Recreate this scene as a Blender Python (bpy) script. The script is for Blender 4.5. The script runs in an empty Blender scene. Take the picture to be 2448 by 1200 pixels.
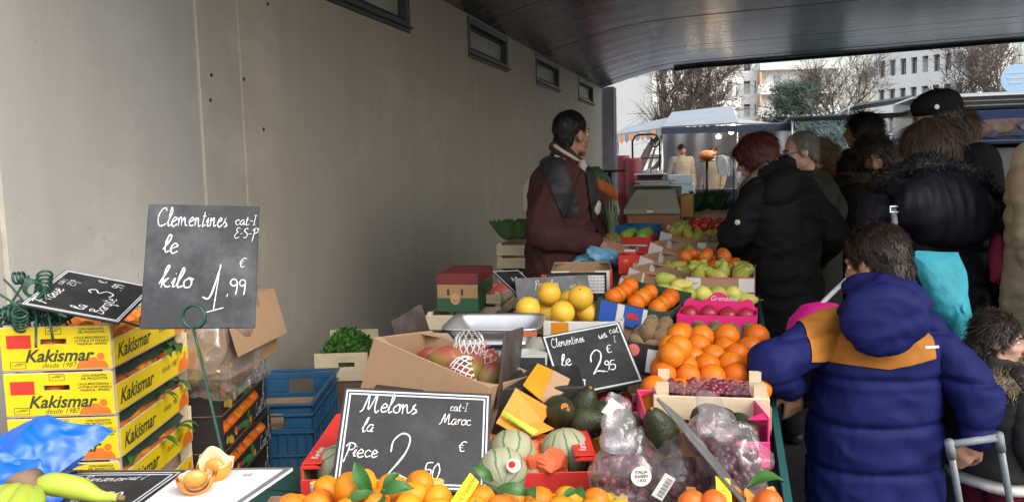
import bpy, bmesh, math, random
import numpy as np
from mathutils import Vector, Matrix, noise
random.seed(7); np.random.seed(7)
SC = bpy.context.scene
COL = SC.collection
R = math.radians
# ------------------------------------------------------------------ camera
CAMZ = 1.5; FPX = 1960.0; PW, PH = 2448.0, 1200.0
YAW, PITCH, ROLL = R(15.2), R(5.75), R(1.4)
_f = Vector((-math.sin(YAW)*math.cos(PITCH), math.cos(YAW)*math.cos(PITCH), -math.sin(PITCH)))
_r0 = Vector((math.cos(YAW), math.sin(YAW), 0)); _u0 = _r0.cross(_f)
_r = _r0*math.cos(ROLL) - _u0*math.sin(ROLL); _u = _u0*math.cos(ROLL) + _r0*math.sin(ROLL)
CAMP = Vector((0, 0, CAMZ))
cd = bpy.data.cameras.new('camera'); cam = bpy.data.objects.new('camera', cd); COL.objects.link(cam)
cd.sensor_width = 36.0; cd.lens = 36.0*FPX/PW; cd.clip_start = 0.05; cd.clip_end = 1500
cam.matrix_world = Matrix(((_r.x, _u.x, -_f.x, 0), (_r.y, _u.y, -_f.y, 0), (_r.z, _u.z, -_f.z, CAMZ), (0, 0, 0, 1)))
SC.camera = cam
# ------------------------------------------------------------------ sky, sun, exposure
SUN_AZ, SUN_EL = R(118), R(44)            # compass azimuth (clockwise from +Y) and height of the sun behind the cloud
w = bpy.data.worlds.new('World'); SC.world = w; w.use_nodes = True
nt = w.node_tree; nt.nodes.clear()
sky = nt.nodes.new('ShaderNodeTexSky'); sky.sky_type = 'NISHITA'; sky.sun_disc = False
sky.sun_elevation = SUN_EL; sky.sun_rotation = SUN_AZ; sky.air_density = 1.6; sky.dust_density = 4.0; sky.ozone_density = 1.0
bg = nt.nodes.new('ShaderNodeBackground'); bg.inputs[1].default_value = 0.13
hs = nt.nodes.new('ShaderNodeHueSaturation'); hs.inputs['Saturation'].default_value = 0.55
wo = nt.nodes.new('ShaderNodeOutputWorld')
nt.links.new(sky.outputs[0], hs.inputs['Color']); nt.links.new(hs.outputs[0], bg.inputs[0]); nt.links.new(bg.outputs[0], wo.inputs[0])
ld = bpy.data.lights.new('sun', 'SUN'); ld.energy = 0.5; ld.angle = R(60); ld.color = (1, .96, .9)
sun = bpy.data.objects.new('sun', ld); COL.objects.link(sun)
_sd = Vector((math.sin(SUN_AZ)*math.cos(SUN_EL), math.cos(SUN_AZ)*math.cos(SUN_EL), math.sin(SUN_EL)))
sun.rotation_euler = _sd.to_track_quat('Z', 'Y').to_euler(); sun.location = _sd*40
vs = SC.view_settings; vs.view_transform = 'Standard'; vs.look = 'None'; vs.exposure = 1.3; vs.gamma = 1.0; vs.use_curve_mapping = False
SC.render.engine = 'CYCLES'
SC.cycles.use_denoising = True; SC.cycles.max_bounces = 6; SC.cycles.diffuse_bounces = 4; SC.cycles.transparent_max_bounces = 16
SC.cycles.sample_clamp_indirect = 6
# ------------------------------------------------------------------ picture geometry -> place geometry (true distances in metres)
def at(px, py, d):
    return CAMP + _r*((px-PW/2)/FPX*d) - _u*((py-PH/2)/FPX*d) + _f*d
def ray(px, py):
    return (_r*((px-PW/2)/FPX) - _u*((py-PH/2)/FPX) + _f)
def atx(px, py, x): v = ray(px, py); return CAMP + v*(x/v.x)
def aty(px, py, y): v = ray(px, py); return CAMP + v*(y/v.y)
def atz(px, py, z): v = ray(px, py); return CAMP + v*((z-CAMZ)/v.z)
# ------------------------------------------------------------------ materials
MATS = {}
def mat(key, col, rough=.6, var=.12, vscale=14., bump=.0, bscale=60., metal=0., rnd=0., spec=.5, stretch=None, dirt=None, dscale=3., trans=0., alpha=1., sheen=0., sss=0., emit=None, estr=0., coat=0., ior=1.45, bdist=.004):
    """procedural principled material: base colour with large+fine noise, per-object variation and bump"""
    if key in MATS: return MATS[key]
    m = bpy.data.materials.new(key); m.use_nodes = True; N = m.node_tree.nodes; L = m.node_tree.links
    b = N['Principled BSDF']; b.inputs['Roughness'].default_value = rough; b.inputs['Metallic'].default_value = metal
    b.inputs['Specular IOR Level'].default_value = spec; b.inputs['IOR'].default_value = ior
    if trans: b.inputs['Transmission Weight'].default_value = trans
    if alpha < 1: b.inputs['Alpha'].default_value = alpha
    if sheen: b.inputs['Sheen Weight'].default_value = sheen; b.inputs['Sheen Roughness'].default_value = .4
    if coat: b.inputs['Coat Weight'].default_value = coat; b.inputs['Coat Roughness'].default_value = .15
    if sss: b.inputs['Subsurface Weight'].default_value = sss; b.inputs['Subsurface Radius'].default_value = (.012, .006, .003); b.inputs['Subsurface Scale'].default_value = .6
    if emit: b.inputs['Emission Color'].default_value = (*emit, 1); b.inputs['Emission Strength'].default_value = estr
    tc = N.new('ShaderNodeTexCoord'); vec = tc.outputs['Object']
    if stretch:
        mp = N.new('ShaderNodeMapping'); mp.inputs['Scale'].default_value = stretch; L.new(vec, mp.inputs[0]); vec = mp.outputs[0]
    c = [max(0., v) for v in col]
    if var or rnd:
        n = N.new('ShaderNodeTexNoise'); n.inputs['Scale'].default_value = vscale; n.inputs['Detail'].default_value = 5; n.inputs['Roughness'].default_value = .6; L.new(vec, n.inputs['Vector'])
        mr = N.new('ShaderNodeMapRange'); mr.inputs[1].default_value = .25; mr.inputs[2].default_value = .75; mr.inputs[3].default_value = 1-var; mr.inputs[4].default_value = 1+var; L.new(n.outputs[0], mr.inputs[0])
        hsv = N.new('ShaderNodeHueSaturation'); hsv.inputs['Color'].default_value = (*c, 1); L.new(mr.outputs[0], hsv.inputs['Value'])
        if rnd:
            oi = N.new('ShaderNodeObjectInfo')
            m1 = N.new('ShaderNodeMapRange'); m1.inputs[3].default_value = .5-rnd*.25; m1.inputs[4].default_value = .5+rnd*.25; L.new(oi.outputs['Random'], m1.inputs[0]); L.new(m1.outputs[0], hsv.inputs['Hue'])
            ml = N.new('ShaderNodeMath'); ml.operation = 'MULTIPLY'; m2 = N.new('ShaderNodeMapRange'); m2.inputs[3].default_value = 1-rnd*2; m2.inputs[4].default_value = 1+rnd*1.6
            fr = N.new('ShaderNodeMath'); fr.operation = 'FRACT'; f2 = N.new('ShaderNodeMath'); f2.operation = 'MULTIPLY'; f2.inputs[1].default_value = 7.31
            L.new(oi.outputs['Random'], f2.inputs[0]); L.new(f2.outputs[0], fr.inputs[0]); L.new(fr.outputs[0], m2.inputs[0])
            L.new(mr.outputs[0], ml.inputs[0]); L.new(m2.outputs[0], ml.inputs[1]); L.new(ml.outputs[0], hsv.inputs['Value'])
        out = hsv.outputs[0]
        if dirt:
            dn = N.new('ShaderNodeTexNoise'); dn.inputs['Scale'].default_value = dscale; dn.inputs['Detail'].default_value = 7; dn.inputs['Roughness'].default_value = .65; L.new(vec, dn.inputs['Vector'])
            dr = N.new('ShaderNodeMapRange'); dr.inputs[1].default_value = .45; dr.inputs[2].default_value = .72; dr.inputs[4].default_value = dirt[3]; L.new(dn.outputs[0], dr.inputs[0])
            mx = N.new('ShaderNodeMix'); mx.data_type = 'RGBA'; mx.inputs[7].default_value = (*dirt[:3], 1); L.new(dr.outputs[0], mx.inputs[0]); L.new(out, mx.inputs[6]); out = mx.outputs[2]
        L.new(out, b.inputs['Base Color'])
        rr = N.new('ShaderNodeMapRange'); rr.inputs[3].default_value = max(.02, rough-.09); rr.inputs[4].default_value = min(1, rough+.09); L.new(n.outputs[0], rr.inputs[0]); L.new(rr.outputs[0], b.inputs['Roughness'])
    else:
        b.inputs['Base Color'].default_value = (*c, 1)
    if bump:
        bn = N.new('ShaderNodeTexNoise'); bn.inputs['Scale'].default_value = bscale; bn.inputs['Detail'].default_value = 4; L.new(vec, bn.inputs['Vector'])
        bp = N.new('ShaderNodeBump'); bp.inputs['Strength'].default_value = bump; bp.inputs['Distance'].default_value = bdist; L.new(bn.outputs[0], bp.inputs['Height']); L.new(bp.outputs[0], b.inputs['Normal'])
    MATS[key] = m; return m
# ------------------------------------------------------------------ mesh builder
class MB:
    def __init__(s): s.v = []; s.f = []; s.mi = []; s.sm = []; s.M = Matrix.Identity(4); s.k = 0; s.smooth = False
    def add(s, vs, fs, smooth=None):
        o = len(s.v); M = s.M
        s.v.extend([tuple(M @ Vector(p)) for p in vs]); s.f.extend([tuple(i+o for i in f) for f in fs])
        s.mi.extend([s.k]*len(fs)); s.sm.extend([s.smooth if smooth is None else smooth]*len(fs)); return s
    def box(s, x0, x1, y0, y1, z0, z1):
        return s.add([(x0,y0,z0),(x1,y0,z0),(x1,y1,z0),(x0,y1,z0),(x0,y0,z1),(x1,y0,z1),(x1,y1,z1),(x0,y1,z1)],
                     [(0,3,2,1),(4,5,6,7),(0,1,5,4),(1,2,6,5),(2,3,7,6),(3,0,4,7)], False)
    def rbox(s, x0, x1, y0, y1, z0, z1, c=.002):
        """box with chamfered edges (24 verts)"""
        c = min(c, (x1-x0)*.45, (y1-y0)*.45, (z1-z0)*.45)
        V = []; X = (x0, x1); Y = (y0, y1); Z = (z0, z1)
        def vid(i, j, k, a): return ((i*2+j)*2+k)*3+a
        for i in (0, 1):
            for j in (0, 1):
                for k in (0, 1):
                    sx = c if i == 0 else -c; sy = c if j == 0 else -c; sz = c if k == 0 else -c
                    V += [(X[i], Y[j]+sy, Z[k]+sz), (X[i]+sx, Y[j], Z[k]+sz), (X[i]+sx, Y[j]+sy, Z[k])]
        F = []
        F.append([vid(0,0,0,0), vid(0,0,1,0), vid(0,1,1,0), vid(0,1,0,0)]); F.append([vid(1,0,0,0), vid(1,1,0,0), vid(1,1,1,0), vid(1,0,1,0)])
        F.append([vid(0,0,0,1), vid(1,0,0,1), vid(1,0,1,1), vid(0,0,1,1)]); F.append([vid(0,1,0,1), vid(0,1,1,1), vid(1,1,1,1), vid(1,1,0,1)])
        F.append([vid(0,0,0,2), vid(0,1,0,2), vid(1,1,0,2), vid(1,0,0,2)]); F.append([vid(0,0,1,2), vid(1,0,1,2), vid(1,1,1,2), vid(0,1,1,2)])
        for a in (0, 1):
            for b_ in (0, 1):
                q = [vid(a,b_,0,0), vid(a,b_,0,1), vid(a,b_,1,1), vid(a,b_,1,0)]; F.append(q if (a+b_) % 2 == 0 else q[::-1])
                q = [vid(a,0,b_,0), vid(a,1,b_,0), vid(a,1,b_,2), vid(a,0,b_,2)]; F.append(q if (a+b_) % 2 == 0 else q[::-1])
                q = [vid(0,a,b_,1), vid(0,a,b_,2), vid(1,a,b_,2), vid(1,a,b_,1)]; F.append(q if (a+b_) % 2 == 0 else q[::-1])
                for k in (0, 1):
                    t = [vid(a,b_,k,0), vid(a,b_,k,1), vid(a,b_,k,2)]; F.append(t)
        return s.add(V, F, False)
    def tube(s, pts, rad, n=8, cap=True, closed=False, smooth=True):
        pts = [Vector(p) for p in pts]; m = len(pts); rs = rad if isinstance(rad, (list, tuple)) else [rad]*m
        V = []; up = None
        for i, p in enumerate(pts):
            if closed: t = pts[(i+1) % m]-pts[i-1]
            else: t = pts[min(i+1, m-1)]-pts[max(i-1, 0)]
            if t.length < 1e-9: t = Vector((0, 0, 1))
            t.normalize()
            if up is None: up = t.orthogonal().normalized()
            else:
                up = up - t*up.dot(t)
                up = t.orthogonal().normalized() if up.length < 1e-6 else up.normalized()
            b = t.cross(up)
            for k in range(n):
                a = 2*math.pi*k/n; V.append(p + (up*math.cos(a)+b*math.sin(a))*rs[i])
        F = []
        for i in range(m if closed else m-1):
            for k in range(n):
                a = i*n+k; b2 = i*n+(k+1) % n; j = (i+1) % m; F.append((a, b2, j*n+(k+1) % n, j*n+k))
        if cap and not closed: F.append(tuple(range(n))[::-1]); F.append(tuple((m-1)*n+k for k in range(n)))
        return s.add(V, F, smooth)
    def lathe(s, prof, n=20, smooth=True, lobes=0, lamp=0.):
        V = []; F = []; m = len(prof)
        for r, z in prof:
            for k in range(n):
                a = 2*math.pi*k/n; rr = r*(1+lamp*math.cos(lobes*a)) if lobes else r
                V.append((rr*math.cos(a), rr*math.sin(a), z))
        for i in range(m-1):
            for k in range(n): F.append((i*n+k, i*n+(k+1) % n, (i+1)*n+(k+1) % n, (i+1)*n+k))
        if prof[0][0] > 1e-6: F.append(tuple(range(n))[::-1])
        if prof[-1][0] > 1e-6: F.append(tuple((m-1)*n+k for k in range(n)))
        return s.add(V, F, smooth)
    def ball(s, c, r, n=12, m=8):
        rx, ry, rz = (r, r, r) if not isinstance(r, (list, tuple)) else r
        V = [(c[0], c[1], c[2]-rz)]; F = []
        for i in range(1, m):
            ph = math.pi*i/m-math.pi/2
            for k in range(n):
                a = 2*math.pi*k/n; V.append((c[0]+rx*math.cos(ph)*math.cos(a), c[1]+ry*math.cos(ph)*math.sin(a), c[2]+rz*math.sin(ph)))
        V.append((c[0], c[1], c[2]+rz)); L = len(V)-1
        for k in range(n): F.append((0, 1+(k+1) % n, 1+k)); F.append((L, 1+(m-2)*n+k, 1+(m-2)*n+(k+1) % n))
        for i in range(m-2):
            for k in range(n): F.append((1+i*n+k, 1+i*n+(k+1) % n, 1+(i+1)*n+(k+1) % n, 1+(i+1)*n+k))
        return s.add(V, F, True)
    def prism(s, poly, z0, z1):
        n = len(poly); V = [(x, y, z0) for x, y in poly]+[(x, y, z1) for x, y in poly]
        F = [tuple(range(n))[::-1], tuple(range(n, 2*n))]+[(i, (i+1) % n, n+(i+1) % n, n+i) for i in range(n)]
        return s.add(V, F, False)
    def grid(s, fn, nu, nv, smooth=True, thick=0.):
        V = [fn(i/nu, j/nv) for j in range(nv+1) for i in range(nu+1)]
        F = [(j*(nu+1)+i, j*(nu+1)+i+1, (j+1)*(nu+1)+i+1, (j+1)*(nu+1)+i) for j in range(nv) for i in range(nu)]
        return s.add(V, F, smooth)
    def mesh(s, name):
        me = bpy.data.meshes.new(name); me.from_pydata(s.v, [], s.f)
        me.polygons.foreach_set('material_index', s.mi); me.polygons.foreach_set('use_smooth', s.sm); me.update(); return me
    def build(s, name, mats, parent=None, M=None):
        me = s.mesh(name)
        for m in (mats if isinstance(mats, (list, tuple)) else [mats]): me.materials.append(m)
        return link(name, me, parent, M)
def link(name, me, parent=None, M=None):
    o = bpy.data.objects.new(name, me); COL.objects.link(o)
    if parent is not None: o.parent = parent
    if M is not None: o.matrix_local = M
    return o
def tag(o, label=None, cat=None, group=None, kind=None):
    if label: o['label'] = label
    if cat: o['category'] = cat
    if group: o['group'] = group
    if kind: o['kind'] = kind
    return o
def thing(name, label, cat, M=None, group=None):
    o = bpy.data.objects.new(name, None); o.empty_display_size = .05; COL.objects.link(o)
    if M is not None: o.matrix_world = M
    return tag(o, label, cat, group)
def struct(o, label=None):
    o['kind'] = 'structure'
    if label: o['label'] = label
    return o
def copy_tree(o, parent=None):
    c = o.copy(); COL.objects.link(c)
    if parent is not None: c.parent = parent
    for ch in list(o.children): copy_tree(ch, c)
    return c
def TM(loc, yaw=0., tx=0., ty=0., sc=1.):
    return Matrix.Translation(Vector(loc)) @ Matrix.Rotation(R(yaw), 4, 'Z') @ Matrix.Rotation(R(ty), 4, 'Y') @ Matrix.Rotation(R(tx), 4, 'X') @ Matrix.Diagonal((sc, sc, sc, 1))
def frame(origin, ex, ey):
    """matrix whose local x runs along ex and local y roughly along ey"""
    ex = Vector(ex).normalized(); ez = ex.cross(Vector(ey)).normalized(); ey = ez.cross(ex)
    M = Matrix((ex, ey, ez)).transposed().to_4x4(); M.translation = Vector(origin); return M
_TMP = bpy.data.scenes.new('scratch')          # modifiers are applied in a scratch scene that is removed at the end
def evalmesh(o):
    for c in list(o.users_collection): c.objects.unlink(o)
    _TMP.collection.objects.link(o); vl = _TMP.view_layers[0]; vl.update(); dg = vl.depsgraph
    me = bpy.data.meshes.new_from_object(o.evaluated_get(dg)); _TMP.collection.objects.unlink(o); return me
# ------------------------------------------------------------------ writing
_TXT = {}
def text_mesh(s, size=1., shear=0., offset=0., align='LEFT', spacing=1.):
    k = (s, size, shear, offset, align, spacing)
    if k in _TXT: return _TXT[k]
    c = bpy.data.curves.new('lettering', 'FONT'); c.body = s; c.size = size; c.shear = shear; c.offset = offset; c.align_x = align; c.align_y = 'CENTER'; c.space_character = spacing
    c.resolution_u = 3; c.fill_mode = 'BOTH' if False else 'FRONT'
    c.dimensions = '2D'
    o = bpy.data.objects.new('lettering_tmp', c); COL.objects.link(o)
    me = evalmesh(o); bpy.data.objects.remove(o); bpy.data.curves.remove(c); _TXT[k] = me; return me
def lettering(s, size, m, parent, M, name='lettering', **kw):
    me = text_mesh(s, size, **kw).copy(); me.materials.clear(); me.materials.append(m)
    return link(name, me, parent, M)
# hand-written chalk letters: strokes in a unit box (baseline 0, x-height .5, ascender 1)
G = {
'C': (.75, [[(.62,.82),(.5,.98),(.25,.9),(.08,.55),(.1,.15),(.35,-.02),(.7,.15)]]),
'M': (1.0, [[(-.05,0),(.1,.15),(.28,.95),(.38,.15),(.68,1.0),(.72,.3),(.8,.0),(.98,.1)]]),
'F': (.7, [[(.0,.85),(.25,.98),(.7,.95)],[(.3,.95),(.25,.4),(.1,0)],[(.1,.5),(.55,.55)]]),
'E': (.5, [[(.45,.9),(.2,.98),(.12,.7),(.32,.55),(.1,.45),(.02,.12),(.2,-.02),(.48,.1)]]),
'S': (.5, [[(.45,.9),(.2,.95),(.08,.7),(.38,.4),(.3,.05),(.02,.05)]]),
'P': (.55, [[(.15,-.4),(.2,.3),(.22,.9)],[(.05,.7),(.25,.98),(.55,.85),(.5,.55),(.2,.45)]]),
'B': (.6, [[(.1,0),(.18,.95)],[(.02,.85),(.3,1.),(.5,.8),(.2,.55),(.5,.4),(.45,.05),(.05,.0)]]),
'A': (.6, [[(0,0),(.3,.95),(.5,0)],[(.12,.4),(.48,.4)]]),
'T': (.5, [[(0,.9),(.55,.95)],[(.28,.92),(.25,0)]]),
'I': (.3, [[(.15,.95),(.12,0)],[(.0,.95),(.3,.97)],[(0,0),(.28,.02)]]),
'a': (.5, [[(.42,.45),(.2,.5),(.05,.2),(.2,.0),(.4,.35),(.38,.05),(.52,.05)]]),
'b': (.45, [[(.0,.3),(.25,.9),(.15,.95),(.1,.1),(.3,.0),(.38,.3),(.2,.35),(.45,.35)]]),
'c': (.42, [[(.38,.42),(.22,.5),(.06,.25),(.2,.0),(.44,.1)]]),
'd': (.5, [[(.38,.45),(.15,.45),(.05,.15),(.25,0),(.42,.95)],[(.4,.6),(.38,.05),(.5,.05)]]),
'e': (.42, [[(.05,.2),(.35,.35),(.22,.52),(.06,.25),(.2,0),(.44,.1)]]),
'h': (.5, [[(.0,.2),(.25,.95),(.12,.9),(.1,0)],[(.1,.2),(.3,.5),(.36,.05),(.5,.05)]]),
'i': (.25, [[(.02,.2),(.12,.48),(.12,.05),(.26,.08)],[(.14,.68),(.15,.71)]]),
'k': (.5, [[(.0,.2),(.25,1.),(.12,.95),(.08,-.02)],[(.1,.2),(.34,.5),(.14,.28),(.32,.02),(.5,.1)]]),
'l': (.3, [[(.0,.15),(.26,.8),(.18,1.),(.08,.5),(.12,.03),(.32,.1)]]),
'm': (.8, [[(.02,.3),(.1,.48),(.1,.0)],[(.1,.25),(.26,.5),(.34,.0)],[(.34,.25),(.5,.5),(.6,.05),(.8,.08)]]),
'n': (.55, [[(.02,.3),(.1,.48),(.1,.0)],[(.1,.25),(.28,.5),(.36,.05),(.55,.08)]]),
'o': (.45, [[(.25,.48),(.06,.3),(.12,.02),(.34,.05),(.38,.35),(.22,.5),(.46,.4)]]),
'p': (.5, [[(.05,.4),(.14,.5),(.12,-.45)],[(.12,.3),(.3,.52),(.42,.3),(.28,.02),(.12,.1)]]),
'q': (.5, [[(.4,.42),(.2,.5),(.06,.2),(.2,.0),(.4,.3)],[(.42,.5),(.36,-.45),(.5,-.2)]]),
'r': (.35, [[(.02,.3),(.1,.48),(.1,.0)],[(.1,.28),(.22,.5),(.36,.45)]]),
's': (.36, [[(.02,.1),(.22,.5),(.1,.35),(.3,.15),(.12,.0),(.36,.1)]]),
't': (.35, [[(.16,.85),(.1,.1),(.22,.0),(.36,.1)],[(.0,.55),(.32,.58)]]),
'u': (.5, [[(.04,.46),(.06,.1),(.22,.02),(.38,.4)],[(.38,.46),(.36,.05),(.5,.05)]]),
'v': (.45, [[(.04,.48),(.18,.02),(.36,.48),(.46,.42)]]),
'z': (.42, [[(.02,.46),(.36,.48),(.05,.02),(.42,.04)]]),
'0': (.5, [[(.25,.95),(.06,.6),(.12,.08),(.34,.05),(.44,.5),(.32,.9),(.2,.95)]]),
'1': (.42, [[(-.1,.3),(.05,.32),(.28,1.)],[(.28,1.),(.2,0)],[(.02,-.02),(.42,.06)]]),
'2': (.55, [[(.02,.55),(.02,.8),(.22,1.),(.42,.85),(.36,.5),(.02,.0),(.2,.1),(.55,.0)]]),
'3': (.5, [[(.02,.85),(.25,1.),(.4,.78),(.18,.55),(.44,.35),(.35,.02),(.0,.05)]]),
'5': (.5, [[(.46,.95),(.14,.92),(.08,.55),(.38,.5),(.42,.15),(.2,-.02),(.0,.08)]]),
'9': (.48, [[(.4,.7),(.2,.55),(.05,.75),(.2,.98),(.4,.85),(.38,.4),(.3,.0)]]),
'.': (.22, [[(.08,.04),(.12,.06)]]), ',': (.22, [[(.12,.1),(.04,-.12)]]), '-': (.35, [[(.04,.4),(.3,.42)]]), ' ': (.4, []),
'€': (.5, [[(.48,.75),(.25,.8),(.1,.45),(.2,.1),(.45,.15)],[(0,.52),(.34,.54)],[(0,.36),(.3,.38)]]),
}
def _catmull(P, k=5):
    P = [Vector((p[0], p[1], 0)) for p in P]
    if len(P) < 3: return P
    Q = [P[0]*2-P[1]]+P+[P[-1]*2-P[-2]]; out = []
    for i in range(1, len(Q)-2):
        a, b, c, d = Q[i-1:i+3]
        for j in range(k):
            t = j/k; out.append(.5*((2*b)+(c-a)*t+(2*a-5*b+4*c-d)*t*t+(3*b-a-3*c+d)*t**3))
    out.append(P[-1]); return out
def chalk(mb, s, x, y, h, wd=.1, slant=.15, rot=0., jit=.03, sx=1., ux=(1, 0)):
    """adds hand-written strokes to mb in the local xy plane (flat ribbons)"""
    ca, sa = math.cos(R(rot)), math.sin(R(rot)); cx = 0.
    for ch in s:
        wdt, st = G.get(ch, (.4, []))
        for P in st:
            P = [(p[0]+random.uniform(-jit, jit), p[1]+random.uniform(-jit, jit)) for p in P]
            pts = _catmull(P); V = []; n = len(pts)
            for i, p in enumerate(pts):
                t = (pts[min(i+1, n-1)]-pts[max(i-1, 0)]); t = t.normalized() if t.length > 1e-9 else Vector((1, 0, 0))
                nn = Vector((-t.y, t.x, 0)); ww = wd*.5*(.75+.5*noise.noise(Vector((cx*3+i*.6, p.x*4, p.y*4))))
                if i in (0, n-1): ww *= .6
                for sg in (-1, 1):
                    q = p+nn*ww*sg; qx = (q.x+cx+q.y*slant)*sx*h; qy = q.y*h
                    V.append((x+qx*ca-qy*sa, y+qx*sa+qy*ca, 0))
            mb.add(V, [(2*i, 2*i+2, 2*i+3, 2*i+1) for i in range(n-1)], False)
        cx += wdt
# ================================================================== setting
M_asph = mat('asphalt', (.055,.055,.058), .8, .25, 30, .5, 180, dirt=(.03,.03,.032,.7), dscale=2)
g = MB(); g.add([(-300,-300,0),(300,-300,0),(300,600,0),(-300,600,0)], [(0,1,2,3)])
struct(g.build('ground', M_asph), 'dark asphalt ground of the market')
# ---- concrete underpass wall on the left
WX = -2.5; WEND = 16.2; CEIL = 3.0
def concrete(key, col, warm):
    m = bpy.data.materials.new(key); m.use_nodes = True; N = m.node_tree.nodes; L = m.node_tree.links; b = N['Principled BSDF']
    tc = N.new('ShaderNodeTexCoord')
    def nz(scale, det=6, st=(1,1,1), rg=.6):
        mp = N.new('ShaderNodeMapping'); mp.inputs['Scale'].default_value = st; L.new(tc.outputs['Object'], mp.inputs[0])
        n = N.new('ShaderNodeTexNoise'); n.inputs['Scale'].default_value = scale; n.inputs['Detail'].default_value = det; n.inputs['Roughness'].default_value = rg; L.new(mp.outputs[0], n.inputs['Vector']); return n.outputs[0]
    def ramp(x, a, b2, lo=0, hi=1):
        r = N.new('ShaderNodeMapRange'); r.inputs[1].default_value = a; r.inputs[2].default_value = b2; r.inputs[3].default_value = lo; r.inputs[4].default_value = hi; L.new(x, r.inputs[0]); return r.outputs[0]
    def mix(fac, A, col2):
        x = N.new('ShaderNodeMix'); x.data_type = 'RGBA'; L.new(fac, x.inputs[0])
        if isinstance(A, tuple): x.inputs[6].default_value = (*A, 1)
        else: L.new(A, x.inputs[6])
        x.inputs[7].default_value = (*col2, 1); return x.outputs[2]
    c = mix(ramp(nz(.9, 5), .35, .68, 0, .7), col, tuple(v*k for v, k in zip(col, warm)))
    c = mix(ramp(nz(1.3, 6, (1, 3.5, .3)), .45, .75, 0, .38), c, tuple(v*.72 for v in col))       # rain streaks
    c = mix(ramp(nz(1.1, 8, (1, 1, 1.2), .7), .52, .72, 0, .6), c, tuple(min(.8,v*1.35) for v in col))  # lime bloom
    c = mix(ramp(nz(34, 3), .69, .74, 0, .6), c, tuple(v*.4 for v in col))                       # pores
    L.new(c, b.inputs['Base Color']); b.inputs['Roughness'].default_value = .62
    bp = N.new('ShaderNodeBump'); bp.inputs['Strength'].default_value = .35; bp.inputs['Distance'].default_value = .004; L.new(nz(45, 6), bp.inputs['Height']); L.new(bp.outputs[0], b.inputs['Normal'])
    return m
M_con_a = concrete('concrete_pale', (.45,.445,.435), (.95,.93,.9)); M_con_b = concrete('concrete_tan', (.52,.475,.415), (.94,.91,.87)); M_con_c = concrete('concrete_strip', (.47,.45,.42), (.95,.92,.88))
M_seal = mat('joint_sealant', (.62,.56,.47), .7, .2, 20); M_hole = mat('anchor_hole', (.05,.045,.04), .9, .3, 30)
wall = thing('concrete_wall', 'long grey concrete underpass wall behind the stall, with vertical joints', 'wall', TM((WX, 0, 0)))
EDG = [-4.2, 2.33, 3.50, 3.86, WEND]
MT = [M_con_a, M_con_a, M_con_c, M_con_b]
wins = [(4.75,6.25),(7.75,9.22),(10.6,12.1),(13.65,15.15)]; WZ0, WZ1 = 2.585, 2.985
for i in range(4):
    y0, y1 = EDG[i]+.006, EDG[i+1]-.006; b = MB()
    if i < 3: b.rbox(-.4, 0, y0, y1, 0, CEIL+1.2 if i == 0 else CEIL+.6, .006)
    else:
        b.box(-.4, 0, y0, y1, 0, WZ0); b.box(-.4, 0, y0, y1, WZ1, CEIL+.6); yy = y0
        for (a, c) in wins: b.box(-.4, 0, yy, a, WZ0, WZ1); yy = c
        b.box(-.4, 0, yy, y1, WZ0, WZ1)
    b.build('wall_panel', MT[i], wall)
for y in EDG[1:4]:
    b = MB(); b.box(-.38, -.004, y-.0062, y+.0062, 0, CEIL+.55); b.build('joint_strip', M_seal, wall)
for (px, py) in ((505,180),(503,240),(583,190),(630,310),(640,10)):
    p = atx(px, py, WX); b = MB(); b.M = TM((.001, p.y, p.z)) @ Matrix.Rotation(R(90), 4, 'Y'); b.lathe([(.012,-.004),(.010,.0015),(.004,.002)], 9); b.build('anchor_hole', M_hole, wall)
M_alu = mat('window_frame_paint', (.10,.115,.13), .45, .2, 20, metal=.3); M_frost = mat('frosted_pane', (.42,.45,.40), .5, .2, 4)
for k, (a, c) in enumerate(wins):
    nm = ['nearest the camera, cut by the top of the picture', 'second along the wall', 'third along the wall', 'farthest along the wall'][k]
    t = thing('ventilation_window', 'dark framed high window of the concrete wall, '+nm, 'window', TM((WX, (a+c)/2, WZ0)), 'high windows of the underpass wall')
    h = WZ1-WZ0; w2 = (c-a)/2; b = MB()
    b.rbox(-.10, .012, -w2+.002, w2-.002, .002, .085, .004); b.rbox(-.10, .012, -w2+.002, w2-.002, h-.07, h-.002, .004)
    b.rbox(-.10, .010, -w2+.002, -w2+.07, .086, h-.071, .004); b.rbox(-.10, .010, w2-.07, w2-.002, .086, h-.071, .004); b.build('frame', M_alu, t)
    b = MB(); b.rbox(-.05, .045, -w2+.02, w2-.02, .030, .048, .003); b.build('sill', M_alu, t)
    b = MB(); b.rbox(-.06, -.03, -w2+.072, w2-.072, .11, .122, .003); b.rbox(-.06, -.03, -w2+.072, w2-.072, h-.10, h-.088, .003); b.build('glazing_bead', M_alu, t)
    b = MB(); b.box(-.075, -.065, -w2+.071, w2-.071, .087, h-.072); b.build('pane', M_frost, t)
# ---- steel pillar at the far end
M_steel_blue = mat('pale_blue_grey_paint', (.42,.47,.54), .5, .15, 6, .1, 40, dirt=(.25,.25,.26,.5), dscale=5)
b = MB(); p0 = -2.52; b.rbox(p0, p0+.10, WEND+.02, WEND+.34, 0, CEIL+.03, .01); b.rbox(p0+.1, p0+.26, WEND+.02, WEND+.06, 0, CEIL+.04, .006); b.rbox(p0+.1, p0+.26, WEND+.30, WEND+.34, 0, CEIL+.04, .006)
tag(b.build('steel_pillar', M_steel_blue), 'pale blue grey steel pillar at the far end of the concrete wall', 'pillar')
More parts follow.
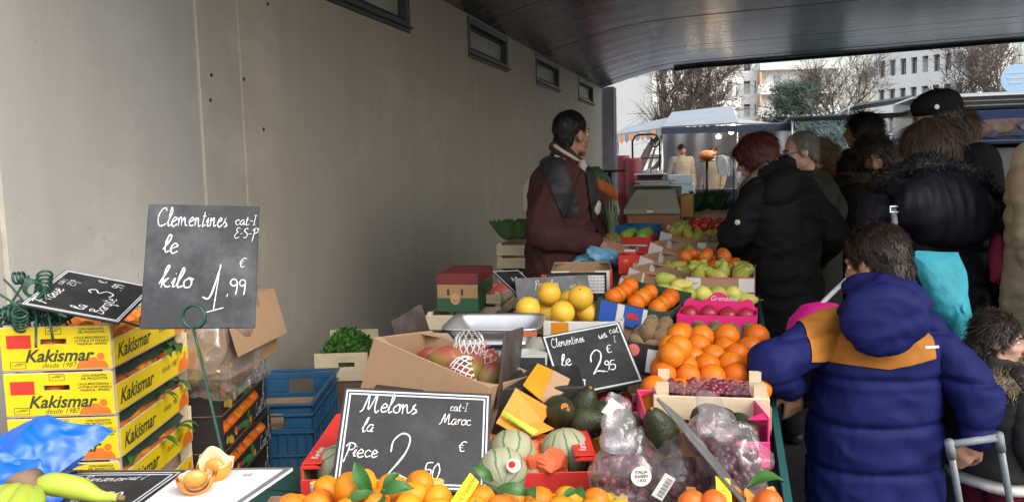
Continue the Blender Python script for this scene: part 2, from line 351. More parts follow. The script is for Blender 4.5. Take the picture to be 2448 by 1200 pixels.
# ---- ceiling of the underpass: glossy painted boards
def ceil_mat():
    m = bpy.data.materials.new('glossy_dark_ceiling'); m.use_nodes = True; N = m.node_tree.nodes; L = m.node_tree.links; b = N['Principled BSDF']
    tc = N.new('ShaderNodeTexCoord')
    mp = N.new('ShaderNodeMapping'); mp.inputs['Scale'].default_value = (.25, 5, 1); L.new(tc.outputs['Object'], mp.inputs[0])
    n = N.new('ShaderNodeTexNoise'); n.inputs['Scale'].default_value = 1.3; n.inputs['Detail'].default_value = 5; L.new(mp.outputs[0], n.inputs['Vector'])
    cr = N.new('ShaderNodeValToRGB'); cr.color_ramp.elements[0].color = (.040,.038,.042,1); cr.color_ramp.elements[1].color = (.105,.10,.11,1); cr.color_ramp.elements[0].position = .3; cr.color_ramp.elements[1].position = .75
    L.new(n.outputs[0], cr.inputs[0]); L.new(cr.outputs[0], b.inputs['Base Color'])
    r = N.new('ShaderNodeMapRange'); r.inputs[3].default_value = .16; r.inputs[4].default_value = .34; L.new(n.outputs[0], r.inputs[0]); L.new(r.outputs[0], b.inputs['Roughness'])
    bp = N.new('ShaderNodeBump'); bp.inputs['Strength'].default_value = .25; bp.inputs['Distance'].default_value = .01; L.new(n.outputs[0], bp.inputs['Height']); L.new(bp.outputs[0], b.inputs['Normal'])
    b.inputs['Specular IOR Level'].default_value = 1.0; b.inputs['Coat Weight'].default_value = .15; b.inputs['Coat Roughness'].default_value = .2
    return m
M_ceil = ceil_mat(); M_conc_dark = mat('deck_concrete', (.27,.27,.28), .7, .2, 3, .2, 30)
CY0 = 1.8
prof = [(-2.9,2.995),(-2.5,3.0),(-1.95,3.16),(-1.5,3.27),(-1.1,3.33),(-.6,3.36),(9.2,3.62)]
def cz(x):
    for (a, b2) in zip(prof, prof[1:]):
        if a[0] <= x <= b2[0]: return a[1]+(b2[1]-a[1])*(x-a[0])/(b2[0]-a[0])
ceil = thing('underpass_ceiling', 'dark glossy boarded ceiling of the underpass above the market', 'ceiling', TM((0, CY0, 0))); ceil['kind'] = 'structure'; del ceil['category']
bw = .65; y = 0.; n = int((WEND+.3-CY0)/bw)
bd = MB()
for (a, c) in zip(prof, prof[1:]):
    bd.add([(a[0],0,a[1]),(c[0],0,c[1]),(c[0],bw-.012,c[1]),(a[0],bw-.012,a[1]),(a[0],0,a[1]+.04),(c[0],0,c[1]+.04),(c[0],bw-.012,c[1]+.04),(a[0],bw-.012,a[1]+.04)],
           [(0,3,2,1),(4,5,6,7),(0,1,5,4),(2,3,7,6),(1,2,6,5),(3,0,4,7)], False)
bme = bd.mesh('ceiling_board'); bme.materials.append(M_ceil)
for i in range(n): link('ceiling_board', bme, ceil, TM((0, i*bw, random.uniform(-.003,.003))))
b = MB(); pr2 = [(x, z+.05) for x, z in prof]; m = len(pr2); YL = n*bw+.03
V = [(x, -.05, z) for x, z in pr2]+[(x, YL, z) for x, z in pr2]+[(x, -.05, 4.4) for x, z in pr2]+[(x, YL, 4.4) for x, z in pr2]
F = []
for i in range(m-1): F += [(i, m+i, m+i+1, i+1), (2*m+i, 2*m+i+1, 3*m+i+1, 3*m+i), (i, i+1, 2*m+i+1, 2*m+i), (m+i, 3*m+i, 3*m+i+1, m+i+1)]
b.add(V, F, False); b.build('bridge_deck', M_conc_dark, ceil)
b = MB(); ye = n*bw
for (a, c) in zip(prof[4:], prof[5:]):   # dark drip rail along the far edge
    b.add([(a[0],ye-.02,a[1]-.07),(c[0],ye-.02,c[1]-.07),(c[0],ye+.05,c[1]-.07),(a[0],ye+.05,a[1]-.07),(a[0],ye-.02,a[1]-.004),(c[0],ye-.02,c[1]-.004),(c[0],ye+.05,c[1]-.004),(a[0],ye+.05,a[1]-.004)],
           [(0,3,2,1),(4,5,6,7),(0,1,5,4),(2,3,7,6),(1,2,6,5),(3,0,4,7)], False)
b.build('drip_rail', mat('black_rail', (.02,.02,.022), .5, .2), ceil)
# unseen wall added beyond the right edge to shade the underpass
b = MB(); b.rbox(9.0, 9.4, 9.5, WEND, 0, 3.62, .01); tag(b.build('concrete_wall', M_con_b), 'unseen concrete wall added on the far right to darken the underpass', 'wall')
# ================================================================== beyond the underpass: flats, trees, a lit stall, a market truck
M_render = mat('white_render', (.80,.79,.77), .7, .08, .6, dirt=(.55,.53,.5,.35), dscale=.3); M_ochre = mat('ochre_render', (.62,.40,.24), .7, .12, .8)
M_pane = mat('dark_window_glass', (.08,.10,.13), .12, .4, .5, spec=.8); M_curt = mat('curtained_glass', (.36,.40,.46), .3, .3, .6); M_blind = mat('window_blind', (.55,.52,.47), .6, .15, 1)
M_slab = mat('balcony_slab', (.74,.73,.71), .7, .08, .8)
def wall_frame(pa, pb):
    d = Vector((pb.x-pa.x, pb.y-pa.y, 0)); return frame((pa.x, pa.y, 0), d, (0, 0, 1)), d.length
def apartment(name, label, pxa, Ya, pxb, Yb, ytop, fh, nfl, ncol, style, depth=9.):
    A = aty(pxa, 200, Ya); B = aty(pxb, 200, Yb); Mx, W = wall_frame(A, B); ztop = aty(pxa, ytop, Ya).z
    t = thing(name, label, 'building', Mx)      # local x along the facade, y up, z towards the camera side
    b = MB(); b.box(0, W, 0, ztop, -depth, -1.3); b.build('core', M_render, t)
    b = MB(); b.box(-.2, W+.2, ztop, ztop+.9, -depth-.2, .1); b.build('roof', M_slab, t)
    for f in range(nfl):
        z1 = ztop-f*fh; z0 = z1-fh
        if z0 < 0: break
        b = MB()
        if style == 'balcony':
            b.box(-.1, W, z0+.002, z0+1.15, -.12, .0); b.box(-.1, W, z0-.22, z0, -1.3, .05); b.build('balcony', M_slab, t)
            b = MB(); b.box(-.15, .12, z0+1.16, z1-.23, -1.3, -.1); b.build('party_wall', M_ochre, t)
        else:
            b.box(0, W, z0, z0+1.35, -1.29, .0); b.build('spandrel', M_render, t)
        cw = W/ncol
        for c in range(ncol):
            x0 = c*cw
            if style != 'balcony':
                b = MB(); b.box(x0, x0+cw*.42, z0+1.352, z1-.002, -1.29, .0 if style == 'grid' else -.02); b.build('pier', M_render, t)
                b = MB(); b.box(x0+cw*.42, x0+cw, z0+1.352, z1-.25, -.6, -.5); b.build('window', random.choice([M_pane, M_pane, M_curt, M_blind]), t)
                b = MB(); b.box(x0+cw*.69, x0+cw*.72, z0+1.352, z1-.25, -.499, -.44); b.build('mullion', M_slab, t)
            else:
                if random.random() < .85:
                    wd = cw*random.uniform(.35,.6); b = MB(); b.box(x0+cw*.2, x0+cw*.2+wd, z0+.02, z1-.6, -1.29, -1.2); b.build('window', random.choice([M_curt, M_pane, M_blind, M_curt]), t)
    return t
apartment('apartment_block', 'white apartment block with rows of narrow dark windows, behind the left tree', 1560, 84, 1772, 112, 152, 3.0, 4, 8, 'grid')
apartment('apartment_block', 'slim white stair tower between the two white apartment blocks', 1768, 116, 1819, 116, 140, 3.05, 4, 2, 'slot', 8)
apartment('apartment_block', 'white apartment block with long balconies and ochre side walls', 1820, 114, 2010, 117, 168, 2.95, 4, 6, 'balcony')
apartment('apartment_block', 'pale apartment block seen behind the bare trees on the right', 2090, 96, 2330, 90, 80, 3.0, 6, 9, 'grid')
# ---- trees
M_bark = mat('plane_bark', (.11,.09,.08), .85, .35, 3, .4, 30); M_twig = mat('twig_bark', (.14,.108,.095), .85, .3, 2, rnd=.03); M_dry = mat('dry_leaf', (.16,.105,.07), .8, .35, 5)
def bare_tree(label, base, H, seed, spread=.62, ntw=2600, lean=(0, 0), fork=.28, group='bare trees beyond the underpass'):
    rnd = random.Random(seed); t = thing('bare_tree', label, 'tree', TM(base), group)
    br = []; tips = []
    def grow(p, d, L, r, lev):
        pts = [p]; n = 5; q = p.copy(); dd = d.copy(); rs = [r]
        for i in range(n):
            dd = (dd+Vector((rnd.gauss(0,.13), rnd.gauss(0,.13), rnd.gauss(.05,.08)))).normalized(); q = q+dd*(L/n); pts.append(q.copy()); rs.append(r*(1-.55*(i+1)/n))
        br.append((pts, rs, lev)); tips.append((pts, dd, L, lev))
        if lev >= 4: return
        k = {0: 4, 1: 4, 2: 4, 3: 3}[lev]
        for c in range(k):
            i = rnd.randint(2, n) if c else n; a = rnd.uniform(0, 2*math.pi); o = dd.orthogonal().normalized(); o2 = dd.cross(o)
            nd = (dd*.75+(o*math.cos(a)+o2*math.sin(a))*spread*rnd.uniform(.6,1.35)+Vector((0,0,.12))).normalized()
            grow(pts[i].copy(), nd, L*rnd.uniform(.58,.8), rs[i]*.72, lev+1)
    grow(Vector((0,0,-.1)), Vector((lean[0], lean[1], 1)).normalized(), H*fork, H*.021, 0)
    b = MB()
    for pts, rs, lev in br:
        if lev <= 2: b.tube(pts, rs, 8 if lev == 0 else 6 if lev == 1 else 5)
    b.build('trunk', M_bark, t)
    c = MB()
    for pts, rs, lev in br:
        if lev > 2: c.tube(pts, rs, 3, cap=False)
    ends = [x for x in tips if x[3] >= 3]
    for i in range(ntw):
        pts, dd, L, lev = rnd.choice(ends); p = rnd.choice(pts[1:])
        d = (dd*.6+Vector((rnd.gauss(0,.6), rnd.gauss(0,.6), rnd.gauss(.1,.5)))).normalized(); l = H*rnd.uniform(.03,.075); m = p+d*l*.5+Vector((0,0,rnd.uniform(-.05,.05)))
        c.tube([p, m, p+d*l+Vector((0,0,.06))], [.010, .007, .004], 3, cap=False)
    cr = c.build('crown', M_twig, t)
    l = MB()
    for i in range(ntw//6):
        pts, dd, L, lev = rnd.choice(ends); p = rnd.choice(pts[1:])+Vector((rnd.gauss(0,.25), rnd.gauss(0,.25), rnd.gauss(-.05,.25))); s = rnd.uniform(.035,.075)
        u = Vector((rnd.gauss(0,1), rnd.gauss(0,1), rnd.gauss(0,1))).normalized(); v = u.orthogonal().normalized()
        l.add([p-u*s, p-v*s*.6, p+u*s, p+v*s*.6+u.cross(v)*s*.3], [(0,1,2,3)], False)
    l.build('dry_leaves', M_dry, cr); return t
def ground_at(px, Y): p = aty(px, 400, Y); return (p.x, Y, 0)
bare_tree('bare brown plane tree left of the white flats, nearest the steel pillar', ground_at(1512, 30), 11.5, 3, .66, 4200, (-.02, 0), .22)
bare_tree('bare tree right of the dark conifer, behind the truck awning', ground_at(2075, 40), 12.5, 5, .62, 2000, (.02, 0), .24)
bare_tree('bare tree with wide dark boughs above the truck roof', ground_at(2250, 30), 10., 8, .75, 1300, (-.06, 0), .25)
bare_tree('bare tree at the right edge above the truck roof', ground_at(2400, 36), 12., 21, .62, 1800, (0, 0), .24)
M_need = mat('pine_needles', (.055,.085,.065), .7, .4, 1.2, rnd=.02); M_need2 = mat('blue_conifer_needles', (.06,.10,.10), .7, .4, 1.0)
def conifer(label, base, H, rad, seed, m, n=5200, name='conifer'):
    rnd = random.Random(seed); t = thing(name, label, 'tree', TM(base), 'evergreens beyond the underpass')
    b = MB(); b.tube([(0,0,-.1),(.05,0,H*.5),(0,.05,H*.97)], [H*.022,H*.015,.02], 7)
    lv = MB(); tufts = []
    for i in range(70):
        z = H*(.12+.86*rnd.random()**.8); a = rnd.uniform(0, 6.283); k = (1-z/H); L = rad*(.25+.95*k**.7)*rnd.uniform(.55,1.15)
        e = Vector((math.cos(a)*L, math.sin(a)*L, z+L*rnd.uniform(-.05,.3))); s0 = Vector((0,0,z)); mid = (s0+e)/2+Vector((0,0,-.05*L))
        b.tube([s0, mid, e], [.035,.022,.008], 4); tufts.append((s0, mid, e))
    b.build('trunk', M_bark, t)
    for i in range(n):
        s0, mid, e = rnd.choice(tufts); u = rnd.uniform(.3,1.05); p = (mid.lerp(e, (u-.5)*2) if u > .5 else s0.lerp(mid, u*2))+Vector((rnd.gauss(0,.16), rnd.gauss(0,.16), rnd.gauss(0,.13)))
        for j in range(3):
            d = Vector((rnd.gauss(0,1), rnd.gauss(0,1), rnd.gauss(.4,.8))).normalized(); o = d.orthogonal().normalized()*.016; l = rnd.uniform(.12,.26)
            lv.add([p-o, p+o, p+d*l], [(0,1,2)], False)
    lv.build('crown', m, t); return t
conifer('grey green pine standing in front of the balconied flats', ground_at(1902, 38), aty(1905,197,38).z, 2.0, 4, M_need, 6500)
conifer('blue green conifer right of the pine, half hidden by bare twigs', ground_at(2010, 34), aty(2010,285,34).z, 2.6, 6, M_need2, 6500)
conifer('low dark green evergreen behind the man with glasses', ground_at(1945, 27), aty(1945,325,27).z, 2.2, 9, M_need2, 5200)
# ---- market truck on the right
M_van = mat('white_truck_paint', (.50,.54,.58), .35, .08, 2, coat=.3, dirt=(.45,.46,.47,.4), dscale=1.5); M_vint = mat('truck_dark_interior', (.03,.032,.04), .7, .3, 3); M_rub = mat('rubber', (.02,.02,.02), .8, .2)
M_post_b = mat('poster_blue', (.10,.18,.42), .5, .25, 4); M_post_p = mat('poster_pink', (.58,.30,.32), .5, .5, 5, dirt=(.7,.62,.5,.8), dscale=4); M_chrome = mat('aluminium', (.6,.62,.64), .3, .1, metal=.9)
TY = 15.6+1.6
def P(px, py, Y=TY): return aty(px, py, Y)
tk = thing('market_truck', 'white market truck with a blue and pink food picture on its open side', 'truck', TM((P(2180,400).x, TY, 0)))
ox = P(2180,400).x; zt = P(2300,224).z; zb = P(2300,262).z; W = 5.2
b = MB(); b.rbox(0, W, 0, 2.1, zb, zt, .05); b.rbox(0, .06, 0, 2.1, .55, zb-.002, .02); b.rbox(.062, W, 2.04, 2.1, .55, zb-.002, .02); b.rbox(W-.06, W, 0, 2.038, .55, zb-.002, .02); b.rbox(.062, W-.062, .02, 2.036, .5, .62, .02); b.build('body', M_van, tk)
b = MB()
for k in range(3): b.rbox(.02, W, -.035-.012*k, -.004, zb+.035+k*.085, zb+.075+k*.085, .012)
b.build('roof_moulding', M_chrome, tk)
b = MB(); b.rbox(.07, W-.07, 1.9, 2.03, .64, zb-.01, .01); b.build('interior', M_vint, tk)
b = MB(); b.rbox(.8, W-.1, .01, .06, 1.05, P(2300,356).z, .01); b.build('counter_front', M_van, tk)
pz0, pz1 = P(2380,345).z, P(2380,264).z; px0 = P(2322,300).x-ox; px1 = W-.2
pn = MB(); pn.rbox(px0, px1, -.03, .0, pz0, pz1, .01); pn = pn.build('picture_panel', M_post_b, tk)
b = MB(); h = pz1-pz0
b.grid(lambda u, v: (px0+.06+(px1-px0-.12)*u, -.034, pz0+h*(.2+.5*v+.05*math.sin(u*9))), 40, 6); b.build('printed_picture', M_post_p, pn)
b = MB(); b.grid(lambda u, v: (px0+.02+(px1-px0-.04)*u, -.037, pz0+h*(.08+.035*v+.07*(u-.4)**2)), 30, 2); b.build('printed_stripe', M_van, pn)
M_dish = [mat('food_print_%d' % i, c, .5, .4, 6) for i, c in enumerate(((.65,.52,.36),(.55,.2,.18),(.25,.28,.5),(.72,.68,.6)))]
for i in range(14):
    b = MB(); cx = px0+.2+random.random()*1.6; czz = pz0+h*random.uniform(.26,.6); rr = random.uniform(.05,.12)
    b.add([(cx+rr*1.5*math.cos(a), -.0372-.0007*i, czz+rr*.7*math.sin(a)) for a in [k*6.283/14 for k in range(14)]], [tuple(range(14))]); b.build('printed_dish', random.choice(M_dish), pn)
b = MB(); fl = P(2108,250)
b.M = Matrix.Identity(4)
def slab(mb, A, B, C, D, th=.04):
    A, B, C, D = [Vector(v) for v in (A, B, C, D)]; n = (B-A).cross(D-A).normalized()*th
    mb.add([A,B,C,D,A+n,B+n,C+n,D+n], [(0,3,2,1),(4,5,6,7),(0,1,5,4),(1,2,6,5),(2,3,7,6),(3,0,4,7)], False)
slab(b, (-.02,0,zt-.03), (-.02,2.1,zt-.03), (-1.05,2.1,P(2105,252).z), (-1.05,0,P(2105,252).z)); b.build('awning_flap', M_van, tk)
b = MB(); slab(b, (-.03,.3,zb-.03), (-.03,1.9,zb-.03), (-2.2,1.9,P(1990,278).z), (-2.2,.3,P(1990,278).z), .03); b.build('blue_grey_awning', mat('awning_slate', (.10,.115,.14), .7, .2, 3), tk)
b = MB()
for x in (-2.15, -1.1): b.tube([(x,.35,0),(x,.35,P(1990,278).z-.02+(.22 if x > -2 else 0))], .02, 8)
b.build('awning_pole', M_chrome, tk)
b = MB(); b.rbox(-.9,-.06,.4,1.8,1.28,1.75,.02); b.build('display_case', mat('display_case', (.35,.38,.42), .25, .2, 4), tk)
for x in (.9, 4.1):
    wl = MB(); wl.M = TM((x, .14, .34)) @ Matrix.Rotation(R(90), 4, 'X'); wl.lathe([(.34,-.12),(.34,.12)], 20); wl = wl.build('wheel', M_rub, tk)
    r2 = MB(); r2.M = TM((x, .018, .34)) @ Matrix.Rotation(R(90), 4, 'X'); r2.lathe([(.2,0),(.19,.01),(.08,.012)], 16); r2.build('rim', M_chrome, wl)
# ---- round sign and post at the far right
b = MB(); q = aty(2428,190,24); sg = thing('round_sign', 'pale blue round sign on a white post, above the truck at the right edge', 'sign', TM((q.x, 24, 0)))
b.tube([(0,.03,0),(0,.03,q.z+.2)], .05, 8); b.build('post', M_van, sg); b = MB(); b.M = TM((0,-.05,q.z)) @ Matrix.Rotation(R(90), 4, 'X'); b.lathe([(.36,-.02),(.37,0),(.36,.02)], 28, False); d = b.build('disc', mat('sign_blue', (.35,.52,.75), .5, .1), sg)
for k in range(3):
    b = MB(); b.rbox(-.26+.05*k,.26-.05*k,-.078,-.0705,q.z+.14-k*.13,q.z+.17-k*.13,.002); b.build('stripe', M_van, d)
# ---- lit stall at the end of the passage
SY = 19.0
def S(px, py, Y=SY): return aty(px, py, Y)
M_canv = mat('white_canvas', (.27,.30,.34), .7, .12, 3, .2, 20); M_canv_o = mat('orange_canvas', (.72,.36,.16), .7, .15, 4); M_stgrey = mat('stall_grey_cloth', (.20,.21,.25), .8, .2, 2); M_blackm = mat('black_metal', (.02,.02,.024), .4, .2, metal=.5)
M_cream = mat('cream_cloth', (.55,.50,.40), .8, .15, 5); M_blueT = mat('blue_trim', (.05,.065,.10), .5, .2)
x0 = S(1470,300).x; x1 = S(1640,300).x; x2 = S(1900,300).x; st = thing('canopy_stall', 'white canopied stall with lit bulbs at the far end of the passage', 'stall', TM((x0, SY, 0)))
zc = S(1760,300).z; zr = S(1760,281).z; zl = S(1475,326).z
b = MB(); xa = S(1582,305).x-x0; xb = S(1765,300).x-x0; Wd = x2-x0
slab(b, (xa,.0,zc), (xb,.0,zc+.03), (xb-.15,1.8,zr+.35), (xa+.1,1.8,zr+.25), .03); b.build('canopy_top', M_canv, st)
b = MB(); slab(b, (xb-.05,.0,zc+.02), (Wd,.0,zc-.02), (Wd,2.6,zc+.05), (xb-.05,2.6,zc+.25), .03); b.build('side_canopy', mat('grey_canvas', (.34,.36,.40), .7, .15, 3), st)
b = MB(); slab(b, (0,-.2,zl), (xa+.02,.0,zc-.02), (xa+.02,1.8,zc+.3), (0,1.8,zl+.25), .03); b.build('left_canopy', M_canv, st)
for k in range(9):
    b = MB(); u0 = k/9*xa; u1 = (k+1)/9*xa-.01; f = lambda x: -.21+.2*x/xa; zz = lambda x: zl+(zc-.02-zl)*x/xa-.002; hh = .2
    pts = [(u0,zz(u0)),(u1,zz(u1)),(u1,zz(u1)-hh*.7),((u0+u1)/2,zz(u0)-hh),(u0,zz(u0)-hh*.7)]
    b.add([(x, f(x), z) for x, z in pts]+[(x, f(x)+.006, z) for x, z in pts], [(4,3,2,1,0),(5,6,7,8,9)]+[(i,(i+1)%5,5+(i+1)%5,5+i) for i in range(5)]); b.build('valance_scallop', M_canv_o if k % 2 else M_canv, st)
b = MB(); slab(b, (xa,-.012,zc-.14), (Wd,-.012,zc-.16), (Wd,-.012,zc-.0), (xa,-.012,zc+.0), .01); b.build('front_rail', M_blueT, st)
for x in (.05, xa, xb, Wd-.05):
    b = MB(); b.tube([(x,.08,0),(x,.08,zc-.15 if x > .1 else zl)], .022, 8); b.build('pole', M_chrome, st)
b = MB(); b.grid(lambda u, v: (xa-.2+(Wd-xa+.2)*u, 2.3+.06*math.sin(u*40), .2+(zc-.2)*v), 60, 4); b.build('back_cloth', M_stgrey, st)
b = MB(); b.rbox(xa+.1, xb+.9, .3, 1.2, .82, .9, .01); b.build('counter', mat('counter_wood', (.4,.3,.2), .6, .2), st)
b = MB(); b.rbox(xa+.05, xb+.95, .27, .298, .55, .92, .01); b.build('counter_skirt', M_blueT, st)
M_bulb = mat('lit_bulb', (1,.9,.7), .5, 0, emit=(1,.78,.5), estr=22.)
for i, (px, py) in enumerate(((1666,313),(1703,311),(1736,310),(1748,316),(1718,327),(1752,303))):
    q = S(px, py, SY+.5); t = thing('hanging_bulb', 'lit bulb hanging under the far canopy, %s from the left' % ['first','second','third','fifth','lowest one, fourth','sixth'][i], 'lamp', TM((q.x, SY+.5, q.z)), 'bulbs under the far canopy')
    b = MB(); b.ball((0,0,0), (.055,.055,.05), 12, 8); b.build('bulb', M_bulb, t)
    b = MB(); b.lathe([(.02,.04),(.02,.09),(.004,.1)], 8); b.tube([(0,0,.1),(0,0,max(.12, zc-q.z+.05))], .004, 5); b.build('socket', M_blackm, t)
# goods on and around the far stall
M_redp = mat('red_plastic', (.15,.015,.02), .45, .2, 4); M_rust = mat('copper_shade', (.5,.17,.08), .4, .2)
def blobthing(name, label, cat, c, rad, m, n=1, seed=0, group=None):
    rr = random.Random(seed); b = MB()
    b.ball((0,0,0), rad, 18, 12); v = b.v
    b.v = [tuple(Vector(p)*(1+.10*noise.noise(Vector(p)*9+Vector((seed,0,0))))) for p in v]
    o = b.build(name, m, None, TM(c)); return tag(o, label, cat, group)
q = S(1690,372,SY+.1); blobthing('pumpkin', 'large orange pumpkin on a stand under the far canopy lamps', 'pumpkin', q, (.19,.19,.12), mat('pumpkin_skin', (.62,.22,.07), .5, .2, 6), seed=2)
b = MB(); b.tube([(0,0,-q.z),(0,0,-.13)], .03, 8); b.lathe([(.17,-.14),(.18,-.12),(.05,-.115)], 18); tag(b.build('display_stand', M_blackm, None, TM(q)), 'dark stand carrying the pumpkin under the far canopy', 'stand')
q = S(1732,392,SY-.1); M_bagw = mat('white_film', (.70,.72,.72), .35, .1, 8, .3, 20)
t = thing('carrier_bag_bundle', 'bundle of white carrier bags hanging beside the woman with maroon hair', 'bags', TM(q))
for k in range(9):
    b = MB(); a0 = -.22+.05*k; b.grid(lambda u, v: (a0+.12*u+.05*v+.015*math.sin(v*9+k), -.03*k*.4+.04*math.sin(u*6+k), .2-.42*v-.04*k*.3+.02*math.sin(u*9)), 8, 8); b.build('carrier_bag', M_bagw, t)
b = MB(); b.tube([(-.25,0,.2),(.2,-.1,.24)], .012, 6); b.tube([(.2,-.1,.24),(.2,-.1,-q.z)], .015, 6); b.build('rail', M_blackm, t)
# red drums, trolley frames, boxes left of the counter
for i, (px, pt, pb, wd) in enumerate(((1488,372,470,.34),(1512,378,470,.42))):
    q = S(px, pb, SY-.9); zt2 = S(px, pt, SY-.9).z; b = MB(); b.lathe([(wd*.45,0),(wd*.5,.03),(wd*.5,zt2*.5),(wd*.52,zt2*.52),(wd*.5,zt2*.54),(wd*.5,zt2-.03),(wd*.46,zt2)], 20)
    tag(b.build('red_drum', M_redp, None, TM((q.x, SY-.9, 0))), ['narrow red drum beside the steel pillar, left of two', 'wider red drum by the far stall, right of two'][i], 'drum', 'red drums by the far stall')
q = S(1545,420,SY-.6); t = thing('hand_trolley', 'black tubular trolley with a rounded top frame at the far stall', 'trolley', TM((q.x, SY-.6, 0)))
zt3 = S(1545,322,SY-.6).z; b = MB(); b.tube([(-.3,0,.1),(-.3,0,zt3-.15),(-.24,0,zt3-.03),(-.15,0,zt3),(.15,0,zt3),(.24,0,zt3-.03),(.3,0,zt3-.15),(.3,0,.1)], .022, 8); b.build('frame', M_blackm, t)
for z in (.5, .95, 1.3, 1.65):
    b = MB(); b.tube([(-.3,0,z),(.3,0,z)], .016, 6); b.build('crossbar', M_blackm, t)
for x in (-.25,.25):
    b = MB(); b.M = TM((x,0,.1)) @ Matrix.Rotation(R(90),4,'Y'); b.lathe([(.1,-.03),(.1,.03)], 14); b.build('wheel', M_rub, t)
q = S(1555,415,SY-1.4); t = thing('folding_table', 'small white topped table with a dark box under it at the far stall', 'table', TM((q.x, SY-1.4, 0)))
b = MB(); b.rbox(-.32,.32,-.25,.25,q.z-.03,q.z,.006); b.build('table_top', M_van, t); b = MB(); b.rbox(-.26,.26,-.2,.2,.02,q.z-.032,.01); b.build('box_base', mat('dark_brown_box', (.08,.05,.04), .7, .2), t)
for i in range(8):
    px = 1538+i*6; b = MB(); hh = .06+.02*(i % 3); b.rbox(-.03,.03,-.04,.04,0,hh,.004); qq = S(px, 415, SY-1.4); tag(b.build('jar', random.choice([M_van, M_cream, M_canv]), None, TM((qq.x, SY-1.4+.03*(i % 2), q.z+.001))), 'small pale jar standing on the white table of the far stall', 'jar', 'jars on the far white table')
q = S(1628,445,SY-.2); b = MB(); b.rbox(-.3,.3,-.2,.2,-.25,.05,.02); b.rbox(-.27,.27,-.21,-.19,.052,.26,.01); tag(b.build('cool_box', mat('pale_blue_plastic', (.40,.48,.56), .4, .12), None, TM(q)), 'pale blue cool box at the front of the far stall', 'box')
b = MB(); b.rbox(-.33,.33,-.24,.24,-q.z+.001,-.252,.01); tag(b.build('crate_plinth', M_stgrey, None, TM(q)), 'grey plinth under the pale blue cool box', 'plinth')
# ================================================================== stall tables
TXR = .108
M_teal = mat('teal_table_cloth', (.012,.06,.055), .75, .25, 6, .4, 90); M_tealp = mat('teal_edge_band', (.02,.11,.11), .5, .15, 5); M_legm = mat('galvanised_leg', (.35,.36,.37), .45, .2, metal=.7)
TABLES = []
def table(label, X0, X1, Y0, Y1, za, zb, skirt=True):
    t = thing('display_table', label, 'table', TM((X0, Y0, 0))); W = X1-X0; L = Y1-Y0; b = MB()
    b.add([(0,0,za-.03),(W,0,za-.03),(W,L,zb-.03),(0,L,zb-.03),(0,0,za),(W,0,za),(W,L,zb),(0,L,zb)], [(0,3,2,1),(4,5,6,7),(0,1,5,4),(1,2,6,5),(2,3,7,6),(3,0,4,7)], False); b.build('table_top', M_teal, t)
    for x in (.05, W-.05):
        for y in (.06, L-.06):
            b = MB(); b.rbox(x-.02,x+.02,y-.02,y+.02,0,min(za,zb)-.032,.004); b.build('leg', M_legm, t)
    if skirt:
        b = MB(); n = 60; b.grid(lambda u, v: (W+.006+.016*v*math.sin(u*L*26)+.01*v, L*u, (za+(zb-za)*u+.035)*(1-v)+.12*v), int(L*26), 5); b.build('cloth_skirt', M_teal, t)
        TABLES.append((t, X0, Y0, Y1))
        b = MB(); b.add([(W+.002,0,za-.05),(W+.02,0,za-.05),(W+.02,L,zb-.05),(W+.002,L,zb-.05),(W+.002,0,za+.05),(W+.02,0,za+.05),(W+.02,L,zb+.05),(W+.002,L,zb+.05)], [(0,3,2,1),(4,5,6,7),(0,1,5,4),(1,2,6,5),(2,3,7,6),(3,0,4,7)], False); b.build('edge_band', M_tealp, t)
    return t
table('teal covered stall table at the front of the fruit display', -1.62, TXR, .75, 1.78, .70, .70)
table('teal covered stall table under melons, mangoes and oranges', -1.15, TXR, 1.79, 2.72, .70, .72)
table('long teal covered stall table sloping up towards the far trays', -.62, TXR, 2.73, 7.2, .74, .90)
# ================================================================== fruit
def leafmesh(L=.07, W=.028, curl=.02):
    b = MB(); b.grid(lambda u, v: ((v-.5)*2*W*.5*math.sin(math.pi*min(1,u*1.02))**.8, L*u, curl*math.sin(u*3)-.25*abs(v-.5)*W*-1), 8, 4); return b
M_leaf = mat('citrus_leaf', (.035,.12,.025), .4, .3, 20, .2, 60, rnd=.04); M_stem = mat('green_stem', (.12,.2,.06), .7, .2); M_calyx = mat('dry_calyx', (.25,.27,.10), .8, .2); M_navel = mat('blossom_scar', (.35,.16,.04), .8, .2)
M_or = mat('orange_peel', (.70,.165,.006), .45, .2, 11, .35, 420, rnd=.035, spec=.5, bdist=.0012); M_clem = mat('clementine_peel', (.78,.29,.012), .45, .24, 13, .45, 330, rnd=.05, bdist=.0015)
M_clem2 = mat('ripe_clementine_peel', (.78,.22,.015), .42, .14, 9, .45, 330, rnd=.04, bdist=.0015)
M_pom = mat('grapefruit_peel', (.84,.50,.045), .4, .14, 7, .3, 380, rnd=.04, bdist=.0012, dirt=(.85,.40,.06,.4), dscale=9); M_mand = mat('mandarin_peel', (.75,.17,.02), .4, .12, 8, .3, 300, rnd=.04)
M_app = mat('green_apple_skin', (.30,.50,.05), .3, .2, 8, rnd=.03, coat=.2); M_tom = mat('tomato_skin', (.55,.022,.012), .22, .12, 6, rnd=.02, coat=.4); M_pear = mat('pear_skin', (.42,.45,.08), .5, .22, 12, .15, 200, rnd=.05, dirt=(.38,.25,.08,.55), dscale=18)
M_peary = mat('yellow_pear_skin', (.62,.56,.13), .5, .18, 12, rnd=.04); M_kiwi = mat('kiwi_skin', (.21,.13,.06), .85, .3, 30, .6, 260, rnd=.05, sheen=.4); M_avo = mat('avocado_skin', (.035,.045,.02), .45, .4, 24, .9, 130, rnd=.04, bdist=.003)
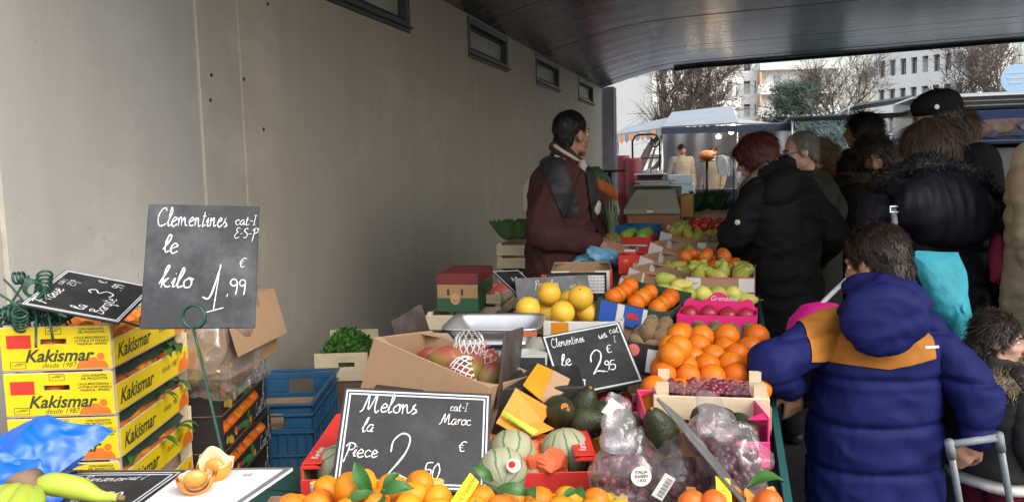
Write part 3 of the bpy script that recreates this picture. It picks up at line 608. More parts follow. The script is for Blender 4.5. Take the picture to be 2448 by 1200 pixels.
M_pgr = mat('pomegranate_skin', (.42,.03,.05), .35, .25, 9, rnd=.03, coat=.2); M_man_r = mat('mango_skin', (.38,.10,.06), .4, .35, 6, rnd=.04, dirt=(.2,.30,.05,1.), dscale=8); M_pea = mat('peach_skin', (.6,.13,.09), .6, .3, 8, rnd=.03)
FR = {}
def fmesh(key, prof, mats, n=18, wob=.03, lobes=0, lamp=0., cal=None, seed=0, squash=(1,1,1), extra=None):
    b = MB(); b.lathe(prof, n, True, lobes, lamp)
    b.v = [tuple(Vector((p[0]*squash[0], p[1]*squash[1], p[2]*squash[2]))*(1+wob*noise.noise(Vector(p)*28+Vector((seed*3.1,0,0))))) for p in b.v]
    if cal: b.k = 1; cal(b)
    if extra: extra(b)
    me = b.mesh(key)
    for m in mats: me.materials.append(m)
    FR.setdefault(key, []).append(me)
def sph(r, k=12, flat=1., dimt=.06, dimb=.03):
    P = []
    for i in range(k+1):
        a = math.pi*i/k-math.pi/2; z = r*flat*math.sin(a); rr = r*math.cos(a)
        if i >= k-1: z -= r*dimt*(1 if i == k else .25)
        if i <= 1: z += r*dimb*(1 if i == 0 else .2)
        P.append((max(rr, 1e-7), z))
    return P
def calyx(r, z): return lambda b: b.lathe([(1e-7,z-.002),(r,z-.001),(r*.7,z+.0015),(1e-7,z+.002)], 6)
for s in range(3):
    fmesh('orange', sph(.038), [M_or, M_calyx], 20, .03, cal=calyx(.0045,.0362), seed=s)
    fmesh('clementine', sph(.0335, 12, .88, .12, .06), [M_clem, M_calyx], 20, .06, cal=calyx(.005,.0265), seed=s)
    fmesh('ripe_clementine', sph(.031, 12, .88, .1, .06), [M_clem2, M_calyx], 16, .06, cal=calyx(.0045,.025), seed=s)
    fmesh('grapefruit', sph(.046), [M_pom, M_navel], 22, .025, cal=calyx(.005,.0435), seed=s)
    fmesh('mandarin', sph(.034, 10, .9), [M_mand, M_calyx], 16, .04, cal=calyx(.004,.029), seed=s)
    fmesh('apple', sph(.036, 12, .93, .22, .12), [M_app, M_calyx], 18, .04, 5, .015, cal=lambda b: b.tube([(0,0,.022),(.002,0,.034),(.004,0,.042)], .0013, 5), seed=s)
    def tcal(b):
        for k in range(5):
            a = k*1.2566+.3; b.add([(0,0,.0265),(.008*math.cos(a-.35),.008*math.sin(a-.35),.0285),(.019*math.cos(a),.019*math.sin(a),.0275),(.008*math.cos(a+.35),.008*math.sin(a+.35),.0285)], [(0,1,2,3)], False)
        b.tube([(0,0,.026),(.002,0,.038)], .002, 5)
    fmesh('tomato', sph(.036, 12, .8, .12, .06), [M_tom, M_leaf], 18, .04, 5, .02, cal=tcal, seed=s)
    pp = [(1e-7,-.036),(.012,-.036),(.025,-.030),(.0335,-.016),(.0345,0),(.031,.014),(.0245,.028),(.0185,.040),(.014,.050),(.009,.056),(1e-7,.058)]
    for nm, mm in (('pear', M_pear), ('yellow_pear', M_peary)):
        fmesh(nm, pp, [mm, M_navel], 16, .07, cal=lambda b: b.tube([(0,0,.056),(.003,0,.068),(.009,0,.077)], .0018, 5), seed=s+4)
    fmesh('kiwi', [(1e-7,-.033),(.01,-.032),(.020,-.024),(.0245,-.010),(.0250,.004),(.022,.018),(.014,.029),(.004,.033),(1e-7,.033)], [M_kiwi, M_navel], 14, .05, cal=lambda b: b.lathe([(.004,.0325),(.003,.0355),(1e-7,.036)], 6), seed=s)
    fmesh('avocado', [(1e-7,-.052),(.014,-.051),(.029,-.042),(.038,-.026),(.040,-.008),(.036,.010),(.029,.028),(.022,.044),(.015,.055),(.006,.061),(1e-7,.062)], [M_avo, M_navel], 18, .05, cal=lambda b: b.lathe([(.004,.060),(.0045,.065),(1e-7,.066)], 6), seed=s)
    def crown(b):
        for k in range(6):
            a = k*1.047; b.add([(.007*math.cos(a-.4),.007*math.sin(a-.4),.036),(.007*math.cos(a+.4),.007*math.sin(a+.4),.036),(.011*math.cos(a),.011*math.sin(a),.050)], [(0,1,2)], False)
    fmesh('pomegranate', sph(.042, 12, .95, .02, .02), [M_pgr, M_pgr], 16, .06, 6, .02, cal=crown, seed=s)
    fmesh('mango', sph(.045, 12, 1.25, .04, .0), [M_man_r, M_navel], 18, .10, seed=s, squash=(1,.8,1))
    fmesh('peach', sph(.033, 10, .95, .15, .02), [M_pea, M_navel], 14, .05, seed=s)
LEAF = leafmesh().mesh('citrus_leaf'); LEAF.materials.append(M_leaf)
def fruit(kind, pos, label, group, name=None, rot=None, sc=1., cat=None):
    o = bpy.data.objects.new(name or kind, random.choice(FR[kind])); COL.objects.link(o)
    q = rot or (random.uniform(-1.2,1.2), random.uniform(-1.2,1.2), random.uniform(0,6.28)); o.rotation_euler = q; o.location = pos; s = sc*random.uniform(.93,1.06); o.scale = (s, s, s)
    return tag(o, label, cat or kind.replace('_', ' '), group)
def leaf(pos, d, up=(0,0,1), sc=1., label='glossy dark green leaf lying among the front clementines', group='loose citrus leaves'):
    ey = Vector(d).normalized(); ez = Vector(up); ex = ey.cross(ez).normalized(); ez = ex.cross(ey)
    M = Matrix((ex, ey, ez)).transposed().to_4x4() @ Matrix.Diagonal((sc, sc, sc, 1)); M.translation = Vector(pos)
    o = link('citrus_leaf', LEAF, None, M); return tag(o, label, 'leaf', group)
def fill(kind, M, W, L, z, dia, label, group, layers=1, jit=.12, drop=0, rot=None, x0=0., y0=0., zf=None, sc=1., name=None, keep=None):
    """packs fruit in staggered rows inside a container frame M (x 0..W, y 0..L), heaped in layers"""
    out = []
    for l in range(layers):
        ins = l*dia*.5; nx = max(1, int((W-2*ins)/dia+.02)); ny = max(1, int((L-2*ins)/dia+.02)); sx = (W-2*ins)/nx; sy = (L-2*ins)/ny
        for i in range(nx):
            for j in range(ny):
                if drop and random.random() < drop: continue
                p = Vector((x0+ins+(i+.5)*sx+random.uniform(-jit,jit)*dia*.5, y0+ins+(j+.5)*sy+random.uniform(-jit,jit)*dia*.5, z+l*dia*.72+random.uniform(-.06,.06)*dia))
                if zf: p.z += zf(p.x/W, p.y/L)
                if keep and not keep(p.x/W, p.y/L, l): continue
                out.append(fruit(kind, M @ p, label, group, rot=rot, sc=sc, name=name))
    return out
# ================================================================== cartons, crates
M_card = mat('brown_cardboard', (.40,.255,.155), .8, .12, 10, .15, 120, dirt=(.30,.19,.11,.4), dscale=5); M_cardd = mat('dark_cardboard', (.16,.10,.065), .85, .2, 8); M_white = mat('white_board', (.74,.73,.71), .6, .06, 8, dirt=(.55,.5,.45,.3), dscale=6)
M_redc = mat('red_print', (.72,.045,.035), .5, .08, 9); M_pinkc = mat('pink_print', (.85,.03,.22), .45, .08, 9); M_yelc = mat('yellow_orange_print', (.70,.27,.012), .5, .06, 8); M_green_c = mat('dark_green_print', (.025,.07,.045), .6, .2, 8); M_blackc = mat('black_print', (.028,.026,.028), .5, .25, 10)
M_wood = mat('pale_poplar', (.66,.55,.38), .7, .14, 5, .2, 60, stretch=(1,8,8)); M_yel = mat('yellow_crate_print', (.90,.66,.012), .5, .05, 6); M_ink = mat('dark_green_ink', (.045,.075,.03), .6, .2); M_orp = mat('orange_print', (.83,.20,.03), .5, .08); M_bluec = mat('blue_print', (.04,.12,.52), .45, .1); M_inkb = mat('black_ink', (.03,.03,.03), .6, .1)
M_lime = mat('lime_print', (.45,.62,.03), .5, .08); M_labw = mat('white_label', (.8,.79,.77), .5, .04)
def pt(name, mb, m, par, M=None): return mb.build(name, m, par, M)
def carton(label, M, W, L, H, m_out=M_card, m_in=None, group=None, cat='carton', patches=None, th=.005, front_drop=0., notch=False, name='fruit_carton', flaps=None):
    """open fruit tray, local x width, y length away from the camera, z up, origin front-left-bottom"""
    t = thing(name, label, cat, M, group)
    b = MB(); b.rbox(th, W-th, th, L-th, .0, th, .001); pt('base', b, M_card, t)
    F = {}
    for nm, q in (('front_panel', (0, W, 0, th, H-front_drop)), ('back_panel', (0, W, L-th, L, H)), ('side_panel', (0, th, th+.0005, L-th-.0005, H)), ('side_panel', (W-th, W, th+.0005, L-th-.0005, H))):
        b = MB(); x0, x1, y0, y1, h = q
        if notch and nm in ('front_panel', 'back_panel'):
            b.rbox(x0, x1, y0, y1, 0, h*.62, .001); b.rbox(x0, x0+W*.3, y0, y1, h*.62+.0003, h, .001); b.rbox(x1-W*.3, x1, y0, y1, h*.62+.0003, h, .001)
        else: b.rbox(x0, x1, y0, y1, 0, h, .0015)
        F.setdefault(nm, []).append(pt(nm, b, m_out, t))
    for x in (0, 1):
        for y in (0, 1):   # corner ledges that carry the tray above
            b = MB(); cx = th+.001 if x == 0 else W-th-.001; sx = 1 if x == 0 else -1; cy = th+.001 if y == 0 else L-th-.001; sy = 1 if y == 0 else -1
            s = .045; V = [(cx,cy),(cx+sx*s,cy),(cx,cy+sy*s)]; V = V if sx*sy > 0 else V[::-1]; b.prism(V, H-.006, H-.002); pt('corner_ledge', b, m_out, t)
    for (side, a, c, lo, hi, mm) in (patches or []):
        b = MB(); e = .0012
        if side == 'f': b.box(W*a, W*c, -e, -.0001, H*lo, H*hi); par = F['front_panel'][0]
        elif side == 'bi': b.box(W*a, W*c, L-th-e, L-th-.0001, H*lo, H*hi); par = F['back_panel'][0]
        elif side == 'l': b.box(-e, -.0001, L*a, L*c, H*lo, H*hi); par = F['side_panel'][0]
        elif side == 'li': b.box(th+.0001, th+e, L*a, L*c, H*lo, H*hi); par = F['side_panel'][0]
        elif side == 'r': b.box(W+.0001, W+e, L*a, L*c, H*lo, H*hi); par = F['side_panel'][1]
        elif side == 'ri': b.box(W-th-e, W-th-.0001, L*a, L*c, H*lo, H*hi); par = F['side_panel'][1]
        pt('printed_panel', b, mm, par)
    t['W'] = W; return t
def slat_crate(label, M, W, L, H, nsl=3, m=M_wood, group=None, end_full=False, name='wooden_crate', gap=.014):
    t = thing(name, label, 'crate', M, group); th = .007
    sh = (H-gap*(nsl-1))/nsl
    for k in range(nsl):
        z0 = k*(sh+gap)
        for y in (0, L-th):
            b = MB(); b.rbox(0, W, y, y+th, z0, z0+sh, .0015); pt('slat', b, m, t)
        for x in (-.0002, W-th+.0002):
            b = MB(); b.rbox(x, x+th, th+.001, L-th-.001, z0, z0+sh, .0015); pt('slat', b, m, t)
    for x in (th+.001, W-th-.021):
        for y in (th+.001, L-th-.021):
            b = MB(); b.prism([(x,y),(x+.02,y),(x+.02,y+.02),(x,y+.02)], .006, H+.012); pt('corner_post', b, m, t)
    for k in range(5):
        b = MB(); b.rbox(th, W-th, th+.002+k*(L-2*th)/5, th-.004+(k+1)*(L-2*th)/5, 0, .005, .001); pt('base_slat', b, m, t)
    return t
# ---------------------------------------------------------------- chalk boards
def slate_mat(key, base, dust):
    m = mat(key, base, .55, .3, 12, .15, 80, dirt=(.35,.37,.40,dust), dscale=5); return m
M_slate = slate_mat('chalked_slate', (.022,.026,.032), .28); M_slate2 = slate_mat('clean_slate', (.018,.018,.021), .1); M_slateb = slate_mat('brown_slate', (.05,.036,.036), .3); M_slateg = slate_mat('dusty_slate', (.10,.105,.11), .5)
M_chalk = mat('chalk', (.72,.73,.74), .9, .25, 160); M_bord = mat('printed_border', (.62,.65,.70), .6, .08)
def board(label, TL, TR, BL, m=M_slate, border=0, writing=(), th=.006, name='chalk_board', wd=.11):
    TL, TR, BL = Vector(TL), Vector(TR), Vector(BL); ex = TR-TL; W = ex.length; ey = TL-BL; Mx = frame(BL, ex, ey); H = ey.dot(Mx.to_3x3().col[1])
    t = thing(name, label, 'chalkboard', Mx); b = MB(); b.rbox(0, W, 0, H, -th, 0, .0012); pt('slate', b, m, t)
    if border:
        b = MB(); 
        for k in range(border):
            i = W*.018+k*W*.022; o = .0008; wdt = W*.011 if border > 1 else W*.02
            for (x0, x1, y0, y1) in ((i, W-i, i, i+wdt), (i, W-i, H-i-wdt, H-i), (i, i+wdt, i+wdt, H-i-wdt), (W-i-wdt, W-i, i+wdt, H-i-wdt)): b.box(x0, x1, y0, y1, .0001, o)
        pt('printed_border', b, M_bord, t)
    if writing:
        for (s, x, y, h, *o) in writing:
            b = MB(); b.M = Matrix.Translation((0, 0, .0011)); kw = o[0] if o else {}
            chalk(b, s, x*W, y*H, h*H, **{'wd': wd, **kw}); pt('chalk_word', b, M_chalk, t)
    return t
def price_stake(label, ring, foot, r=.026, turns=2.2, tilt=0., group='green price stakes'):
    t = thing('price_stake', label, 'stake', TM(foot), group); ring = Vector(ring)-Vector(foot); b = MB(); pts = []
    n = 44; ex = Vector(_r); ey = Vector(_u)
    pts.append(Vector((0,0,0))); 
    for i in range(1, 9): pts.append(Vector((0,0,0)).lerp(ring-ey*r, i/9))
    for i in range(n+1):
        a = -math.pi/2+turns*2*math.pi*i/n; pts.append(ring+ex*math.cos(a)*r+ey*math.sin(a)*r+Vector(_f)*(-.004+.012*i/n))
    b.tube(pts, .0032, 7); pt('coiled_wire', b, M_greenw, t)
    b = MB(); b.lathe([(1e-7,-.05),(.006,-.02),(.006,.01),(.004,.014)], 8); pt('spike', b, M_greenw, t); return t
M_greenw = mat('dark_green_plastic', (.012,.07,.05), .35, .2, 30, coat=.3)
# ================================================================== left: clementine crates
KY = 16.8; KW, KL, KH = .285, .52, .118; PITCHK = .1225
Pk = at(270, 882, 2.15); exk = Vector((math.cos(R(KY)), math.sin(R(KY)), 0)); K0 = Pk-exk*KW
KTOP = Pk.z+KH
def kaki(label, M):
    t = thing('clementine_crate', label, 'crate', M, 'stacked yellow clementine crates'); W, L, H = KW, KL, KH; th = .006
    hx0, hx1, hz0, hz1 = W*.36, W*.60, H*.60, H*.72
    ends = []
    for y in (0, L-th):
        b = MB(); b.rbox(0, W, y, y+th, .003, hz0, .0012); b.rbox(0, W, y, y+th, hz1, H, .0012); b.rbox(0, hx0, y, y+th, hz0+.0002, hz1-.0002, .0012); b.rbox(hx1, W, y, y+th, hz0+.0002, hz1-.0002, .0012)
        ends.append(pt('end_panel', b, M_wood, t))
    for e, y, s in ((ends[0], -.0009, 1),):
        b = MB()
        for (x0, x1, z0, z1) in ((.002, W-.002, .005, hz0), (.002, W-.002, hz1, H-.002), (.002, hx0, hz0, hz1), (hx1, W-.002, hz0, hz1)): b.box(x0, x1, y, y+.0008, z0+.0001, z1-.0001)
        pt('printed_front', b, M_yel, e)
        F = lambda x, z, k=1: Matrix.Translation((x, y-.0004*k, z)) @ Matrix.Rotation(R(90), 4, 'X')
        b = MB(); b.box(W*.06, W*.28, y-.0006, y-.0001, H*.52, H*.82); pt('red_square', b, M_redc, e)
        b = MB(); n = 18; b.add([(W*.82+W*.145*math.cos(a), y-.0005, .0055+H*.24*math.sin(a)) for a in [math.pi*i/n for i in range(n+1)]], [tuple(range(n+1))]); pt('orange_sun', b, M_orp, e)
        b = MB(); b.add([(W*.90+H*.085*math.cos(a), y-.0009, H*.30+H*.085*math.sin(a)) for a in [6.283*i/n for i in range(n)]], [tuple(range(n))]); pt('orange_badge', b, M_orp, e)
        b = MB(); b.add([(W*.90+H*.10*math.cos(a), y-.0007, H*.30+H*.10*math.sin(a)) for a in [6.283*i/n for i in range(n)]], [tuple(range(n))]); pt('badge_ring', b, M_yel, e)
        lettering('Kakismar', .046, M_ink, e, F(W*.21, H*.335, 1.5), 'brand_lettering', shear=.35, offset=.0012)
        lettering('desde 1987', .019, M_ink, e, F(W*.36, H*.13, 1.5), 'brand_lettering', shear=.35)
        for k, s2 in enumerate(('CON GARANTIA', 'DEL PRODUCTOR', 'CALLE MEDITERRANI, 1', 'LA POBLA DE FARNALS', 'VALENCIA - ESPAÑA')): lettering(s2, .0085, M_ink, e, F(W*.83, H*(.92-.07*k-(.05 if k > 1 else 0)), 1.5), 'small_print', align='CENTER', offset=.0002)
        for (cx, cz) in ((W*.49, H*.90), (W*.15, H*.15)):
            b = MB(); a, c = .020, .009
            for q in ((cx-a,cx+a,cz+c-.001,cz+c),(cx-a,cx+a,cz-c,cz-c+.001),(cx-a,cx-a+.001,cz-c,cz+c),(cx+a-.001,cx+a,cz-c,cz+c),(cx-a*.7,cx+a*.5,cz-.001,cz+.0005),(cx-a*.2,cx+a*.8,cz+.003,cz+.0045)): b.box(q[0],q[1],y-.0009,y-.0002,q[2],q[3])
            pt('printed_stamp', b, M_ink, e)
    for x, sd in ((-.0005, 0), (W-th+.0005, 1)):
        b = MB(); b.rbox(x, x+th, th+.001, L-th-.001, .004, H*.66, .0012); sp = pt('side_panel', b, M_wood, t)
        if sd:
            b = MB(); b.box(W+.0007, W+.0014, th+.004, L-th-.004, .006, H*.645); pt('printed_side', b, M_yel, sp)
            S2 = lambda yy, z: Matrix.Translation((W+.002, yy, z)) @ Matrix.Rotation(R(90), 4, 'Z') @ Matrix.Rotation(R(90), 4, 'X')
            lettering('Kakismar', .056, M_ink, sp, S2(L*.05, H*.33), 'brand_lettering', shear=.35, offset=.0012); lettering('desde 1987', .026, M_ink, sp, S2(L*.58, H*.36), 'brand_lettering', shear=.35)
            b = MB(); b.add([(W+.0018, L*.90+L*.085*math.cos(a), .0065+H*.34*math.sin(a)) for a in [math.pi*i/18 for i in range(19)]], [tuple(range(19))]); pt('orange_sun', b, M_orp, sp)
            b = MB(); b.add([(W+.0021, L*.93+H*.09*math.cos(a), H*.44+H*.09*math.sin(a)) for a in [6.283*i/16 for i in range(16)]], [tuple(range(16))]); pt('orange_badge', b, M_orp, sp)
    for x in (th+.001, W-th-.023):
        for y in (th+.0015, L-th-.0225):
            b = MB(); b.prism([(x,y),(x+.022,y),(x+.022,y+.022),(x,y+.022)], .004, PITCHK); pt('corner_post', b, M_wood, t)
    b = MB(); b.rbox(.001, W-.001, .001, L-.001, 0, .0035, .001); pt('base', b, M_wood, t)
    return t
ORD = ['topmost', 'second from the top', 'third from the top', 'fourth from the top', 'lowest']
K1 = None
for k in range(5):
    M = TM((K0.x, K0.y, Pk.z-k*PITCHK), KY+(0,-.6,.5,-.3,.4)[k])
    if K1 is None: K1 = kaki('x', M); t = K1
    else: t = copy_tree(K1); t.matrix_world = M
    t['label'] = 'yellow printed clementine crate, %s of its stack' % ORD[k]
    if k < 4:
        fill('ripe_clementine', M, KW-.014, KL-.014, KH*.50, .062, 'ripe clementine lying in the %s crate of the yellow stack' % ORD[k], 'clementines in the yellow crates', x0=.007, y0=.007, layers=1 if k else 1, drop=.05, keep=lambda u, v, l, k=k: k == 0 or u > .55 or (v < .16))
        for j in range(4): leaf(M @ Vector((KW-.03+random.uniform(0,.035), random.uniform(.1,.48), KH*.72)), (random.uniform(.3,1), random.uniform(-.8,.8), random.uniform(-.4,.3)), label='green leaf poking out of the %s yellow clementine crate' % ORD[k], group='leaves in the yellow crates')
M_film = mat('crate_netting', (.03,.06,.045), .5, .3, 30)
for k in range(1, 4):
    M = TM((K0.x, K0.y, Pk.z-k*PITCHK), KY); b = MB(); b.grid(lambda u, v: (KW-.012-.02*v, .03+(KL-.06)*u, KH*(.74+.16*v+.03*math.sin(u*17+k))), 24, 2); tag(b.build('net_sheet', M_film, None, M), 'dark green net strip over the fruit of the %s yellow crate' % ORD[k], 'net', 'net strips in the yellow crates')
zb = Pk.z-4*PITCHK
b = MB(); t = thing('packing_table', 'low wooden packing table under the yellow crates', 'table', TM((K0.x, K0.y, 0), KY))
b.rbox(-.1, KW+.01, -.03, KL+.02, zb-.03, zb-.001, .004); pt('table_top', b, M_wood, t)
for x in (-.06, KW-.03):
    for y in (0., KL-.03): b = MB(); b.rbox(x-.02, x+.02, y-.02, y+.02, 0, zb-.031, .003); pt('leg', b, M_wood, t)
# green stakes heaped on the top crate
for i in range(17):
    px = random.uniform(2, 130); py = random.uniform(742, 800)+.02*px; c = at(px, py, 2.13+random.uniform(0,.12)); t = thing('price_stake', 'dark green spiral price stake in the heap on the yellow crates', 'stake', None, 'green price stakes heaped on the crates')
    ax = Vector((random.gauss(0,1), random.gauss(0,.7), random.gauss(0,.35))).normalized(); o = ax.orthogonal().normalized(); o2 = ax.cross(o); r = random.uniform(.014,.022); pts = []
    nt_ = random.choice([3,4,5]); L = random.uniform(.006,.02)*nt_
    for j in range(nt_*14): a = j/14*6.283; pts.append(o*math.cos(a)*r+o2*math.sin(a)*r+ax*(L*j/(nt_*14)))
    e = pts[-1]; d = (ax*.8+Vector((random.uniform(-1,.25), random.uniform(-.4,.5), random.uniform(-.2,.0)))).normalized()
    ln = random.uniform(.1,.2)
    for j in range(1, 6): pts.append(e+d*ln*j/5+Vector((0,0,-.02*(j/5)**2)))
    b = MB(); b.tube(pts, .0033, 6); lowest = min(v[2] for v in b.v); t.location = (c.x, c.y, max(c.z, KTOP+.004-lowest-.04)); pt('coiled_wire', b, M_greenw, t)
# strawberry board on the crates
board('small black chalkboard with white border reading Fraise, tilted on the yellow crates', at(75,705,2.12), at(182,626,2.36), at(285,772,2.09), M_slate2, 2,
      [('Fraise', .10, .78, .16, {'slant': .1}), ('cat-I', .60, .86, .08), ('ESP', .62, .74, .09), ('la', .12, .42, .15), ('Barqte', .1, .22, .15), ('3', .5, .30, .26, {'wd': .07}), (',99', .72, .28, .12), ('€', .82, .48, .12)], wd=.09)
# big clementine board
bigM = board('large black chalkboard reading Clementines 1,99 standing on a green stake', at(315,487,2.0), at(582,493,2.06), at(333,786,1.92), M_slate, 0,
      [('Clementines', .08, .82, .15, {'sx': .68}), ('cat-I', .78, .84, .085), ('E-S-P', .78, .73, .085, {'sx': .9}), ('le', .15, .60, .15), ('kilo', .14, .32, .16), ('1', .56, .14, .36, {'wd': .05, 'sx': .8, 'slant': .05}), (',99', .73, .26, .13, {'slant': -.05}), ('€', .83, .48, .1)], wd=.09)
price_stake('green spiral price stake in front of the large clementine chalkboard', at(463,757,1.87), at(566,1230,1.62)+Vector((0,0,0)), .026)
# ---------------------------------------------------------------- black orange crates, wrapped box, blue crate
def camframe(px, py, d, yaw=KY): p = at(px, py, d); return p
p = at(525, 908, 2.72); ex = exk; BH = .126; BW, BL = .27, .56
def black_crate(label, M):
    t = thing('black_orange_crate', label, 'crate', M, 'stacked black orange crates'); th = .006
    for y in (0, BL-th):
        b = MB(); b.rbox(0, BW, y, y+th, .003, BH, .0015); pt('end_panel', b, M_blackc, t)
    for x, s in ((0, 0), (BW-th, 1)):
        b = MB(); b.rbox(x, x+th, th+.001, BL-th-.001, .003, BH*.48, .0015); sp = pt('side_panel', b, M_blackc, t)
        b = MB(); b.rbox(x, x+th, th+.001, BL-th-.001, BH*.86, BH, .0015); pt('top_rail', b, M_blackc, t)
        if s:
            fm = [mat('fruit_print_'+n, c, .5, .2, 20) for n, c in (('yellow', (.7,.5,.03)), ('red', (.5,.06,.04)), ('green', (.06,.25,.05)), ('orange', (.7,.25,.04)))]
            for k in range(16):
                b = MB(); cy = .05+.30*k/16+random.uniform(-.01,.01); cz_ = BH*random.uniform(.12,.38); r = random.uniform(.012,.02)
                b.add([(BW+.0005+.0001*k, cy+r*math.cos(a), cz_+r*.8*math.sin(a)) for a in [6.283*i/12 for i in range(12)]], [tuple(range(12))]); pt('fruit_print', b, fm[min(3, max(0, int(k/16*3+random.uniform(-.5,.9))))], sp)
            b = MB(); b.M = Matrix.Translation((BW+.0025, BL*.70, BH*.08)) @ Matrix.Rotation(R(90), 4, 'Z') @ Matrix.Rotation(R(90), 4, 'X'); chalk(b, 'Cool', 0, 0, BH*.35, .09); pt('white_scroll_print', b, M_chalk, sp)
            b = MB(); b.M = Matrix.Translation((BW+.0005, BL*.94, 0)) @ Matrix.Rotation(R(90), 4, 'Z') @ Matrix.Rotation(R(90), 4, 'X')
            for k in range(6): chalk(b, random.choice('SCeoas'), -.03+random.uniform(0,.03), BH*(.08+.14*k), BH*.3, .12)
            pt('white_ornament_print', b, M_chalk, t)
    b = MB(); b.rbox(.001, BW-.001, .001, BL-.001, 0, .003, .001); pt('base', b, M_card, t); return t
B0 = None; nm = ['topmost', 'second', 'third', 'fourth', 'lowest']
for k in range(5):
    M = TM(p-ex*BW-Vector((0,0,BH+k*(BH+.002))), KY+(0,1,-.8,.5,0)[k])
    if B0 is None: B0 = black_crate('x', M); t = B0
    else: t = copy_tree(B0); t.matrix_world = M
    t['label'] = 'black fruit printed orange crate, %s of its stack beside the blue crate' % nm[k]
    if k < 3: fill('orange', M, BW-.016, BL-.016, .045, .074, 'orange in the %s black crate of the stack' % nm[k], 'oranges in the black crates', x0=.008, y0=.008, keep=lambda u, v, l: u > .6)
zB = (p.z-BH-4*(BH+.002)); b = MB()
for i in range(2): b.rbox(-.02, BW+.02, .05+i*.4, .15+i*.4, -zB+.002, -.012, .003)
b.rbox(-.02, BW+.02, 0, BL, -.011, -.001, .003); tag(b.build('pallet', M_wood, None, TM(p-ex*BW-Vector((0,0,BH+4*(BH+.002))), KY)), 'wooden pallet under the black orange crates', 'pallet')
# cardboard box wrapped in clear film
q = p-ex*BW+Vector((0,0,.0015)); Mb = TM(q, KY-9); wb = thing('cardboard_box', 'plain brown cardboard box in torn clear film on the black crates', 'box', Mb)
b = MB(); b.rbox(.0, .30, .03, .44, 0, .245, .003); pt('body', b, M_card, wb)
b = MB(); slab(b, (.303,.03,.243), (.303,.43,.243), (.345,.43,.08), (.345,.03,.08), .004); pt('side_flap', b, M_card, wb)
b = MB(); b.rbox(.13,.17,.0295,.441,.2451,.2462,.0003); b.box(.13,.17,.0285,.0298,.16,.245); pt('packing_tape', b, mat('brown_tape', (.45,.3,.16), .25, .1), wb)
M_clear = bpy.data.materials.new('clear_film'); M_clear.use_nodes = True
def film_mat(m, tint, fac=.5, rough=.12, dif=.07, base=.07):
    """thin clear film: mostly transparent, glossy towards the edges and on creases, a trace of milkiness"""
    N = m.node_tree.nodes; L = m.node_tree.links; N.clear(); o = N.new('ShaderNodeOutputMaterial'); tr = N.new('ShaderNodeBsdfTransparent'); tr.inputs[0].default_value = (*tint, 1)
    gl = N.new('ShaderNodeBsdfGlossy'); gl.inputs['Roughness'].default_value = rough; gl.inputs['Color'].default_value = (.95,.95,.97,1); di = N.new('ShaderNodeBsdfDiffuse'); di.inputs[0].default_value = (.8,.78,.8,1)
    lw = N.new('ShaderNodeLayerWeight'); lw.inputs[0].default_value = .3; nz = N.new('ShaderNodeTexNoise'); nz.inputs['Scale'].default_value = 38; nz.inputs['Detail'].default_value = 4; tc = N.new('ShaderNodeTexCoord'); L.new(tc.outputs['Object'], nz.inputs['Vector'])
    bp = N.new('ShaderNodeBump'); bp.inputs['Strength'].default_value = .6; bp.inputs['Distance'].default_value = .006; L.new(nz.outputs[0], bp.inputs['Height']); L.new(bp.outputs[0], gl.inputs['Normal'])
    pw = N.new('ShaderNodeMath'); pw.operation = 'POWER'; pw.inputs[1].default_value = 2.; L.new(lw.outputs['Facing'], pw.inputs[0])
    ma = N.new('ShaderNodeMath'); ma.operation = 'MULTIPLY_ADD'; ma.inputs[1].default_value = fac; ma.inputs[2].default_value = base; L.new(pw.outputs[0], ma.inputs[0])
    m1 = N.new('ShaderNodeMixShader'); m1.inputs[0].default_value = dif; L.new(tr.outputs[0], m1.inputs[1]); L.new(di.outputs[0], m1.inputs[2])
    mx = N.new('ShaderNodeMixShader'); L.new(ma.outputs[0], mx.inputs[0]); L.new(m1.outputs[0], mx.inputs[1]); L.new(gl.outputs[0], mx.inputs[2]); L.new(mx.outputs[0], o.inputs[0]); return m
film_mat(M_clear, (.97,.97,.97), .8, .18, .15, .2)
mm = bpy.data.materials.new('grape_bag_film'); mm.use_nodes = True; M_gfilm = film_mat(mm, (.97,.95,.97), .45, .14, .10)
def crumple(p, amp, s, f=9.): 
    v = Vector(p)*f+Vector((s, s*.7, 0)); return Vector((noise.noise(v), noise.noise(v+Vector((9,0,0))), noise.noise(v+Vector((0,9,0)))))*amp
b = MB()
def filmfn(u, v):
    a = u*2.0; x = -.04+.36*min(1, a/1.25) if a < 1.25 else .32; y = .0 if a < 1.25 else (a-1.25)*.4; z = .27-.31*v-.03*math.sin(u*3)
    pz = Vector((x, y-.03*math.sin(v*3.1), z)); return pz+crumple(pz, .03, 3)+crumple(pz, .012, 8, 30)
b.grid(filmfn, 60, 50); o = b.build('plastic_film', M_clear, None, Mb); tag(o, 'crumpled clear plastic film hanging over the cardboard box', 'film')
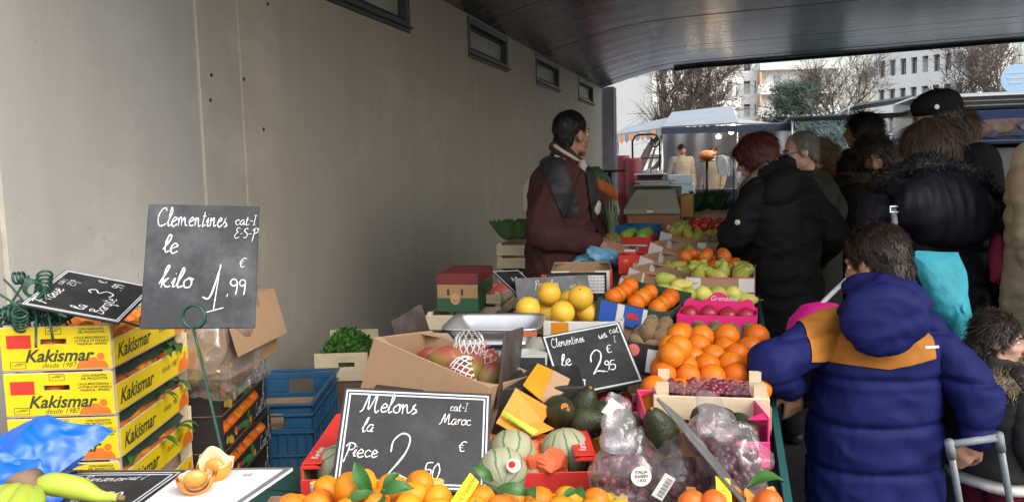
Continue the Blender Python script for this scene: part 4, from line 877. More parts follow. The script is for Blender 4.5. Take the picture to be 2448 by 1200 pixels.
# blue plastic crate
M_bluep = mat('blue_plastic_crate', (.018,.10,.22), .45, .15, 8, .1, 60, dirt=(.10,.14,.18,.5), dscale=7)
def blue_crate(label, M, W=.34, L=.58, H=.30):
    t = thing('blue_plastic_crate', label, 'crate', M, 'blue plastic crates'); th = .012
    for nm_, x0, x1, y0, y1 in (('front_wall',0,W,0,th),('back_wall',0,W,L-th,L)):
        b = MB(); b.rbox(x0,x1,y0,y1,0,H*.68,.003); b.rbox(x0,x0+W*.33,y0,y1,H*.681,H*.9,.003); b.rbox(x1-W*.33,x1,y0,y1,H*.681,H*.9,.003); b.rbox(x0,x1,y0,y1,H*.901,H,.003); w_ = pt(nm_, b, M_bluep, t)
        for k in range(9):
            b = MB(); xx = W*(.06+.11*k); b.rbox(xx-.004,xx+.004,y0-.008 if y0 == 0 else y1+.0003,y0-.0003 if y0 == 0 else y1+.008,.01,H*.62,.0015); pt('rib', b, M_bluep, w_)
    for x0 in (0, W-th):
        b = MB(); b.rbox(x0,x0+th,th+.001,L-th-.001,0,H,.003); w_ = pt('side_wall', b, M_bluep, t)
        for k in range(11):
            b = MB(); yy = L*(.07+.086*k); xs = (-.008,-.0003) if x0 == 0 else (W+.0003,W+.008); b.rbox(*xs,yy-.004,yy+.004,.01,H*.8,.0015); pt('rib', b, M_bluep, w_)
    for z in (.30*H,.62*H,.86*H):
        b = MB(); b.rbox(-.010,W+.010,-.010,-.0004,z,z+.008,.002); b.rbox(W+.0004,W+.010,0,L,z,z+.008,.002); pt('band', b, M_bluep, t)
    b = MB(); b.rbox(-.014,W+.014,-.014,.004,H+.0003,H+.012,.003); b.rbox(-.014,W+.014,L-.004,L+.014,H+.0003,H+.012,.003); b.rbox(-.014,.004,.0045,L-.0045,H+.0003,H+.012,.003); b.rbox(W-.004,W+.014,.0045,L-.0045,H+.0003,H+.012,.003); pt('rim', b, M_bluep, t)
    b = MB(); b.rbox(th,W-th,th,L-th,.002,.012,.002); pt('base', b, M_bluep, t); return t
p = at(742, 962, 3.34); M = TM(p-exk*.34-Vector((0,0,.312)), KY); bc = blue_crate('blue ribbed plastic crate, upper one, between the black crates and the melon board', M)
b2 = copy_tree(bc); b2.matrix_world = TM(p-exk*.34-Vector((0,0,.626)), KY); b2['label'] = 'blue ribbed plastic crate standing on the ground under another blue crate'
b = MB(); b.rbox(.02,.31,.05,.5,.17,.20,.003); tag(b.build('cardboard_sheet', M_card, None, M), 'folded cardboard lying inside the upper blue plastic crate', 'cardboard')
YC = 14.5; exc = Vector((math.cos(R(YC)), math.sin(R(YC)), 0)); eyc = Vector((-exc.y, exc.x, 0))
# ================================================================== front row: flat boards, bags, bananas, clementines
ZF = .90
A = lambda px, py, z=ZF: atz(px, py, z)
# flat price board lying down, white cutting sheet beside it
TLp, TRp, BLp = A(150,1128), A(447,1124), A(-60,1230)
def flatboard(name, label, cat, quad, th, m):
    Q = [Vector(v) for v in quad]; b = MB(); n = Vector((0,0,th)); b.add([v-n for v in Q]+Q, [(0,1,2,3)[::-1], (4,5,6,7)]+[(i,(i+1)%4,4+(i+1)%4,4+i) for i in range(4)], False); return b.build(name, m)
fb = thing('chalk_board', 'black chalkboard with white border lying flat beside the bananas', 'chalkboard', TM(A(300,1260)))
def loc(v): v = Vector(v); return v-Vector(fb.location)
q0, q1, q2, q3 = A(-90,1290), A(215,1290), A(447,1124), A(150,1127)
ex = (q1-q0).normalized(); Wf = (q1-q0).length; eyv = q3-q0; Lf = eyv.length
b = MB(); Q = [loc(v) for v in (q0,q1,q2,q3)]; n = Vector((0,0,.006)); b.add([v-n for v in Q]+Q, [(3,2,1,0),(4,5,6,7)]+[(i,(i+1)%4,4+(i+1)%4,4+i) for i in range(4)], False); pt('slate', b, M_slate2, fb)
def bil(u, v, z=.001): return loc((q0.lerp(q1,u)).lerp(q3.lerp(q2,u), v))+Vector((0,0,z))
b = MB()
for k in range(2):
    i = .03+.035*k; w_ = .014
    for (u0,u1,v0,v1) in ((i,1-i,1-i-w_,1-i),(1-i-w_,1-i,i,1-i-w_),(i,i+w_,i,1-i-w_)): b.add([bil(u0,v0),bil(u1,v0),bil(u1,v1),bil(u0,v1)], [(0,1,2,3)])
pt('printed_border', b, M_bord, fb)
b = MB(); chalk(b, 'cat-I', .60, .84, .08, .1); chalk(b, '1.50', .42, .45, .2, .08); chalk(b, 'Bananes', .25, .82, .10, .1); b.v = [tuple(bil(v[0], v[1], .0012)) for v in b.v]; pt('chalk_writing', b, M_chalk, fb)
M_sheet = mat('white_melamine', (.78,.79,.82), .4, .05, 6, dirt=(.5,.5,.5,.25), dscale=9)
ws = thing('white_board', 'white board with grey edges lying flat, pieces of clementine on it', 'board', TM(A(500,1250)))
Q = [v-Vector(ws.location)+Vector((0,0,.004)) for v in (A(230,1290),A(455,1290),A(700,1122),A(452,1124))]
b = MB(); b.add([v-n for v in Q]+Q, [(3,2,1,0),(4,5,6,7)]+[(i,(i+1)%4,4+(i+1)%4,4+i) for i in range(4)], False); pt('panel', b, M_sheet, ws)
def bl2(u, v, z=.0008): return Q[0].lerp(Q[1],u).lerp(Q[3].lerp(Q[2],u), v)+Vector((0,0,z))
b = MB(); b.add([bl2(.94,0),bl2(1,0),bl2(1,1),bl2(.94,1)], [(0,1,2,3)]); b.add([bl2(0,.97),bl2(.94,.97),bl2(.94,1),bl2(0,1)], [(0,1,2,3)]); pt('grey_edge', b, mat('grey_edge', (.18,.18,.2), .5, .1), ws)
b = MB()
chalk(b, 'sac', .62, .86, .08, .07, jit=.05); chalk(b, 'Cl', .3, .3, .14, .05); b.v = [tuple(bl2(v[0], v[1], .0011)) for v in b.v]; pt('ink_marks', b, M_inkb, ws)
# support crate under the flat boards
s0 = A(250,1200); M = TM((A(-20,1300).x-.25, A(300,1300).y-.35, .702), 12)
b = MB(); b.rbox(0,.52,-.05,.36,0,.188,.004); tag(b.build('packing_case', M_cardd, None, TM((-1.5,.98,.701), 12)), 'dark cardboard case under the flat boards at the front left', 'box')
# peeled clementine pieces on the white board
M_peel = mat('peel_outside', (.82,.30,.03), .45, .15, 9, .4, 300, bdist=.001); M_pith = mat('peel_pith', (.80,.62,.38), .8, .12, 20); M_pulp = mat('orange_pulp', (.85,.33,.06), .3, .25, 40, coat=.5)
def segment(label, pos, yaw, sc=1.):
    t = thing('clementine_wedge', label, 'fruit piece', TM(pos, yaw, sc=sc), 'cut clementine on the white board'); n = 12; b = MB(); r = .034
    b.grid(lambda u, v: (r*math.cos(math.pi*u)*math.cos((v-.5)*1.7), r*math.sin((v-.5)*1.7)*(1)+0, r*(1-math.sin(math.pi*u)*math.cos((v-.5)*1.7))), 16, 8); pt('peel', b, M_peel, t)
    b = MB(); b.grid(lambda u, v: (r*.86*math.cos(math.pi*u)*math.cos((v-.5)*1.5), r*.86*math.sin((v-.5)*1.5), .003+r*(1-.86*math.sin(math.pi*u)*math.cos((v-.5)*1.5))), 16, 8); pt('pith', b, M_pith, t)
    b = MB(); b.ball((0,0,r*.86), (r*.62,r*.3,r*.46), 14, 8); pt('pulp', b, M_pulp, t); return t
segment('peeled clementine wedge nearest the front on the white board', A(470,1180), 40, 1.05); segment('opened clementine peel behind the wedge on the white board', A(515,1148), 5, 1.0)
b = MB(); b.grid(lambda u, v: (.07*(u-.5), .03*(v-.5)+.01*math.sin(u*5), .012+.03*math.sin(u*3.1)*math.sin(v*3.1)+.006*noise.noise(Vector((u*5,v*5,0)))), 14, 8); tag(b.build('clementine_peel', M_pith, None, TM(A(520,1132)+Vector((0,0,.02)), 25, tx=25)), 'curled pale clementine peel by the green stake', 'peel')
# blue carrier bags
M_blueb = mat('blue_carrier_film', (.006,.12,.60), .38, .18, 6, .5, 22, coat=.2)
bg_ = thing('carrier_bag_pile', 'pile of bright blue plastic carrier bags behind the bananas', 'bags', TM(A(26,1178), YC, sc=.80))
for k in range(7):
    def fn(u, v, k=k):
        a = .02*k; x = -.30+.46*u-.012*k; y = -.02+.035*k-.10*(1-v)*.9; arch = math.sin(math.pi*min(1,max(0,(u*.82+.10))))**.8
        z = (.125-.010*k)*arch*(.30+.70*v)+.012*math.sin(u*16+k*1.7)*v; z -= .14*max(0,u-.66)*(1+k*.2)
        q = Vector((x, y, max(.004+.003*k, z+.02))); return q+crumple(q, .016, k*3.3, 14)+crumple(q, .007, k*5.1, 42)
    b = MB(); b.grid(fn, 64, 30); pt('carrier_bag', b, M_blueb, bg_)
def fn2(u, v):
    th = R(-15+150*v); r = .13+.06*u; x = -.26+.52*u*(.35+.65*v)-.02; q = Vector((-.24+.40*u-.05*math.cos(th), -.10+.16*v+.05*u, .012+.155*math.sin(math.pi*(.06+.60*u))*(.15+.85*v**.6)-.12*max(0,u-.7))); return q+crumple(q, .022, 5, 9)+crumple(q, .009, 9, 34)
b = MB(); b.grid(fn2, 70, 40); pt('carrier_bag', b, M_blueb, bg_)
# bananas
M_ban = mat('green_banana_skin', (.42,.50,.06), .5, .2, 8, rnd=.05, dirt=(.22,.38,.04,.8), dscale=6); M_bant = mat('banana_tip', (.20,.13,.06), .8, .3, 20); M_bans = mat('banana_cut_stem', (.23,.15,.10), .8, .3, 20)
hand = thing('banana_hand', 'hand of green yellow bananas in front of the blue bags', 'bananas', TM(A(92,1245)+Vector((0,0,.0))))
def banana(pts, rads):
    P = _catmull3(pts, 5); n = len(P); rs = []
    for i in range(n): 
        x = i/(n-1)*(len(rads)-1); j = min(int(x), len(rads)-2); rs.append(rads[j]+(rads[j+1]-rads[j])*(x-j))
    b = MB(); b.tube(P, rs, 6 if False else 10); o = pt('banana', b, M_ban, hand)
    b = MB(); d = (P[-1]-P[-2]).normalized(); b.tube([P[-1]-d*.004, P[-1]+d*.012], [rs[-1]*1.06, rs[-1]*.75], 8); pt('tip', b, M_bant, o); return o
def _catmull3(P, k):
    P = [Vector(p) for p in P]; Q = [P[0]*2-P[1]]+P+[P[-1]*2-P[-2]]; out = []
    for i in range(1, len(Q)-2):
        a, b, c, d = Q[i-1:i+3]
        for j in range(k): t = j/k; out.append(.5*((2*b)+(c-a)*t+(2*a-5*b+4*c-d)*t*t+(3*b-a-3*c+d)*t**3))
    out.append(P[-1]); return out
rr_ = Vector((math.cos(YAW), math.sin(YAW), 0)); ff_ = Vector((-math.sin(YAW), math.cos(YAW), 0))
H0 = rr_*-.015+Vector((0,0,.062))
banana([H0+rr_*.01, H0+rr_*.045+Vector((0,0,.005)), H0+rr_*.09-Vector((0,0,.004)), H0+rr_*.125-Vector((0,0,.018)), H0+rr_*.158-Vector((0,0,.022))], [.012,.021,.021,.011,.006])
for k, (dx, dz) in enumerate(((-.055,.0),(-.028,.004),(0,.006),(.028,.003),(.055,-.004))):
    banana([H0+rr_*dx*.25-ff_*.008, H0+rr_*dx*.7-ff_*.045+Vector((0,0,dz)), H0+rr_*dx*1.1-ff_*.10+Vector((0,0,dz-.016)), H0+rr_*dx*1.2-ff_*.15+Vector((0,0,-.04))], [.011,.018,.018,.009])
b = MB(); b.tube([H0-ff_*.02, H0+Vector((0,0,.008)), H0+ff_*.03+Vector((0,0,.012))], [.032,.026,.014], 10); pt('cut_crown', b, M_bans, hand)
# ---- crates of clementines at the front edge
M_yedge = mat('yellow_band', (.85,.68,.03), .5, .06)
def front_crate(label, px0, px1, pyb, d):
    a = at(px0, pyb, d); c = at(px1, pyb, d); W = (Vector((c.x-a.x, c.y-a.y, 0))).length; L = .36; H = .14; o = a-eyc*L; z0 = a.z-H
    M = TM((o.x, o.y, z0), YC); t = thing('clementine_crate', label, 'crate', M, 'wooden crates of clementines at the front')
    for y in (0, L-.008):
        b = MB(); b.rbox(0,W,y,y+.008,.012,H*.55,.002); b.rbox(0,W,y,y+.008,H*.58,H-(.0 if y else .03),.002); e = pt('end_board', b, M_wood, t)
    b = MB(); b.box(W*.02,W*.98,L-.0092,L-.0082,H*.80,H-.002); b.box(W*.02,W*.98,L-.0085,L+.0005,H+.0003,H+.0012); pt('yellow_band', b, M_yedge, t)
    for x in (0, W-.008):
        b = MB(); b.rbox(x,x+.008,.009,L-.009,.012,H*.8,.002); pt('side_board', b, M_wood, t)
    for x in (.009, W-.027):
        for y in (.009, L-.027): b = MB(); b.prism([(x,y),(x+.018,y),(x+.018,y+.018),(x,y+.018)], .002, H-.004); pt('corner_post', b, M_wood, t)
    b = MB(); b.rbox(0,W,0,L,0,.011,.002); pt('base', b, M_wood, t)
    if z0 > .72:
        b = MB(); b.rbox(.01,W-.01,.01,L-.01,.701-z0,-.001,.003); b.build('riser', M_cardd, TABLES[0][0], Matrix.Translation((-TABLES[0][1], -TABLES[0][2], 0)) @ M)
    return M, W, L, H
Mc1, Wc, Lc, Hc = front_crate('wooden crate with a yellow top band full of clementines, below the melon board', 742, 1062, 1150, 1.76)
Mc2, Wc2, Lc2, Hc2 = front_crate('wooden crate of clementines at the front, left of the grape bags', 1120, 1500, 1185, 1.76)
def rowfruit(kind, x0, x1, step, y, d, label, dy=10, sc=1.):
    px = x0
    while px < x1:
        fruit(kind if random.random() < .7 else ('clementine' if kind != 'clementine' else 'ripe_clementine'), at(px+random.uniform(-8,8), y+random.uniform(-dy,dy), d+random.uniform(-.02,.02)), label, 'clementines in the front crates', sc=sc*.93); px += step
LB = 'clementine in the front row %s'
rowfruit('clementine', 790, 1075, 72, 1166, 1.69, LB % 'below the melon board'); rowfruit('clementine', 770, 1110, 70, 1192, 1.62, LB % 'below the melon board'); rowfruit('clementine', 690, 1110, 70, 1220, 1.55, LB % 'below the melon board')
rowfruit('clementine', 1150, 1480, 70, 1194, 1.66, LB % 'below the red melon carton', 6); rowfruit('clementine', 1130, 1500, 70, 1220, 1.58, LB % 'below the red melon carton', 8)
# left group in a dark carton
ML = TM(at(640,1205,1.68)-eyc*.34-Vector((0,0,.10)), YC)
carton('brown carton with a hand hole holding clementines, right of the white board', ML, .135, .36, .11, M_card, None, None, th=.006)
fill('clementine', ML, .125, .33, .105, .066, 'clementine heaped in the narrow brown carton by the white board', 'clementines in the front crates', layers=1, x0=.005, y0=.01, jit=.2)
b = MB(); b.rbox(0,.135,.01,.35,.702-ML.translation.z,-.002,.003); b.build('riser', M_cardd, TABLES[0][0], Matrix.Translation((-TABLES[0][1], -TABLES[0][2], 0)) @ ML)
# big clementine with leaf sprig
cz_ = Mc1 @ Vector((.12,.2,Hc+.075)); fruit('clementine', at(840,1168,1.60), 'large pale clementine with knobbly stem end, left of the leaf sprig', 'clementines in the front crates', sc=1.06)
spr = thing('leaf_sprig', 'sprig of glossy green leaves on the clementines below the melon board', 'leaves', TM(at(915,1180,1.57)))
for (dx, dy, dz, dr, sc) in ((-.02,0,.0,(-.45,.2,.9),1.0),(-.005,0,0,(.8,-.1,.12),.95),(0,0,0,(.1,-.6,-.35),.95),(-.01,0,0,(-.85,-.3,-.15),.85),(.0,0,0,(.35,.3,.3),.7)):
    d = rr_*dr[0]+ff_*dr[1]+Vector((0,0,dr[2])); ey = d.normalized(); ez = Vector((-.1,-.7,.7)); ex_ = ey.cross(ez).normalized(); ez = ex_.cross(ey); M = Matrix((ex_, ey, ez)).transposed().to_4x4() @ Matrix.Diagonal((1.1*sc,sc*1.05,sc,1)); M.translation = rr_*dx; link('leaf', LEAF, spr, M)
b = MB(); b.tube([(0,0,-.02),(.0,0,.0),(.006,-.004,.012)], .0022, 6); pt('stalk', b, M_stem, spr)
leaf(at(1185,1168,1.62), rr_*.8+Vector((0,0,-.2)), (-.1,-.7,.7), 1.0, 'single dark green leaf below the melons, right of the yellow tag'); leaf(at(1178,1150,1.66), rr_*-.5+Vector((0,0,.4)), (-.1,-.7,.7), .8, 'single dark leaf in front of the left melon')
for i in range(3): leaf(at(1280+60*i,1196,1.58), rr_*random.uniform(-1,1)+ff_*.5, (0,-.5,.8), .7, 'green leaf among the clementines below the red carton, %s from left' % ['first','second','third'][i])
# yellow price tags
def tagstrip(label, a, c, wd, s):
    a, c = Vector(a), Vector(c); ex = (c-a); L = ex.length; M = frame(a, ex, (-Vector(_f)).cross(ex)); t = thing('yellow_tag', label, 'tag', M); b = MB(); b.rbox(0,L,-wd/2,wd/2,-.0015,0,.0005); pt('card', b, M_yedge, t); lettering(s, wd*.62, M_inkb, t, Matrix.Translation((L*.08,0,.0006)), 'print', spacing=1.0); return t
tagstrip('yellow tag strip standing in the front clementines, left of the melons', at(1085,1215,1.53), at(1135,1140,1.62), .026, 'Sans traitement')
tagstrip('yellow tag standing in front of the grape bags, with black print', at(1735,1235,1.55), at(1728,1140,1.62), .030, 'Raisin I')
# ================================================================== melons
def melon_carton(label, px, py, d, W, L, H, yaw, ends=True):
    o = at(px, py, d); M = TM((o.x, o.y, o.z-H), yaw); t = carton(label, M, W, L, H, M_redc, None, 'red melon cartons', front_drop=.03, patches=[('li',.02,.98,.02,.98,M_card),('ri',.02,.98,.02,.98,M_card),('bi',.02,.98,.02,.98,M_card)], name='melon_carton')
    for x in (0, W-.05):
        b = MB(); b.rbox(x+.001,x+.049,.02,L-.02,H+.0005,H+.004,.001); fl = pt('end_flap', b, M_redc, t)
        lettering('Kerdien', .026, M_labw, fl, Matrix.Translation((x+.025, .05, H+.0045)) @ Matrix.Rotation(R(90),4,'Z'), 'lettering', offset=.0004)
    b = MB(); slab(b, (W+.003,.01,H-.002), (W+.003,L-.03,H-.002), (W+.045,L-.03,H-.13), (W+.045,.01,H-.13), .003); of = pt('outer_flap', b, M_redc, t)
    lettering('Kerdien', .034, M_labw, of, frame((W+.026,.06,H-.06), (0,1,0), (-.045,0,.13)) @ Matrix.Translation((0,0,.006)), 'lettering', offset=.0005)
    return M
Mm1 = melon_carton('red melon carton behind the melon chalkboard, with white lettering on its flap', 716, 1118, 1.97, .34, .44, .15, YC+1)
Mm2 = melon_carton('red melon carton with striped melons and a melon picture on its front', 1078, 1106, 1.95, .345, .44, .155, YC+1)
b = MB(); L_ = .335; par = None
lg = thing('melon_sticker', 'white and green melon picture on the front of the red carton', 'sticker', Mm2 @ Matrix.Translation((.205,-.0015,.055)) @ Matrix.Rotation(R(90),4,'X'))
b = MB(); n = 20; b.add([(.045*math.cos(a), .020*math.sin(a)*(1 if math.sin(a) > 0 else .8), 0) for a in [6.283*i/n for i in range(n)]], [tuple(range(n))]); pt('pale_shape', b, M_labw, lg)
for k in range(5): b = MB(); x = -.03+.015*k; b.add([(x-.003,-.012,.0004),(x+.004,-.012,.0004),(x*.4+.003,.018,.0004),(x*.4-.002,.018,.0004)], [(0,1,2,3)]); pt('green_stripe', b, mat('melon_green_print', (.08,.30,.18), .5, .1), lg)
b = MB(); b.add([(-.012,.012,.0008),(.016,.012,.0008),(.008,.032,.0008),(-.004,.03,.0008)], [(0,1,2,3)]); pt('green_stalk', b, MATS['melon_green_print'], lg)
def melon_mat():
    m = bpy.data.materials.new('striped_melon_rind'); m.use_nodes = True; N = m.node_tree.nodes; L = m.node_tree.links; b = N['Principled BSDF']; b.inputs['Roughness'].default_value = .6
    tc = N.new('ShaderNodeTexCoord'); sp = N.new('ShaderNodeSeparateXYZ'); L.new(tc.outputs['Object'], sp.inputs[0]); at2 = N.new('ShaderNodeMath'); at2.operation = 'ARCTAN2'; L.new(sp.outputs[1], at2.inputs[0]); L.new(sp.outputs[0], at2.inputs[1])
    nz = N.new('ShaderNodeTexNoise'); nz.inputs['Scale'].default_value = 22; nz.inputs['Detail'].default_value = 6; L.new(tc.outputs['Object'], nz.inputs['Vector'])
    ad = N.new('ShaderNodeMath'); ad.operation = 'MULTIPLY_ADD'; ad.inputs[1].default_value = .35; L.new(nz.outputs[0], ad.inputs[0]); L.new(at2.outputs[0], ad.inputs[2])
    ml = N.new('ShaderNodeMath'); ml.operation = 'MULTIPLY'; ml.inputs[1].default_value = 10; L.new(ad.outputs[0], ml.inputs[0]); cs = N.new('ShaderNodeMath'); cs.operation = 'COSINE'; L.new(ml.outputs[0], cs.inputs[0])
    r = N.new('ShaderNodeMapRange'); r.inputs[1].default_value = .80; r.inputs[2].default_value = .97; L.new(cs.outputs[0], r.inputs[0])
    c1 = N.new('ShaderNodeMix'); c1.data_type = 'RGBA'; c1.inputs[6].default_value = (.33,.36,.22,1); c1.inputs[7].default_value = (.46,.45,.30,1); L.new(nz.outputs[0], c1.inputs[0])
    mx = N.new('ShaderNodeMix'); mx.data_type = 'RGBA'; mx.inputs[7].default_value = (.10,.19,.10,1); L.new(r.outputs[0], mx.inputs[0]); L.new(c1.outputs[2], mx.inputs[6]); L.new(mx.outputs[2], b.inputs['Base Color'])
    v = N.new('ShaderNodeTexVoronoi'); v.feature = 'DISTANCE_TO_EDGE'; v.inputs['Scale'].default_value = 70; L.new(tc.outputs['Object'], v.inputs['Vector']); bp = N.new('ShaderNodeBump'); bp.inputs['Strength'].default_value = .35; bp.inputs['Distance'].default_value = .002; L.new(v.outputs[0], bp.inputs['Height']); L.new(bp.outputs[0], b.inputs['Normal']); return m
M_mel = melon_mat()
for s in range(2): fmesh('melon', sph(.072, 14, .95, .05, .03), [M_mel, M_navel], 40, .02, 10, -.018, cal=calyx(.007,.0665), seed=s)
def melon(px, py, d, rot, label, sc=1., stk=None):
    o = fruit('melon', at(px,py,d), label, 'striped melons', rot=rot, sc=sc*.92)
    return o
m1 = melon(1222,1085,2.06,(R(-62),R(12),.3),'striped green melon at the back left, round sticker on the one below it'); melon(1352,1080,2.1,(R(-10),R(8),1.4),'striped pale melon on the right against the red flap')
m3 = melon(1200,1128,1.95,(R(-75),R(-25),.2),'striped melon with a round red and white sticker, partly behind the board', .95); melon(1290,1150,2.02,(R(20),R(30),2.),'striped melon low in the carton between the other two', .9)
for (px,py,d) in ((820,1120,2.05),(960,1110,2.1)): melon(px,py,d,(R(30),.2,1.),'striped melon hidden behind the melon chalkboard, %s' % ('left' if px < 900 else 'right'))
stt = thing('fruit_sticker', 'round white and red sticker on the front left melon', 'sticker', frame(at(1228,1112,1.885), rr_, Vector((0,0,1)))); b = MB(); b.lathe([(.017,-.001),(.017,.0002)], 18, False); pt('white_disc', b, M_labw, stt); b = MB(); b.M = Matrix.Translation((-.004,.003,.0008)); b.lathe([(.008,-.0003),(.008,.0004)], 14, False); pt('red_disc', b, M_redc, stt)
M_tiss = mat('orange_tissue', (.85,.16,.06), .7, .12, 12, .3, 40)
for i, (px, py, d, s) in enumerate(((1290,1088,2.12,.05),(1310,1108,2.0,.05),(1262,1105,2.03,.045),(1180,1060,2.2,.045),(1300,1062,2.2,.04))):
    b = MB(); b.ball((0,0,0), (s,s*.8,s*.6), 16, 10); b.v = [tuple(Vector(p)+crumple(p, s*.5, i*4., 30)) for p in b.v]
    for k in range(len(b.sm)): b.sm[k] = False
    tag(b.build('tissue_paper', M_tiss, None, TM(at(px,py,d))), 'crumpled orange red tissue paper packed between the melons, %s' % ['behind the gap','in front of the gap','beside the left melon','behind the chalkboard edge','at the back of the carton'][i], 'paper', 'orange tissue paper')
# melon chalkboard
board('black chalkboard with white border reading Melons, la piece, 2.50', at(830,925,2.02), at(1181,941,2.04), at(790,1165,1.88), M_slate2, 2,
      [('Melons', .13, .75, .19, {'sx': .92, 'wd': .085}), ('cat-I', .72, .80, .09), ('Maroc', .66, .66, .11), ('la', .15, .55, .14), ('Piece', .05, .30, .14, {'sx': 1.1}), ('2', .33, .10, .46, {'wd': .05, 'sx': .8}), ('.', .50, .16, .2), ('50', .57, .12, .16), ('€', .79, .38, .14)], wd=.1)
# ================================================================== middle: parsley, mangoes, scales, slates
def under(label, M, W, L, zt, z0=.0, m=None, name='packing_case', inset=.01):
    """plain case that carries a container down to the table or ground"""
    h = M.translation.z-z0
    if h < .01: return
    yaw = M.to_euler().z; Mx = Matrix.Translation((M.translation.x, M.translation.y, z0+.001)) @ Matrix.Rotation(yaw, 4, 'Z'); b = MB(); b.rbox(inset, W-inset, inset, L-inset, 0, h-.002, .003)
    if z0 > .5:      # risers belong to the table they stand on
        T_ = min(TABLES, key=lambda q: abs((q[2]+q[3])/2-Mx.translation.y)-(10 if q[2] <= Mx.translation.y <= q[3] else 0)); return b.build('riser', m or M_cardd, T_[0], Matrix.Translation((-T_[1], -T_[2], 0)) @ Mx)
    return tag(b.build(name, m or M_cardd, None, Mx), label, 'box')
# parsley crate
o = at(750, 846, 4.0); Mp = TM((o.x, o.y, o.z-.14), KY); t = thing('parsley_crate', 'pale plywood crate of parsley behind the mango carton', 'crate', Mp); W, L, H = .26, .42, .14
b = MB(); b.rbox(0,W,0,.006,0,H*.5,.001); b.rbox(0,W*.45,0,.006,H*.5002,H*.66,.001); b.rbox(W*.75,W,0,.006,H*.5002,H*.66,.001); b.rbox(0,W,0,.006,H*.6602,H,.001); pt('front_panel', b, M_wood, t)
b = MB(); b.rbox(0,W,L-.006,L,0,H*1.25,.001); pt('back_panel', b, M_wood, t)
for x in (0, W-.006): b = MB(); b.rbox(x,x+.006,.007,L-.007,0,H*.75,.001); pt('side_panel', b, M_wood, t)
b = MB(); b.rbox(.006,W-.006,.006,L-.006,0,.005,.001); pt('base', b, M_wood, t)
under('case under the parsley crate', Mp, W, L, 0)
M_pars = mat('parsley_leaf', (.045,.15,.02), .55, .4, 25, rnd=.0); b = MB()
for i in range(1500):
    u, v = random.random(), random.random(); zz = .09+.13*math.sin(math.pi*min(1,u*.9+.1))*math.sin(math.pi*(.2+.6*v))*random.uniform(.55,1); p = Vector((.02+.24*u, .03+.36*v, zz)); d = Vector((random.gauss(0,1),random.gauss(0,1),random.gauss(.5,.6))).normalized(); q = d.orthogonal().normalized(); s = random.uniform(.008,.016); c = d.cross(q)
    b.add([p, p+d*s+q*s*.7, p+d*s*1.5, p+d*s-q*s*.7], [(0,1,2),(0,2,3)], False)
for i in range(60): p = Vector((.02+.24*random.random(), .04+.34*random.random(), .05)); b.tube([p, p+Vector((random.gauss(0,.015),random.gauss(0,.015),.10))], .0012, 4)
b.v = [tuple(v) for v in b.v]; tag(b.build('parsley', M_pars, None, Mp), 'heap of fresh curly parsley in the pale crate', 'parsley', kind='stuff')
# mango carton, tipped to the right
fA, fB = at(893,806,2.38), at(1150,915,2.22); exm = (fB-fA); Wm = .40; eyb = at(968,762,2.72)-fA
Mm = frame(fA, exm, eyb); Lm = .30; Hm = .17; Mm = Mm @ Matrix.Translation((0,0,-Hm))
t = carton('brown cardboard carton of mangoes with a high hand-holed front, tipped to the right', Mm, Wm, Lm, Hm, M_card, None, name='mango_carton')
b = MB(); n = 14; pts = [(.205+.042*math.cos(a)*(1.2 if abs(math.cos(a)) > .3 else 1), Hm*.30+.014*math.sin(a)) for a in [6.283*i/n for i in range(n)]]; b.add([(x,-.0012,z) for x, z in pts], [tuple(range(n))]); pt('hand_hole', b, M_hole, t)
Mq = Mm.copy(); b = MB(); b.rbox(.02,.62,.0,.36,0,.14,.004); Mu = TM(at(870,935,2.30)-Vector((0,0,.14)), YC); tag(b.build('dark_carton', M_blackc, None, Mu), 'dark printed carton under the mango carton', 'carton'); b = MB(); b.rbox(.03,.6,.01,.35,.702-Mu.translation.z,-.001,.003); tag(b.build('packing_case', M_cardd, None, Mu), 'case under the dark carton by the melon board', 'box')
M_net = mat('white_foam_net', (.75,.74,.74), .7, .1, 60)
MG = [((1068,868,2.42),(.6,1.3,.4),1.1),((1102,858,2.5),(1.2,.2,1.),1.05),((1130,885,2.40),(.3,1.2,2.),1.0),((1165,868,2.5),(1.0,.5,.3),1.0),((1175,900,2.38),(.2,1.1,1.2),.95),((1095,900,2.36),(1.3,.4,.8),1.),((1030,860,2.6),(.9,.4,.8),1.)]
for i, (q, r_, s) in enumerate(MG): fruit('mango', at(*q), 'red and green mango in the tipped carton, %s' % ['left front','back middle, under the foam net','middle front','back right','right end','low at the front','far left'][i], 'mangoes in the tipped carton', rot=r_, sc=s)
def foamnet(label, c, a, r, h, m):
    """foam sleeve: a lattice of strands round the fruit"""
    b = MB(); a = Vector(a).normalized(); o = a.orthogonal().normalized(); o2 = a.cross(o); N = 14
    rad = lambda v: r*math.sin(math.pi*(.16+.62*v))**.6
    for sgn in (1, -1):
        for k in range(N): b.tube([a*h*(j/10-.5)+(o*math.cos(6.283*k/N+sgn*j*.12)+o2*math.sin(6.283*k/N+sgn*j*.12))*rad(j/10) for j in range(11)], .0022, 4, cap=False)
    tag(b.build('foam_net', m, None, TM(c)), label, 'net', 'foam nets on the mangoes')
foamnet('white foam net sleeve standing up on the mangoes', at(1122,838,2.46), (.1,-.2,1), .047, .10, M_net); foamnet('pink and white checked net round the right mango', at(1160,862,2.46), (.5,.1,.6), .05, .075, mat('pink_foam_net', (.75,.35,.38), .7, .15, 60)); foamnet('pale foam net round the mango at the low front', at(1110,892,2.35), (.7,.1,.2), .048, .07, M_net)
